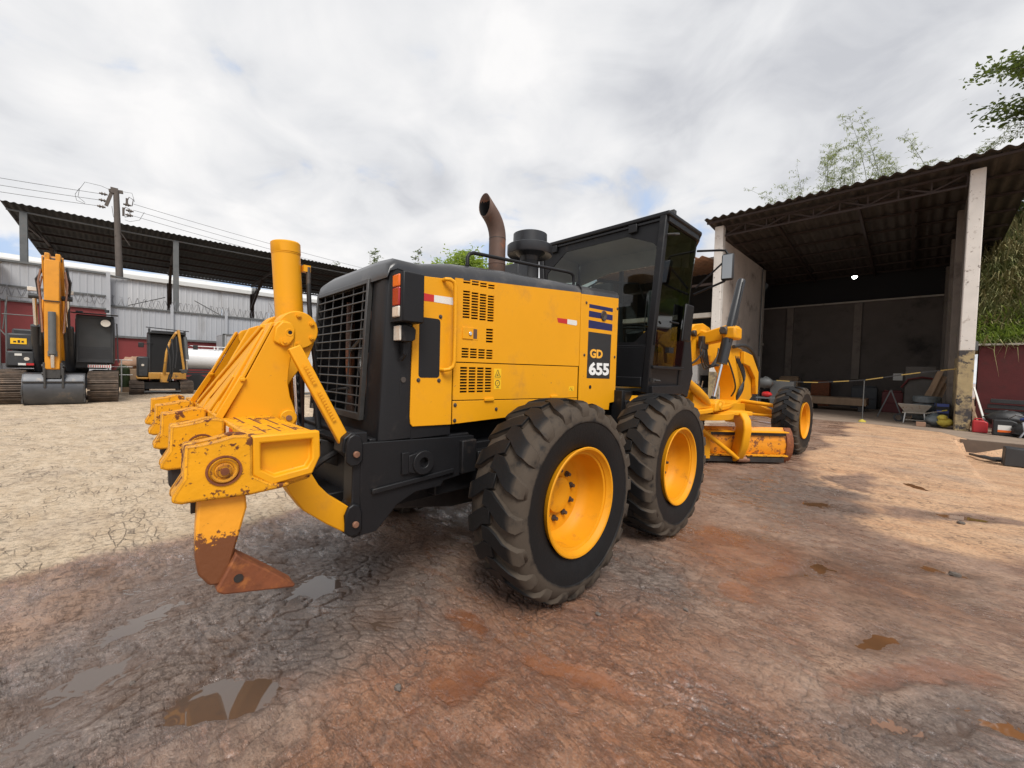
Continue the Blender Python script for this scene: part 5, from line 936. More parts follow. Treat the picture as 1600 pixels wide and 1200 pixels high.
def blades(name, fn, n, m, size, lab, cat, seed, wide=.12, droop=.5, kind='stuff', jit=1.):
    r = np.random.default_rng(seed); vs = []; fs = []
    for i in range(n):
        x, y, z = fn(r); a = r.random()*6.283; L = size*(.5+r.random()); t = (r.random()-.3)*droop*2; dx, dy = math.cos(a), math.sin(a); w = L*wide
        px, py = -dy*w, dx*w; k = len(vs)
        vs += [(x-px, y-py, z), (x+px, y+py, z), (x+dx*L*.5+px*.8, y+dy*L*.5+py*.8, z+L*.75*(1-abs(t)*.4)), (x+dx*L*.5-px*.8, y+dy*L*.5-py*.8, z+L*.75*(1-abs(t)*.4)), (x+dx*L, y+dy*L, z+L*(.8-t))]
        fs += [(k, k+1, k+2, k+3), (k+3, k+2, k+4)]
    o = MB().add(vs, fs).build(name, m, None, smooth=0); o['kind'] = kind
    if lab: o['label'] = lab; o['category'] = cat
    return o
def fh(x0, x1, y0, y1):
    def f(r): x = x0+(x1-x0)*r.random(); y = y0+(y1-y0)*r.random()**1.5; return hp_z(x, y)
    return f
def hp_z(x, y): return (x, y, hz_(x, y)-.1)
blades('hill_grass', fh(4.0, 9, 17.75, 19.2), 9000, 'grass', .42, 'bright green grass growing on top of the red wall', 'grass', 11, .035)
blades('hill_vines', fh(3.9, 13, 18.6, 30), 42000, 'dry_vine', .50, 'dry tangled vines and scrub covering the steep slope', 'scrub', 12, .028, 1.2)
blades('hill_shrubs', fh(3.9, 14, 19.5, 32), 16000, 'leaf', .20, 'green leafy scrub mixed through the steep slope', 'scrub', 13, .2, .9)
blades('hanging_roots', lambda r: (4.15+r.random()*4, 17.33, 2.74-.1*r.random()), 160, 'dry_vine', .35, 'pale dry roots hanging over the top of the red wall', 'roots', 14, .03, 2.4)
# far wooded hill seen between cab and workshop
def farw(r): v = r.random(); u = r.random(); return (-30+u*32, 27+v*50, -1+v*24*(.95-.75*u)+1.5*r.random())
blades('hill_forest', farw, 14000, 'leaf', 1.5, 'wooded green hill rising behind the workshop roofs', 'forest', 15, .3, .8)
# ------------------------------------------------------------ trees
def tree(name, label, base, H, trunk_r, crown, nleaf, leafm, leafsize, seed, lean=(0, 0), limbs=7, spread=.5, group=None, t0=.35, flat=1., bark='bark', kids=3):
    t = thing(name, label, 'tree', base, group); r = random.Random(seed); tb = MB(); tips = []
    B = Vector(base); top = B+Vector((lean[0]*H, lean[1]*H, H))
    def pt(a): return B.lerp(top, a)+Vector((math.sin(a*5+seed)*.03*H*a, math.cos(a*4+seed)*.03*H*a, 0))
    tb.tube([pt(i/8) for i in range(9)], [trunk_r*(1-.85*i/8) for i in range(9)], 8)
    for k in range(limbs):
        a = t0+(1-t0)*(k+.3)/limbs; p = pt(a); an = r.random()*6.283+k*2.4; L = H*spread*(1-.55*(a-t0)/(1-t0))*(.7+.5*r.random())
        d = Vector((math.cos(an), math.sin(an), .35+.5*r.random())).normalized(); mid = p+d*L*.5+Vector((0, 0, .05*L)); e = p+d*L
        tb.tube([p, mid, e], [trunk_r*.45*(1-a*.5), trunk_r*.25, trunk_r*.06], 6); tips += [mid.lerp(e, .4), e]
        for q in range(kids):
            s = p.lerp(e, .4+.2*q); d2 = (d+Vector((r.uniform(-1, 1), r.uniform(-1, 1), r.uniform(-.2, .6)))*.9).normalized(); e2 = s+d2*L*.45; tb.tube([s, e2], [trunk_r*.14, trunk_r*.04], 5); tips.append(e2); tips.append(s.lerp(e2, .6))
    tips.append(pt(1)); tb.build('trunk', bark, t)
    rn = np.random.default_rng(seed); vs = []; fs = []
    for i in range(nleaf):
        c = tips[rn.integers(len(tips))]; o = rn.normal(size=3)*crown; p = (c[0]+o[0], c[1]+o[1], c[2]+o[2]*.6*flat); a = rn.normal(size=3); a /= np.linalg.norm(a); b = np.cross(a, rn.normal(size=3)); b /= np.linalg.norm(b); L = leafsize*(.5+rn.random()); a[2] *= .5; k = len(vs)
        vs += [(p[0]-a[0]*L, p[1]-a[1]*L, p[2]-a[2]*L), (p[0]+b[0]*L*.4, p[1]+b[1]*L*.4, p[2]+b[2]*L*.4), (p[0]+a[0]*L, p[1]+a[1]*L, p[2]+a[2]*L), (p[0]-b[0]*L*.4, p[1]-b[1]*L*.4, p[2]-b[2]*L*.4)]; fs.append((k, k+1, k+2, k+3))
    MB().add(vs, fs).build('crown', leafm, t, smooth=0)
    return t
tree('broadleaf_tree', 'tall spreading tree on the slope above the workshop roof, top right corner', (7.3, 26, 9.5), 7.6, .11, .42, 5200, 'leaf', .13, 4, (.03, 0), 9, .52, t0=.25, flat=.6)
tree('broadleaf_tree', 'second tree whose leaves enter the right edge of the picture high up', (9.5, 25, 10.5), 7.5, .12, .5, 4200, 'leaf', .13, 9, (0, 0), 9, .5, t0=.2, flat=.6)
tree('bush', 'dark low bush at the foot of the tall tree above the roof edge', (6.1, 24.5, 8.3), 1.9, .05, .45, 2600, 'leaf', .11, 14, (0, 0), 6, .5, t0=.1)
def bamboo(base, hts, label, seed, lf=.15, arch=.22):
    t = thing('bamboo_clump', label, 'bamboo', base, 'bamboo behind the workshop roof'); r = random.Random(seed); tb = MB(); vs = []; fs = []
    for H in hts:
        an = r.random()*6.283; o = Vector((r.uniform(-.7, .7), r.uniform(-.5, .5), 0)); ar = arch*(.4+r.random()*1.4)*H
        P_ = [Vector(base)+o+Vector((math.cos(an)*ar*(i/9)**2.2, math.sin(an)*ar*(i/9)**2.2, H*(i/9)-(ar*.30)*(i/9)**3)) for i in range(10)]
        tb.tube(P_, [.026*(1-.85*i/9) for i in range(10)], 5)
        for q in range(60):
            a = .38+.62*r.random(); i = min(8, int(a*9)); p = P_[i].lerp(P_[i+1], a*9-i); th_ = r.random()*6.283; L = H*.085*(1.25-a*.6); d = Vector((math.cos(th_), math.sin(th_), r.uniform(.1, .7))); tb.tube([p, p+d*L], [.005, .003], 3)
            for w_ in range(9):
                c = p+d*L*(.25+.75*r.random()); dd = Vector((r.uniform(-1, 1), r.uniform(-1, 1), r.uniform(-.9, .3))).normalized()*lf*(.6+r.random()*.8); sd_ = dd.cross(Vector((0, 0, 1))).normalized()*lf*.15; k = len(vs); vs += [c-sd_, c+dd*.5+sd_*.6, c+dd, c+dd*.5-sd_]; fs.append((k, k+1, k+2, k+3))
    tb.build('cane', 'leaf_pale', t); MB().add([tuple(v) for v in vs], fs).build('foliage', 'leaf_pale', t, smooth=0)
bamboo((-.95, 26.8, 7.4), (6.6, 7.3, 7.9, 7.7, 6.4, 6.0, 7.4), 'feathery upright bamboo clump left of the middle above the roof', 3, arch=.08)
bamboo((-2.2, 27, 7.2), (6.9, 7.4, 7.0, 6.5, 6.3, 7.0), 'small arching bamboo clump at the left end above the roof', 5, arch=.35)
bamboo((.3, 26.6, 7.4), (6.2, 6.6, 6.0, 6.1, 5.6), 'short leafy bamboo clump between the two tall ones', 6, arch=.12, lf=.14)
bamboo((1.4, 26.8, 7.4), (7.6, 8.4, 8.0, 7.0, 7.4, 7.9), 'tall bamboo canes arching to the right above the roof', 8, arch=.38)
bamboo((2.6, 27, 8.0), (6.0, 6.6, 5.6, 6.2), 'sparse bamboo clump near the right column top', 10, arch=.4)
tree('roadside_tree', 'bushy green tree behind the hood, left of the exhaust stack', (-45, 32.5, 6), 11.0, .4, 1.2, 5200, 'leaf_bright', .33, 21, (0, .03), 9, .42, t0=.5)
tree('roadside_tree', 'green tree showing between exhaust stack and pre-cleaner', (-45, 38.5, 6), 10.5, .4, 1.2, 4200, 'leaf_bright', .33, 23, (0, 0), 8, .42, t0=.45)
tree('slender_tree', 'thin bare-stemmed tree sprouting behind the canopy roof, left of the hood', (-45, 19, 8), 7.6, .09, .22, 260, 'leaf', .16, 31, (0, .02), 6, .20, t0=.45)
tree('slender_tree', 'tall slender stem with sparse leaves right behind the hood top', (-45, 25.6, 8), 9.6, .09, .25, 300, 'leaf', .17, 33, (0, 0), 6, .10, t0=.5)
tree('slender_tree', 'faint leafless tree just above the end of the canopy roof', (-55, 18.2, 8), 7.8, .08, .25, 160, 'leaf', .15, 35, (0, 0), 6, .16, t0=.5)
# ------------------------------------------------------------ things in and around the workshop
WB = thing('wheelbarrow', 'rusty pale wheelbarrow standing at the workshop threshold', 'wheelbarrow', (2.75, 17.2, 0))
a = (2.72, 17.1)
mb = MB(); tp = [(-.42, -.30), (.42, -.27), (.42, .27), (-.42, .30)]; bt = [(-.20, -.16), (.22, -.16), (.22, .16), (-.20, .16)]
mb.add([(a[0]+x, a[1]+y, .64+(.03 if x < 0 else 0)) for x, y in tp]+[(a[0]+x, a[1]+y, .34) for x, y in bt]+[(a[0]+x*.96, a[1]+y*.96, .64) for x, y in tp]+[(a[0]+x*.95, a[1]+y*.95, .36) for x, y in bt], [(i, (i+1) % 4, 4+(i+1) % 4, 4+i) for i in range(4)]+[(8+i, 8+(i+1) % 4, 12+(i+1) % 4, 12+i) for i in range(4)]+[(4, 5, 6, 7), (12, 13, 14, 15)]+[(i, (i+1) % 4, 8+(i+1) % 4, 8+i) for i in range(4)])
mb.build('tray', 'barrow_paint', WB)
MB().tube([(a[0]-.3, a[1]-.2, .36), (a[0]+.3, a[1]-.2, .38), (a[0]+.75, a[1]-.26, .52)], .017, 8).tube([(a[0]-.3, a[1]+.2, .36), (a[0]+.3, a[1]+.2, .38), (a[0]+.75, a[1]+.26, .52)], .017, 8).build('handle', 'barrow_paint', WB)
for dx, dy in ((-.22, -.2), (.25, -.2), (.25, .2), (-.22, .2)): MB().bar((a[0]+dx, a[1]+dy, .36), (a[0]+dx*1.15, a[1]+dy*1.1, .01), .03, .03).build('leg', 'white_paint', WB)
MB().bar((a[0]-.25, a[1]-.2, .12), (a[0]+.28, a[1]-.2, .12), .02, .02).build('cross_bar', 'barrow_paint', WB)
MB().lathe([(-.03, .09), (-.03, .15), (.03, .15), (.03, .09)], 'y', (a[0]-.38, a[1], .16), 16).build('wheel', 'black_rubber', WB)
MB().tube([(a[0]+.66, a[1]-.25, .5), (a[0]+.78, a[1]-.265, .53)], .022, 8).build('grip', 'cloth_yellow', WB)
AF = thing('a_frame', 'folding grey A-frame trestle standing inside the dark workshop', 'trestle', (2.05, 18.8, 0))
for s in (-1, 1):
    for y in (18.6, 19.0): MB().bar((2.05, y, 1.12), (2.05+s*.36, y, .02), .05, .03).build('leg', 'steel_grey', AF)
    MB().bar((2.05+s*.2, 18.6, .5), (2.05+s*.2, 19.0, .5), .03, .03).build('brace', 'steel_grey', AF)
BT = thing('barrier_tape', 'black and yellow striped barrier tape sagging across the workshop opening', 'tape', (1.4, 15.6, 1.4))
tpts = [(-1.15, 1.37), (.0, 1.325), (1.43, 1.47), (2.69, 1.75), (3.58, 1.90)]
def tz(x):
    for (xa, za), (xb, zb) in zip(tpts, tpts[1:]):
        if x <= xb: return za+(zb-za)*(x-xa)/(xb-xa)
    return 1.9
x = -1.15; k = 0
while x < 3.57:
    xe = min(x+.44, 3.58); MB().add([(x, 15.6, tz(x)-.017), (xe, 15.6, tz(xe)-.017), (xe, 15.6, tz(xe)+.017), (x, 15.6, tz(x)+.017), (x, 15.606, tz(x)-.017), (xe, 15.606, tz(xe)-.017), (xe, 15.606, tz(xe)+.017), (x, 15.606, tz(x)+.017)], [(0, 1, 2, 3), (4, 7, 6, 5), (0, 4, 5, 1), (2, 6, 7, 3), (1, 5, 6, 2), (0, 3, 7, 4)]).build('tape_stripe', 'tape_yellow' if k % 2 == 0 else 'black_rubber', BT); x = xe; k += 1
TP = thing('tape_post', 'thin grey post with a small yellow foot holding up the barrier tape', 'post', (1.46, 15.56, 0))
MB().cyl((1.46, 15.56, .03), (1.46, 15.56, 1.46), .014, n=8).build('rod', 'steel_grey', TP); MB().lathe([(.0, .11), (.05, .09), (.08, .03), (.09, .015)], 'z', (1.46, 15.56, .014), 14).build('foot', 'cloth_yellow', TP)
DR = thing('wrapped_drum', 'dented dark grey tarp-wrapped drum beside the right column', 'drum', (3.0, 17.8, 0))
MB().lathe([(.02, .001), (.02, .33), (.3, .36), (.6, .34), (.90, .37), (.95, .34), (.97, .001)], 'z', (3.02, 17.8, 0), 20).build('drum_body', 'tarp', DR)
for k in range(3): MB().lathe([(.3*k+.1, .372), (.3*k+.12, .38), (.3*k+.14, .372)], 'z', (3.02, 17.8, 0), 20).build('hoop', 'dark_steel', DR)
CR = thing('parts_crate', 'black plastic crate of small parts next to the wrapped drum', 'crate', (3.42, 17.2, 0))
MB().box(3.22, 3.58, 17.0, 17.5, .015, .75).build('crate_body', 'black_rubber', CR, bevel=.03)
for z in (.2, .42, .64): MB().box(3.215, 3.22, 17.05, 17.45, z, z+.1).box(3.26, 3.54, 16.99, 17.0, z, z+.1).build('slot', 'plastic_blue', CR)
BG = thing('rag_bundle', 'grey sack with yellow rags slumped at the foot of the right column', 'bundle', (3.30, 15.9, 0))
def lump(c, s, m, nm, par, seed, n=12, sq=(1, 1, .8)):
    r = random.Random(seed); vs = []; fs = []
    for i in range(n):
        for j in range(n):
            t = math.pi*i/(n-1); p = 2*math.pi*j/n; q = s*(.82+.3*r.random()); vs.append((c[0]+sq[0]*q*math.sin(t)*math.cos(p), c[1]+sq[1]*q*math.sin(t)*math.sin(p), c[2]+sq[2]*q*math.cos(t)))
    for i in range(n-1):
        for j in range(n): fs.append((i*n+j, i*n+(j+1) % n, (i+1)*n+(j+1) % n, (i+1)*n+j))
    return MB().add(vs, fs).build(nm, m, par, smooth=60)
lump((3.22, 15.95, .24), .26, 'tarp', 'sack', BG, 1); lump((3.42, 15.72, .20), .18, 'cloth_yellow', 'rag', BG, 2); lump((3.36, 15.66, .34), .12, 'cloth_yellow', 'rag', BG, 3)
BR_ = MB().box(2.78, 3.0, 15.62, 15.8, .014, .16).build('wood_block', 'tile_roof', None, bevel=.01, loc=(2.9, 15.7, .014)); tag(BR_, 'small orange-brown block on the threshold before the rag sack', 'block')
LB = thing('leaning_boards', 'brown boards leaning on the inner right wall of the workshop', 'boards', (3.4, 18.4, 0))
for k, (x0, x1, z) in enumerate(((2.8, 3.35, 1.9), (2.95, 3.45, 1.7), (3.1, 3.5, 1.45), (2.7, 3.3, 1.6))): MB().bar((x0, 18.5+.15*k, .03), (x1, 18.55+.15*k, z), .16, .03, (0, 1, 0)).build('board', 'wood', LB)
CO = thing('old_compressor', 'pale boxy machine with a red curved guard inside the workshop by the right wall', 'machine', (2.7, 21.2, 0))
MB().box(2.4, 3.3, 20.9, 21.5, .0, 2.1).build('cabinet', 'machine_grey', CO, bevel=.03); MB().tube([(2.3, 20.85, 1.2), (2.5, 20.8, 1.55), (2.9, 20.8, 1.65), (3.2, 20.85, 1.6)], .04, 8).build('red_guard', 'dull_red', CO)
BE_ = thing('work_bench', 'grey metal bench with legs at the left side of the workshop', 'bench', (-1.6, 16.2, 0))
MB().box(-1.95, -1.25, 16.0, 16.5, .60, .66).build('bench_top', 'steel_grey', BE_, bevel=.005)
for x, y in ((-1.9, 16.05), (-1.3, 16.05), (-1.3, 16.45), (-1.9, 16.45)): MB().bar((x, y, 0), (x*.99, y, .6), .05, .05).build('leg', 'steel_grey', BE_)
rb_ = lump((-1.6, 16.2, .78), .16, 'sticker_red', 'red_toolbag', None, 6, 10, (1.2, 1, .7)); tag(rb_, 'small red bag lying on the grey metal bench', 'bag')
gb_ = MB().box(-1.75, -.9, 17.4, 17.9, .0, 1.35).build('grey_cabinet', 'steel_grey', None, bevel=.02, loc=(-1.3, 17.6, 0)); tag(gb_, 'dark grey cabinet standing behind the metal bench', 'cabinet')
mw = lump((-1.9, 17.2, 1.25), .32, 'steel_grey', 'engine_part', None, 8, 10); tag(mw, 'greasy engine part piled up by the left wall of the workshop', 'engine part')
LT = thing('low_platform', 'long low tan platform in the shade at the back of the workshop', 'platform', (0, 21.5, 0))
MB().box(-2.6, 1.2, 21.0, 22.4, .28, .62).build('deck', 'wood', LT, bevel=.02)
for x in (-2.4, -.8, 1.0): MB().box(x-.08, x+.08, 21.1, 22.3, 0, .28).build('support', 'dark_steel', LT)
rnd = random.Random(2)
for k, (x, y, w_, h_, m_, nm, lb, ct) in enumerate(((-2.3, 24.2, .9, 1.5, 'wood', 'wooden_crate', 'brown crate against the sooty back wall, leftmost', 'crate'), (-.9, 24.4, .8, 1.3, 'rust', 'oil_barrel', 'rust brown barrel shape against the back wall near the left pilaster', 'barrel'), (.9, 24.3, 1.0, 1.1, 'excavator_dark', 'engine_block', 'black engine block against the back wall right of the middle pilaster', 'engine'), (2.0, 22.6, .7, .95, 'dull_red', 'red_toolbox', 'dull red toolbox deep in the workshop behind the trestle', 'toolbox'))):
    o = MB().box(x-w_/2, x+w_/2, y-.3, y+.3, .012, h_).box(x-w_/2+.05, x+w_/2-.05, y-.25, y+.25, h_, h_+.08).box(x-w_/2-.02, x+w_/2+.02, y-.32, y+.32, h_*.45, h_*.5).build(nm, m_, None, bevel=.02, loc=(x, y, 0)); tag(o, lb, ct)
# outside right of the column
def jerry(nm, x, y, w_, h_, m_, lb, lab=None):
    t = thing(nm, lb, 'jerrycan', (x, y, .012)); mb = MB().prism([(x-w_/2, .014), (x+w_/2, .014), (x+w_/2, h_*.78), (x+w_*.25, h_*.88), (x-w_/2, h_*.88)], 'y', y-.13, y+.13); mb.build('can_body', m_, t, bevel=.03, seg=3)
    MB().tube([(x-w_*.4, y, h_*.85), (x-w_*.35, y, h_), (x+w_*.1, y, h_), (x+w_*.2, y, h_*.85)], .018, 8).build('handle', m_, t); MB().cyl((x+w_*.36, y, h_*.8), (x+w_*.40, y, h_*.92), .03, n=12).build('cap', 'black_rubber', t)
    if lab: MB().box(x-w_*.3, x+w_*.25, y-.134, y-.1315, h_*.22, h_*.6).build('paper_label', 'sticker_white', t); MB().box(x-w_*.3, x+w_*.25, y-.1350, y-.1342, h_*.22, h_*.34).build('paper_label', 'lens_orange', t)
    return t
jerry('red_jerrycan', 4.10, 15.25, .30, .42, 'jerry_red', 'red plastic jerrycan on the ground just right of the column')
jerry('black_jerrycan', 4.52, 14.85, .44, .52, 'black_rubber', 'black jerrycan with a pale paper label, right of the red jerrycan', True)
lump((4.95, 14.7, .20), .27, 'black_rubber', 'x', None, 21, 12, (1.3, 1, .8)).name = 'x'
o = bpy.data.objects['x']; o.name = 'black_bag'; tag(o, 'crumpled black bag right of the black jerrycan at the picture edge', 'bag')
o = MB().tube([(4.74, 14.35, .03), (4.82, 14.4, .2), (4.80, 14.6, .42), (5.0, 14.8, .45), (5.3, 14.8, .35)], .022, 8).tube([(4.6, 14.9, .5), (4.7, 14.8, .62), (5.0, 14.7, .55), (5.2, 14.6, .25)], .016, 8).build('grey_hose', 'razor_wire', None, loc=(4.8, 14.6, .03)); tag(o, 'pale grey hose looped over the black bag', 'hose')
o = lump((5.05, 15.1, .50), .17, 'plastic_blue', 'blue_cloth', None, 24, 10, (1.5, .8, .5)); tag(o, 'blue and white cloth bundle on top of the black pile', 'cloth')
o = lump((4.6, 15.5, .45), .34, 'black_rubber', 'dark_sack', None, 25, 12, (1.2, .8, .7)); tag(o, 'black sack slumped behind the jerrycans', 'sack')
PL = thing('plank_stack', 'stack of dark grey planks below the red retaining wall', 'planks', (5.4, 16.9, 0))
for k in range(5): MB().bar((4.2+.05*k, 16.95-.05*k, .25+.17*k), (7.5, 16.6-.05*k, .18+.17*k), .30, .12).build('plank', 'excavator_dark', PL, bevel=.01)
PS = thing('leaning_sticks', 'wooden sticks and a pale pole leaning between column and red wall', 'sticks', (4.1, 16, 0))
for p_, q_, m_ in (((4.22, 15.6, .3), (3.98, 15.9, 1.35), 'sticker_white'), ((4.05, 15.8, .2), (3.98, 16.1, .95), 'wood'), ((4.12, 15.8, .2), (3.95, 16.0, .85), 'wood'), ((4.0, 15.7, .2), (4.02, 16.0, .75), 'wood')): MB().bar(p_, q_, .05, .02).build('stick', m_, PS)
o = MB().prism([(3.92, 2.46), (3.99, 2.46), (3.99, 2.72), (3.92, 2.78)], 'y', 15.55, 15.6).build('wall_switch', 'steel_grey', None, loc=(3.95, 15.58, 2.5)); tag(o, 'small grey switch bracket on the right side of the column', 'bracket')
o = MB().prism([(4.12, -.30), (4.62, -.28), (4.58, .08), (4.14, .10)], 'y', 10.75, 11.15).build('steel_block', 'excavator_dark', None, bevel=.015, loc=(4.35, 10.9, -.3)); tag(o, 'dark brown steel block lying in the sunken yard at right', 'block')
o = MB().bar((3.72, 11.9, -.26), (3.9, 11.3, -.24), .06, .05).bar((3.85, 11.4, -.22), (4.1, 11.1, -.25), .16, .05).bar((3.95, 11.3, -.25), (4.15, 11.5, -.24), .08, .06).build('scrap_iron', 'excavator_dark', None, bevel=.01, loc=(3.9, 11.4, -.26)); tag(o, 'twisted dark scrap iron lying below the slab edge', 'scrap')
# ------------------------------------------------------------ left background: panel wall
WX = -28.
WL = thing('boundary_wall', 'long grey sheet wall with dark red base running behind the excavators', 'wall', (WX, 3, 0))
def ribbed(x, y0, y1, z0, z1, pitch=.25, d=.016):
    m = max(2, int(round((y1-y0)/pitch))); pts = []
    for i in range(m):
        a = y0+(y1-y0)*i/m; w_ = (y1-y0)/m; pts += [(a, 0), (a+w_*.12, d), (a+w_*.25, d), (a+w_*.37, 0)]
    pts.append((y1, 0)); k = len(pts); vs = [(x+w_, y, z) for z in (z0, z1) for y, w_ in pts]; return MB().add(vs, [(i, i+1, k+i+1, k+i) for i in range(k-1)])
TOPZ = 4.45; REDZ = 2.78
ys = [-3.45, -.85, 1.75, 4.4, 7.0, 9.6, 12.2, 14.8, 17.4, 20.0]
for y0, y1 in zip(ys, ys[1:]):
    Q('sheet_panel', 'grey_sheet', ribbed(WX, y0+.06, (y0+y1)/2-.01, REDZ+.06, TOPZ), WL, smooth=0); Q('sheet_panel', 'grey_sheet', ribbed(WX, (y0+y1)/2+.01, y1-.06, REDZ+.06, TOPZ), WL, smooth=0)
    Q('red_panel', 'red_panel', MB().box(WX-.08, WX-.02, y0, y1, 0, REDZ-.06), WL); Q('post', 'grey_sheet', MB().box(WX-.05, WX+.12, y1-.07, y1+.07, 0, TOPZ+.35), WL)
    Q('rail', 'steel_grey', MB().box(WX+.03, WX+.10, y0+.07, y1-.07, TOPZ-.06, TOPZ+.02).box(WX+.0, WX+.10, y0+.07, y1-.07, REDZ-.05, REDZ+.05), WL)
ys2 = [-12.8, -10.1, -7.35, -5.4, -3.45]
for y0, y1 in zip(ys2, ys2[1:]):
    Q('sheet_panel', 'grey_sheet', ribbed(WX+.3, y0+.06, y1-.06, 4.25, 6.05), WL, smooth=0); Q('lower_sheet', 'grey_sheet', ribbed(WX+.3, y0+.06, y1-.06, 0.0, 1.2), WL, smooth=0)
    Q('red_panel', 'red_panel', MB().box(WX+.22, WX+.28, y0, y1, 1.2, 4.22), WL); Q('post', 'grey_sheet', MB().box(WX+.2, WX+.42, y1-.08, y1+.08, 0, 6.15), WL); Q('rail', 'steel_grey', MB().box(WX+.3, WX+.40, y0, y1, 6.02, 6.12).box(WX+.3, WX+.38, y0, y1, 4.85, 4.93).box(WX+.31, WX+.38, y0, y1, 4.16, 4.24), WL)
Q('sheet_panel', 'grey_sheet', ribbed(WX, -3.45, -2.7, REDZ+1.6, 5.95), WL, smooth=0); Q('rail', 'steel_grey', MB().bar((WX+.35, -4.6, 6.10), (WX+.1, -2.6, 5.98), .1, .06), WL)
def razor(y0, y1, z, x, r=.24, label=''):
    mb = MB(); n = int((y1-y0)/.30*14); pts = [(x+r*.5*math.cos(i/14*6.283), y0+(y1-y0)*i/n, z+r*math.sin(i/14*6.283)+.03*math.sin(i*.7)) for i in range(n+1)]; mb.tube(pts, .011, 4, False)
    pts = [(x+r*.5*math.cos(-i/14*5.1), y0+(y1-y0)*i/n, z+r*math.sin(-i/14*5.1)) for i in range(n+1)]; mb.tube(pts, .009, 3, False)
    for q in range(int((y1-y0)/2.6)+1): mb.bar((x, y0+2.6*q, z-.4), (x, y0+2.6*q, z+.30), .03, .03)
    o = mb.build('razor_wire', 'razor_wire', None, smooth=0, loc=(x, (y0+y1)/2, z)); return tag(o, label, 'razor wire')
razor(-3.3, 20, TOPZ+.28, WX, label='coiled razor wire along the top of the low grey sheet wall')
razor(-12, -3.5, 4.62, WX+.5, .2, 'coiled razor wire across the taller grey wall at far left')
SHD = thing('white_warehouse', 'long white ribbed warehouse behind the dark canopy', 'warehouse', (-50, 10, 0))
for y0 in range(-16, 36, 4): Q('wall_sheet', 'white_sheet', ribbed(-45, y0, y0+3.97, 0, 8.55, 0.4, .02), SHD, smooth=0)
Q('eave', 'white_paint', MB().prism([(-45.6, 8.5), (-44.7, 8.5), (-44.7, 8.85), (-45.2, 9.25), (-60, 10.5), (-60, 8.5)], 'y', -16, 36), SHD)
Q('end_wall', 'white_sheet', MB().box(-60, -45.1, 36, 36.2, 0, 8.6), SHD)
# dark canopy
CN = thing('dark_canopy', 'long dark corrugated canopy roof on grey posts at upper left', 'canopy', (-35, 3, 0))
ZC = lambda x: 9.12-.008*(x+29)*(-1)
for k in range(25):
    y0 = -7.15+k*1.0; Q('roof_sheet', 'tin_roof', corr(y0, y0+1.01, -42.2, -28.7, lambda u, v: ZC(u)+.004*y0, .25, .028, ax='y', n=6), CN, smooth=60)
Q('fascia', 'steel_grey', MB().box(-29.15, -29.05, -7.0, 17.7, 8.78, 8.84), CN)
for x in (-31.5, -34, -36.5, -39, -41.8): Q('purlin', 'roof_steel', MB().box(x-.05, x+.05, -7, 17.7, 8.82, 8.95), CN)
for y in (-6.45, -.58, 5.3, 11.2, 17.2):
    Q('post', 'steel_grey', MB().box(-29.25, -29.0, y-.13, y+.13, 0, 8.78), CN, .01); Q('rear_post', 'roof_steel', MB().box(-41.4, -41.1, y+.3, y+.6, 0, 8.0), CN)
    tb_ = MB().bar((-29.2, y, 8.7), (-41.2, y+.4, 8.7), .12, .14).bar((-29.2, y, 8.3), (-34, y+.1, 8.65), .10, .12).bar((-41.2, y+.4, 6.6), (-36.5, y+.25, 8.65), .16, .20)
    if y > 4:
        for q in range(9): a_ = -41.2+q*.55; zl = 6.6+q*.23; tb_.bar((a_, y+.4, zl), (a_+.27, y+.4, 8.65), .05, .05).bar((a_+.27, y+.4, 8.65), (a_+.55, y+.4, zl+.23), .05, .05)
    Q('truss', 'roof_steel', tb_, CN)
Q('tie_rod', 'steel_grey', MB().tube([(-41.2, -5, 4.8), (-41.2, -.4, 6.8)], .03, 5).tube([(-41.2, 1.5, 6.8), (-41.2, 5.4, 4.6)], .03, 5).tube([(-41.2, 5.8, 4.6), (-41.2, 10, 7)], .03, 5), CN)
CN2 = thing('lattice_canopy', 'further dark canopy with lattice trusses seen beside the radiator grille', 'canopy', (-36, 19, 0))
for k in range(10): Q('roof_sheet', 'tin_roof', corr(18.2+k*1.2, 19.41+k*1.2, -44, -31, lambda u, v: 8.3, .25, .028, ax='y', n=5), CN2, smooth=60)
for y in (18.5, 22, 25.5, 29):
    tb_ = MB().bar((-31.2, y, 8.2), (-44, y, 8.2), .1, .1).bar((-31.2, y, 7.4), (-44, y, 6.9), .08, .08)
    for q in range(14): tb_.bar((-31.2-q*.9, y, 7.4-.035*q), (-31.65-q*.9, y, 8.2), .05, .05).bar((-31.65-q*.9, y, 8.2), (-32.1-q*.9, y, 7.37-.035*q), .05, .05)
    Q('truss', 'roof_steel', tb_, CN2); Q('post', 'roof_steel', MB().box(-31.3, -31.1, y-.1, y+.1, 0, 8.1), CN2)
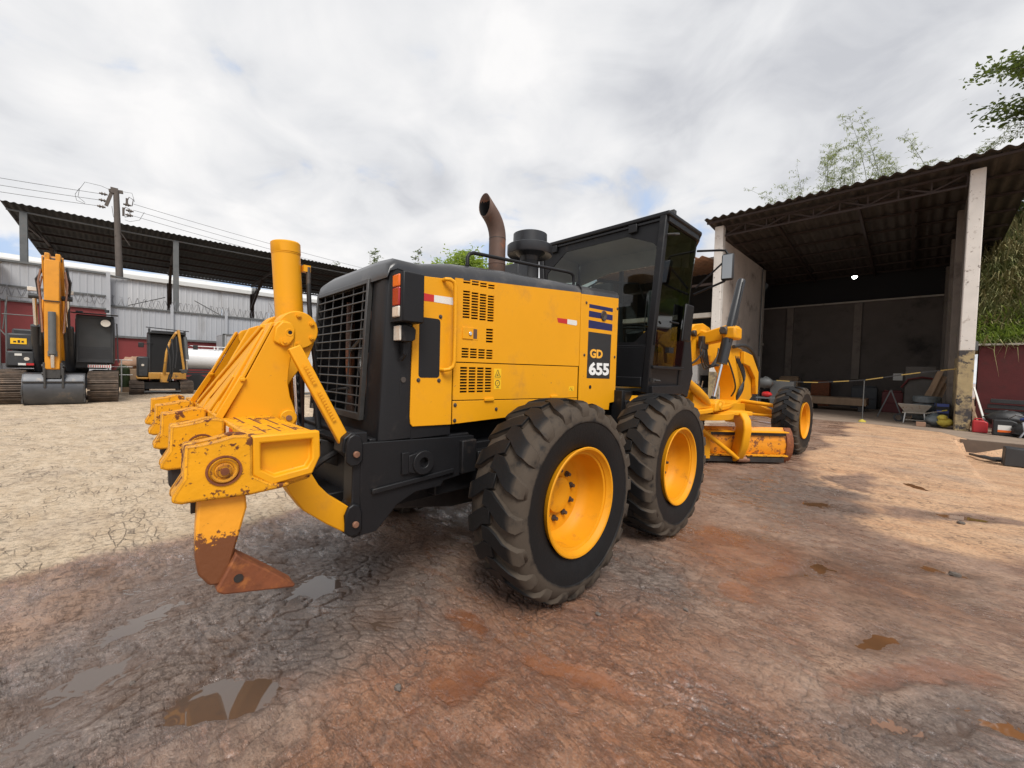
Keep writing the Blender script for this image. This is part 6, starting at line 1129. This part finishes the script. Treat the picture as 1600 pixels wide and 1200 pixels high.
# utility pole with wires
UP = thing('utility_pole', 'slightly leaning utility pole with insulators standing in front of the dark canopy', 'pole', (-28.45, -3.0, 0))
PXX = -28.45
Q('pole_shaft', 'pole', MB().tube([(PXX, -2.98, 0), (PXX, -3.0, 5), (PXX, -3.13, 10.75)], [.19, .165, .12], 12), UP)
Q('crossarm', 'pole', MB().bar((PXX, -3.42, 10.70), (PXX, -2.86, 10.78), .12, .16).bar((PXX, -3.52, 9.85), (PXX, -3.30, 10.65), .12, .14).box(PXX-.1, PXX+.1, -3.35, -3.05, 10.6, 10.9), UP)
for y, z in ((-3.62, 10.45), (-3.64, 10.10), (-3.70, 9.75), (-2.70, 10.15), (-2.60, 9.85), (-2.62, 9.6)):
    Q('insulator', 'bolt', MB().cyl((PXX, y-.16, z), (PXX, y+.16, z), .045, n=8).cyl((PXX, y-.08, z), (PXX, y-.03, z), .085, n=8).cyl((PXX, y+.03, z), (PXX, y+.08, z), .085, n=8), UP)
Q('fuse_cutout', 'bolt', MB().tube([(PXX, -2.72, 10.3), (PXX, -2.62, 10.6), (PXX, -2.45, 10.5), (PXX, -2.5, 10.15), (PXX, -2.72, 10.1)], .022, 5).tube([(PXX, -2.85, 9.7), (PXX, -2.78, 10.0), (PXX, -2.6, 9.95), (PXX, -2.58, 9.55), (PXX, -2.8, 9.45)], .022, 5).box(PXX-.05, PXX+.05, -2.76, -2.66, 10.1, 10.5).box(PXX-.05, PXX+.05, -2.9, -2.8, 9.5, 9.95), UP)
Q('jumper_cable', 'wire', MB().tube([(PXX, -3.2, 10.7), (PXX, -3.7, 10.85), (PXX, -4.3, 10.85), (PXX, -4.5, 10.4), (PXX, -4.55, 10.0), (PXX, -4.3, 9.78)], .010, 5).tube([(PXX, -4.5, 10.45), (PXX, -4.65, 10.1), (PXX, -4.6, 9.8), (PXX, -4.3, 9.72)], .010, 5).tube([(PXX, -3.0, 10.8), (PXX, -2.5, 10.85), (PXX, -2.4, 10.4)], .010, 5).tube([(PXX, -2.8, 9.3), (PXX, -2.6, 9.25), (PXX, -2.2, 9.45), (PXX, -2.0, 9.95)], .010, 5).tube([(PXX, -3.3, 9.9), (PXX, -3.25, 9.4), (PXX, -3.1, 8.9)], .012, 5), UP)
Q('step_bolt', 'bolt', MB().tube([(PXX+.1, -3.2, 8.3), (PXX+.1, -2.95, 8.5), (PXX+.1, -2.6, 7.9)], .02, 5), UP)
def wire(p, q, sag, lab, r=.011):
    pts = []
    for i in range(25): a = i/24; v = Vector(p).lerp(Vector(q), a); v.z -= sag*4*a*(1-a); pts.append(v)
    o = MB().tube(pts, r, 5).build('power_line', 'wire', None, loc=tuple(p)); tag(o, lab, 'cable', 'power lines on the utility pole')
for k, (z0, z1, z2) in enumerate(((10.42, 9.95, 12.6), (10.08, 9.6, 12.0), (9.76, 9.3, 11.4))):
    nm = ('top', 'middle', 'lowest')[k]
    wire((PXX, -3.78, z0), (PXX, -34, z1+.9), 1.0, nm+' power line running left from the pole')
    wire((PXX, -2.45, z0-.15), (PXX-6, 50, z2), 1.5, nm+' power line running right from the pole')
# ------------------------------------------------------------ large excavator
EX = thing('tracked_excavator', 'large yellow excavator facing the camera at left, its bucket resting on the ground', 'excavator', (-19.2, -4.46, 0))
def track(par, y0, y1, x0, x1, h, n, grow=.045):
    prof = []; r = h/2; L_ = (x1-x0)-h; tot = 2*L_+2*math.pi*r
    MB().prism([(x0+r+(r-.07)*math.cos(R_(a)), r+(r-.07)*math.sin(R_(a))) for a in range(90, 271, 20)]+[(x1-r+(r-.07)*math.cos(R_(a)), r+(r-.07)*math.sin(R_(a))) for a in range(-90, 91, 20)], 'y', y0+.06, y1-.06).build('track_frame', 'excavator_dark', par)
    tr = part_empty('crawler_track', par, ((x0+x1)/2, (y0+y1)/2, 0))
    for i in range(n):
        s = tot*i/n
        if s < L_: x, z, a = x1-r-s, 0, math.pi
        elif s < L_+math.pi*r: t = (s-L_)/r; x, z, a = x0+r-r*math.sin(t), r-r*math.cos(t), math.pi-t
        elif s < 2*L_+math.pi*r: x, z, a = x0+r+(s-L_-math.pi*r), 2*r, 0
        else: t = (s-2*L_-math.pi*r)/r; x, z, a = x1-r+r*math.sin(t), r+r*math.cos(t), -t
        M = Matrix.Rotation(-a, 3, 'Y'); c = Vector((x, (y0+y1)/2, z+.0))
        mb = MB().obox(c, (tot/n*.86, y1-y0, .035), M)
        for q in (-.3, 0, .3): mb.obox(c+M@Vector((tot/n*q, 0, .03)), (.018, y1-y0-.02, grow), M)
        mb.build('track_shoe', 'track_steel', tr)
for y0, y1 in ((-5.90, -5.17), (-3.77, -3.02)): track(EX, y0, y1, -21.2, -17.0, 1.02, 46)
yc = -4.46
def EQ(nm, m, mb, bev=.0, lab=None): return mb.build(nm, m, EX, bevel=bev, label=lab)
EQ('undercarriage', 'excavator_dark', MB().box(-20.3, -17.9, yc-.8, yc+.8, .45, .95).cyl((-19.1, yc, .9), (-19.1, yc, 1.18), .65, n=24), .03)
EQ('upper_body', 'excavator_dark', MB().box(-21.9, -17.9, yc-1.15, yc+1.15, 1.15, 1.45).box(-21.9, -19.4, yc-1.2, yc+1.2, 1.45, 2.5), .05)
EQ('side_housing', 'excavator_dark', MB().box(-19.6, -17.75, -5.58, -4.98, 1.20, 1.70).box(-19.6, -17.9, -5.58, -4.98, 1.73, 2.28), .05)
EQ('warning_sign', 'label_yellow', MB().box(-17.9, -17.885, -5.50, -5.16, 1.93, 2.12)); EQ('sign_lettering', 'decal_black', MB().box(-17.883, -17.88, -5.44, -5.38, 1.98, 2.03).box(-17.883, -17.88, -5.35, -5.30, 1.97, 2.06).box(-17.883, -17.88, -5.27, -5.22, 1.98, 2.04))
EQ('panel_mark', 'sticker_white', MB().box(-17.748, -17.742, -5.40, -5.25, 1.55, 1.62)); EQ('panel_mark', 'sticker_red', MB().box(-17.748, -17.742, -5.16, -5.0, 1.24, 1.31)); EQ('panel_mark', 'sticker_white', MB().box(-17.748, -17.742, -5.33, -5.17, 1.24, 1.31)); EQ('badge', 'lens_clear', MB().cyl((-17.75, -5.15, 1.45), (-17.735, -5.15, 1.45), .06, n=14))
EQ('handrail', 'steel_grey', MB().tube([(-18.2, -5.75, 1.2), (-18.2, -5.75, 3.4), (-19.2, -5.75, 3.4), (-19.2, -5.75, 1.2)], .022, 6).tube([(-18.3, -5.7, 2.4), (-18.3, -5.6, 3.5), (-18.3, -4.95, 3.5)], .018, 6).tube([(-18.2, -5.7, 2.9), (-18.2, -4.95, 2.9)], .018, 6).bar((-18.2, -5.75, 2.4), (-18.2, -5.45, 1.9), .03, .03))
EQ('engine_hood', 'steel_grey', MB().prism([(-5.2, 2.5), (-5.0, 2.72), (-4.75, 2.76), (-4.55, 2.7), (-4.5, 2.5)], 'x', -20.6, -19.6).cyl((-19.9, -4.88, 2.7), (-19.9, -4.88, 3.0), .13, n=16).lathe([(2.98, .16), (3.05, .14), (3.1, .001)], 'z', (-19.9, -4.88, 0), 16), .02)
bx = yc-.02
BM = [(-18.7, 1.35), (-18.2, 1.9), (-17.9, 3.2), (-17.25, 4.45), (-16.95, 4.78), (-16.75, 4.72), (-16.85, 4.35), (-17.3, 3.4), (-17.45, 2.4), (-17.8, 1.5), (-18.3, 1.1)]
EQ('boom', 'excavator_yellow', MB().prism(BM, 'y', bx-.24, bx+.22), .02)
EQ('boom_seam', 'dark_steel', MB().box(-16.66, -16.445, bx-.174, bx+.154, 3.28, 3.31), 0)
for s_ in (-1, 1):
    for q_ in range(3): EQ('hose', 'black_rubber', MB().tube([(-17.2, bx+s_*.27, 4.5-.1*q_), (-17.0+.05*q_, bx+s_*(.33+.02*q_), 4.0), (-17.1, bx+s_*.31, 3.3), (-17.2, bx+s_*.30, 2.6), (-17.4, bx+s_*.33, 1.9)], .028, 6))
EQ('boom_head', 'excavator_yellow', MB().box(-17.0, -16.68, bx-.17, bx-.06, 4.4, 4.83).box(-17.0, -16.68, bx+.06, bx+.17, 4.4, 4.83), .02); EQ('head_pin', 'bolt', MB().cyl((-16.84, bx-.2, 4.66), (-16.84, bx+.2, 4.66), .09, n=16))
ST = [(-16.95, 4.55), (-16.62, 4.62), (-16.50, 3.6), (-16.45, 2.4), (-16.42, 1.15), (-16.62, 1.05), (-16.80, 1.3), (-16.95, 2.4), (-17.05, 3.6)]
EQ('stick', 'excavator_yellow', MB().prism(ST, 'y', bx-.17, bx+.15), .02)
for s in (-1, 1): EQ('boom_side_plate', 'excavator_yellow', MB().prism([(-17.05, 3.3), (-16.75, 3.35), (-16.72, 2.4), (-17.0, 2.35)], 'y', bx+s*.22-.02, bx+s*.22+.02), .01)
EQ('stick_cylinder', 'steel_grey', MB().cyl((-16.38, bx, 2.95), (-16.36, bx, 1.62), .085, n=16).box(-16.45, -16.36, bx-.1, bx+.1, 1.55, 1.72), .01); EQ('stick_cylinder_rod', 'chrome', MB().cyl((-16.36, bx, 1.6), (-16.40, bx, 1.2), .045, n=12))
for s, y in ((-1, -4.90), (1, -4.20)):
    EQ('boom_cylinder', 'cylinder_black', MB().cyl((-18.0, y, 1.1), (-17.35, y+.0, 2.55), .125, n=18)); EQ('boom_cylinder_rod', 'chrome', MB().cyl((-17.35, y, 2.55), (-17.05, y, 3.40), .05, n=12)); EQ('rod_end', 'excavator_dark', MB().cyl((-17.03, y-.12, 3.46), (-17.03, y+.12, 3.46), .08, n=14))
    lb2 = MB().box(-17.1, -17.0, y-.14 if s < 0 else y-.05, y+.06 if s < 0 else y+.14, 3.62, 3.74).build('boom_lamp', 'lens_clear', EX, bevel=.01)
    EQ('hose', 'bolt_rust', MB().tube([(-16.8, bx+s*.26, 4.3), (-16.75, bx+s*.31, 3.9), (-16.8, bx+s*.27, 3.3), (-16.7, bx+s*.25, 2.9), (-16.6, bx+s*.22, 2.3)], .025, 6).tube([(-16.9, bx+s*.24, 4.1), (-16.85, bx+s*.29, 3.7), (-16.85, bx+s*.24, 3.1)], .02, 6))
BK = part_empty('bucket', EX, (-16.7, yc, .5))
bp_ = [(-16.95, 1.02), (-16.60, .98), (-16.46, .80), (-16.40, .50), (-16.46, .22), (-16.62, .03), (-16.85, .0), (-17.2, .10), (-17.2, .16), (-16.85, .06), (-16.65, .09), (-16.50, .26), (-16.45, .50), (-16.51, .76), (-16.62, .92), (-16.95, .96)]
MB().prism(bp_, 'y', yc-.64, yc+.64).build('bucket_shell', 'bucket_steel', BK)
for s in (-1, 1): MB().prism([(-16.95, 1.02), (-16.60, .98), (-16.46, .80), (-16.40, .50), (-16.46, .22), (-16.62, .03), (-16.85, .0), (-17.2, .10)], 'y', yc+s*.64-.02, yc+s*.64+.02).build('side_plate', 'bucket_steel', BK, bevel=.008); MB().box(-16.66, -16.38, yc+s*.19-.025, yc+s*.19+.025, .55, 1.18).build('bucket_ear', 'grille_metal', BK, bevel=.01); MB().box(-16.52, -16.40, yc+s*.655-.02, yc+s*.655+.02, .35, .50).box(-16.60, -16.48, yc+s*.655-.02, yc+s*.655+.02, .08, .2).build('side_cutter', 'grille_metal', BK)
MB().box(-16.50, -16.40, yc-.64, yc+.64, .72, .76).build('bucket_seam', 'dark_steel', BK)
EQ('bucket_link', 'grille_metal', MB().box(-16.62, -16.42, bx-.21, bx-.16, .95, 1.35).box(-16.62, -16.42, bx+.16, bx+.21, .95, 1.35).cyl((-16.5, bx-.24, 1.0), (-16.5, bx+.24, 1.0), .05, n=12).cyl((-16.5, bx-.24, 1.25), (-16.5, bx+.24, 1.25), .05, n=12).box(-16.6, -16.45, bx-.16, bx+.16, .86, 1.15), .008)
EC = part_empty('cab', EX, (-18.5, -3.6, 1.4))
MB().prism([(-19.4, 1.42), (-18.0, 1.32), (-17.75, 1.9), (-17.85, 2.9), (-18.1, 3.08), (-19.4, 3.08)], 'y', -4.08, -3.12).build('cab_shell', 'excavator_dark', EC, bevel=.05, seg=3)
MB().box(-17.72, -17.70, -4.02, -3.18, 1.42, 2.98).box(-17.70, -17.67, -4.05, -4.0, 1.38, 3.02).box(-17.70, -17.67, -3.20, -3.15, 1.38, 3.02).box(-17.70, -17.67, -4.0, -3.2, 2.93, 3.02).box(-17.70, -17.67, -4.0, -3.2, 1.38, 1.44).build('guard_frame', 'excavator_dark', EC, bevel=.008)
MB().box(-17.715, -17.705, -4.0, -3.2, 1.45, 2.92).build('cab_window', 'tarp', EC)
for k in range(26): z = 1.95+k*.0375; MB().box(-17.695, -17.685, -3.99, -3.21, z, z+.012).build('guard_slat', 'steel_grey', EC)
for k in range(5): z = 1.55+k*.075; MB().box(-17.695, -17.685, -3.99, -3.21, z, z+.02).build('guard_slat', 'excavator_dark', EC)
MB().prism([(-17.4, 3.06), (-17.3, 3.08), (-19.0, 3.22), (-19.0, 3.17)], 'y', -4.18, -3.02).build('visor', 'excavator_dark', EC); MB().box(-17.7, -17.6, -4.05, -3.88, 3.1, 3.16).cyl((-18, -3.3, 3.2), (-18, -3.3, 3.3), .06, n=12).build('beacon', 'excavator_dark', EC)
MB().cyl((-17.55, -3.33, 2.78), (-17.50, -3.33, 2.78), .125, n=24).build('round_mirror', 'lens_clear', EC); MB().lathe([(-17.56, .13), (-17.50, .14), (-17.49, .125)], 'x', (0, -3.33, 2.78), 24).tube([(-17.6, -3.33, 2.78), (-17.6, -3.05, 2.8), (-17.7, -3.02, 1.4)], .018, 6).build('mirror_rim', 'excavator_dark', EC)
MB().box(-17.73, -17.70, -3.78, -3.2, 1.2, 1.30).build('chequer_strip', 'sticker_white', EC)
for k in range(10): MB().box(-17.699, -17.695, -3.77+k*.057, -3.75+k*.057, 1.21, 1.29).build('strip_mark', 'sticker_red', EC)
# ------------------------------------------------------------ small excavator
MX_ = thing('mini_excavator', 'small black and orange excavator with folded arm parked behind the ripper', 'excavator', (-22.3, -1.6, 0))
def ME(nm, m, mb, bev=.0): return mb.build(nm, m, MX_, bevel=bev)
for y0, y1 in ((-2.72, -2.24), (-1.02, -.54)): track(MX_, y0, y1, -23.6, -21.0, .55, 34, .03)
ME('undercarriage', 'excavator_dark', MB().box(-23, -21.4, -2.3, -1.0, .22, .55).cyl((-22.2, -1.62, .5), (-22.2, -1.62, .72), .4, n=20), .02)
ME('dozer_blade', 'steel_grey', MB().box(-21.02, -20.95, -2.25, -1.0, .10, .17), .01)
ME('upper_deck', 'mini_orange', MB().box(-23.2, -21.1, -2.10, -.80, .68, .98).box(-23.2, -21.1, -2.48, -2.1, .68, .76), .03)
ME('fuel_housing', 'excavator_dark', MB().box(-22.8, -21.2, -2.46, -2.08, .77, 1.68), .06); ME('badge', 'lens_clear', MB().cyl((-21.2, -2.28, 1.3), (-21.18, -2.28, 1.3), .05, n=12))
ME('cab_frame', 'excavator_dark', MB().box(-22.8, -22.7, -2.08, -.82, .98, 2.75).box(-22.8, -21.3, -2.10, -2.03, .98, 2.78).box(-22.8, -21.3, -.87, -.80, .98, 2.78).box(-22.8, -21.2, -2.10, -.80, 2.72, 2.80).box(-21.36, -21.28, -2.10, -2.02, .98, 2.95).box(-21.36, -21.28, -.88, -.80, .98, 2.9), .015)
ME('roof_bar', 'excavator_dark', MB().bar((-21.1, -2.18, 2.98), (-21.1, -.70, 2.90), .05, .04).bar((-21.2, -2.0, 2.8), (-21.2, -.85, 2.8), .05, .12), .01)
ME('cab_glass', 'black_void', MB().box(-21.34, -21.32, -2.02, -.88, .98, 2.68)); ME('seat', 'seat', MB().box(-22.6, -22.1, -1.9, -1.4, 1.0, 1.9), .05)
for y in (-2.33, -.45): ME('mirror', 'black_rubber', MB().box(-21.25, -21.2, y-.09, y+.09, 2.08, 2.30), .02); ME('mirror_arm', 'black_rubber', MB().bar((-21.25, y, 2.2), (-21.3, -1.95 if y < -1.5 else -.9, 2.3), .035, .035))
ME('boom', 'mini_orange', MB().tube([(-20.9, -1.60, .72), (-20.6, -1.58, 1.2), (-20.5, -1.52, 1.9), (-20.7, -1.40, 2.35)], [.065, .06, .055, .05], 4), .01)
ME('boom_swing_post', 'mini_orange', MB().box(-21.1, -20.75, -1.72, -1.45, .55, .95), .02)
ME('dipper', 'mini_orange', MB().tube([(-20.7, -1.40, 2.35), (-20.6, -1.22, 2.75), (-20.55, -1.12, 2.9), (-20.45, -1.05, 2.2), (-20.35, -.95, 1.2), (-20.4, -.98, .95)], [.05, .055, .06, .05, .05, .04], 4), .01)
ME('arm_cylinder', 'steel_grey', MB().cyl((-20.35, -.90, 2.6), (-20.3, -.83, 1.6), .06, n=14)); ME('arm_rod', 'chrome', MB().cyl((-20.3, -.86, 1.55), (-20.32, -.84, 1.15), .035, n=10))
ME('hose', 'black_rubber', MB().tube([(-20.5, -1.5, 2.2), (-20.4, -1.42, 1.6), (-20.4, -1.40, 1.0), (-20.5, -1.5, .6)], .03, 6).tube([(-20.5, -1.35, 2.5), (-20.4, -1.3, 1.7), (-20.4, -1.34, 1.0), (-20.5, -1.42, .62)], .03, 6).tube([(-20.5, -1.2, 2.6), (-20.4, -1.18, 2.0), (-20.4, -1.25, 1.2)], .03, 6), 0)
ME('coupler', 'grille_metal', MB().box(-20.5, -20.3, -1.05, -.82, .98, 1.14).cyl((-20.4, -1.1, 1.1), (-20.4, -.78, 1.1), .05, n=10), .01)
# tank trailer, container, small clutter
TT = thing('tank_trailer', 'white horizontal water tank on a trailer behind the small excavator', 'trailer', (-24.8, .5, 0))
MB().tube([(-24.8, -.75, 1.66), (-24.8, -.68, 1.66), (-24.8, -.6, 1.66), (-24.8, 1.9, 1.66), (-24.8, 2.0, 1.66)], [.3, .5, .56, .56, .4], 32).build('tank', 'tank_white', TT)
MB().tube([(-24.45, -.6, 2.35), (-24.45, 1.9, 2.35)], .025, 6).tube([(-24.45, .7, 2.2), (-24.45, .7, 2.38)], .03, 6).tube([(-24.45, .85, 2.2), (-24.45, .85, 2.38)], .03, 6).build('walkway_rail', 'tank_white', TT)
MB().box(-25.3, -24.3, -.9, 2.2, .80, .90).box(-25.3, -24.3, -.9, 2.2, .96, 1.02).box(-24.4, -24.3, -.9, 2.2, .60, .70).build('trailer_frame', 'excavator_dark', TT)
for y in (-.1, .9, 1.7): MB().cyl((-24.35, y, .42), (-24.1, y, .42), .42, n=22).build('tyre', 'black_rubber', TT)
CT = thing('metal_container', 'grey corrugated metal container behind the ripper frame', 'container', (-25.4, 4, 0))
Q('side_sheet', 'grey_sheet', ribbed(-24.6, 1.15, 9.0, .15, 3.05, .30, .05), CT, smooth=0); Q('end_sheet', 'grey_sheet', MB().box(-26.8, -24.62, 1.1, 1.16, .15, 3.05), CT); Q('container_rail', 'steel_grey', MB().box(-24.64, -24.55, 1.1, 9.0, 3.05, 3.13).box(-24.64, -24.55, 1.1, 9.0, .06, .16).box(-24.64, -24.55, 1.08, 1.18, .1, 3.1), CT); Q('roof_panel', 'grey_sheet', MB().box(-26.8, -24.6, 1.1, 9.0, 3.06, 3.1), CT)
WM = thing('white_gate', 'pale ribbed metal gate standing beside the radiator grille', 'gate', (-17, 6.2, 0))
Q('gate_sheet', 'white_sheet', ribbed(-17.0, 3.0, 9.0, .25, 2.75, .22, .03), WM, smooth=0); Q('gate_frame', 'steel_grey', MB().box(-17.05, -16.95, 3.0, 9.0, .12, .22).box(-17.05, -16.95, 3.0, 9.0, 2.75, 2.83), WM)
bl_ = thing('gas_cylinder_cage', 'metal cage with a dark green gas cylinder between the two excavators', 'cage', (-21.5, -3.1, 0))
MB().cyl((-22, -2.9, .3), (-22, -2.9, 1.1), .22, n=18).lathe([(1.1, .22), (1.25, .12), (1.3, .001)], 'z', (-22, -2.9, 0), 18).build('gas_cylinder', 'leaf_far', bl_); MB().tube([(-21.6, -3.35, .1), (-21.6, -3.35, 1.55)], .025, 6).tube([(-21.6, -3.35, 1.2), (-21.6, -2.6, 1.2)], .02, 6).tube([(-21.6, -3.35, .85), (-21.6, -2.6, .85)], .02, 6).tube([(-21.6, -2.95, .1), (-21.6, -2.95, 1.5)], .022, 6).tube([(-21.6, -3.35, 1.5), (-21.6, -2.6, 1.5)], .02, 6).build('cage_tube', 'sticker_white', bl_)
lump_ = lump((-23.6, -2.5, 1.35), .55, 'tile_roof', 'dusty_heap', None, 31, 12, (1, 1, .6)); tag(lump_, 'dusty pinkish sacks heaped behind the black fuel housing of the small excavator', 'sacks')
o = MB().box(-24.1, -23.1, -3.0, -2.0, .0, 1.1).build('pallet_box', 'wood', None, bevel=.02, loc=(-23.6, -2.5, 0)); tag(o, 'grey wooden box under the dusty sacks', 'box')
FP = thing('fence_posts', 'thin white pipe stand behind the wall near the ripper cylinder', 'rack', (-28.2, 4.6, 4.4))
for k in range(6): MB().bar((-28.2, 4.7+.1*k, 4.45), (-28.2, 4.2+.25*k, 5.6), .025, .025).build('prong', 'razor_wire', FP)
o = MB().box(-27, -26, -9.5, -7.1, 0, 3.6).prism([(-9.5, 6.4), (-7.6, 6.6), (-6.9, 5.9), (-7.1, 5.8), (-9.5, 5.9)], 'x', -27.5, -26).build('guard_hut', 'concrete', None, loc=(-26.5, -8, 0)); tag(o, 'weathered plaster hut corner at the far left edge of the picture', 'hut')
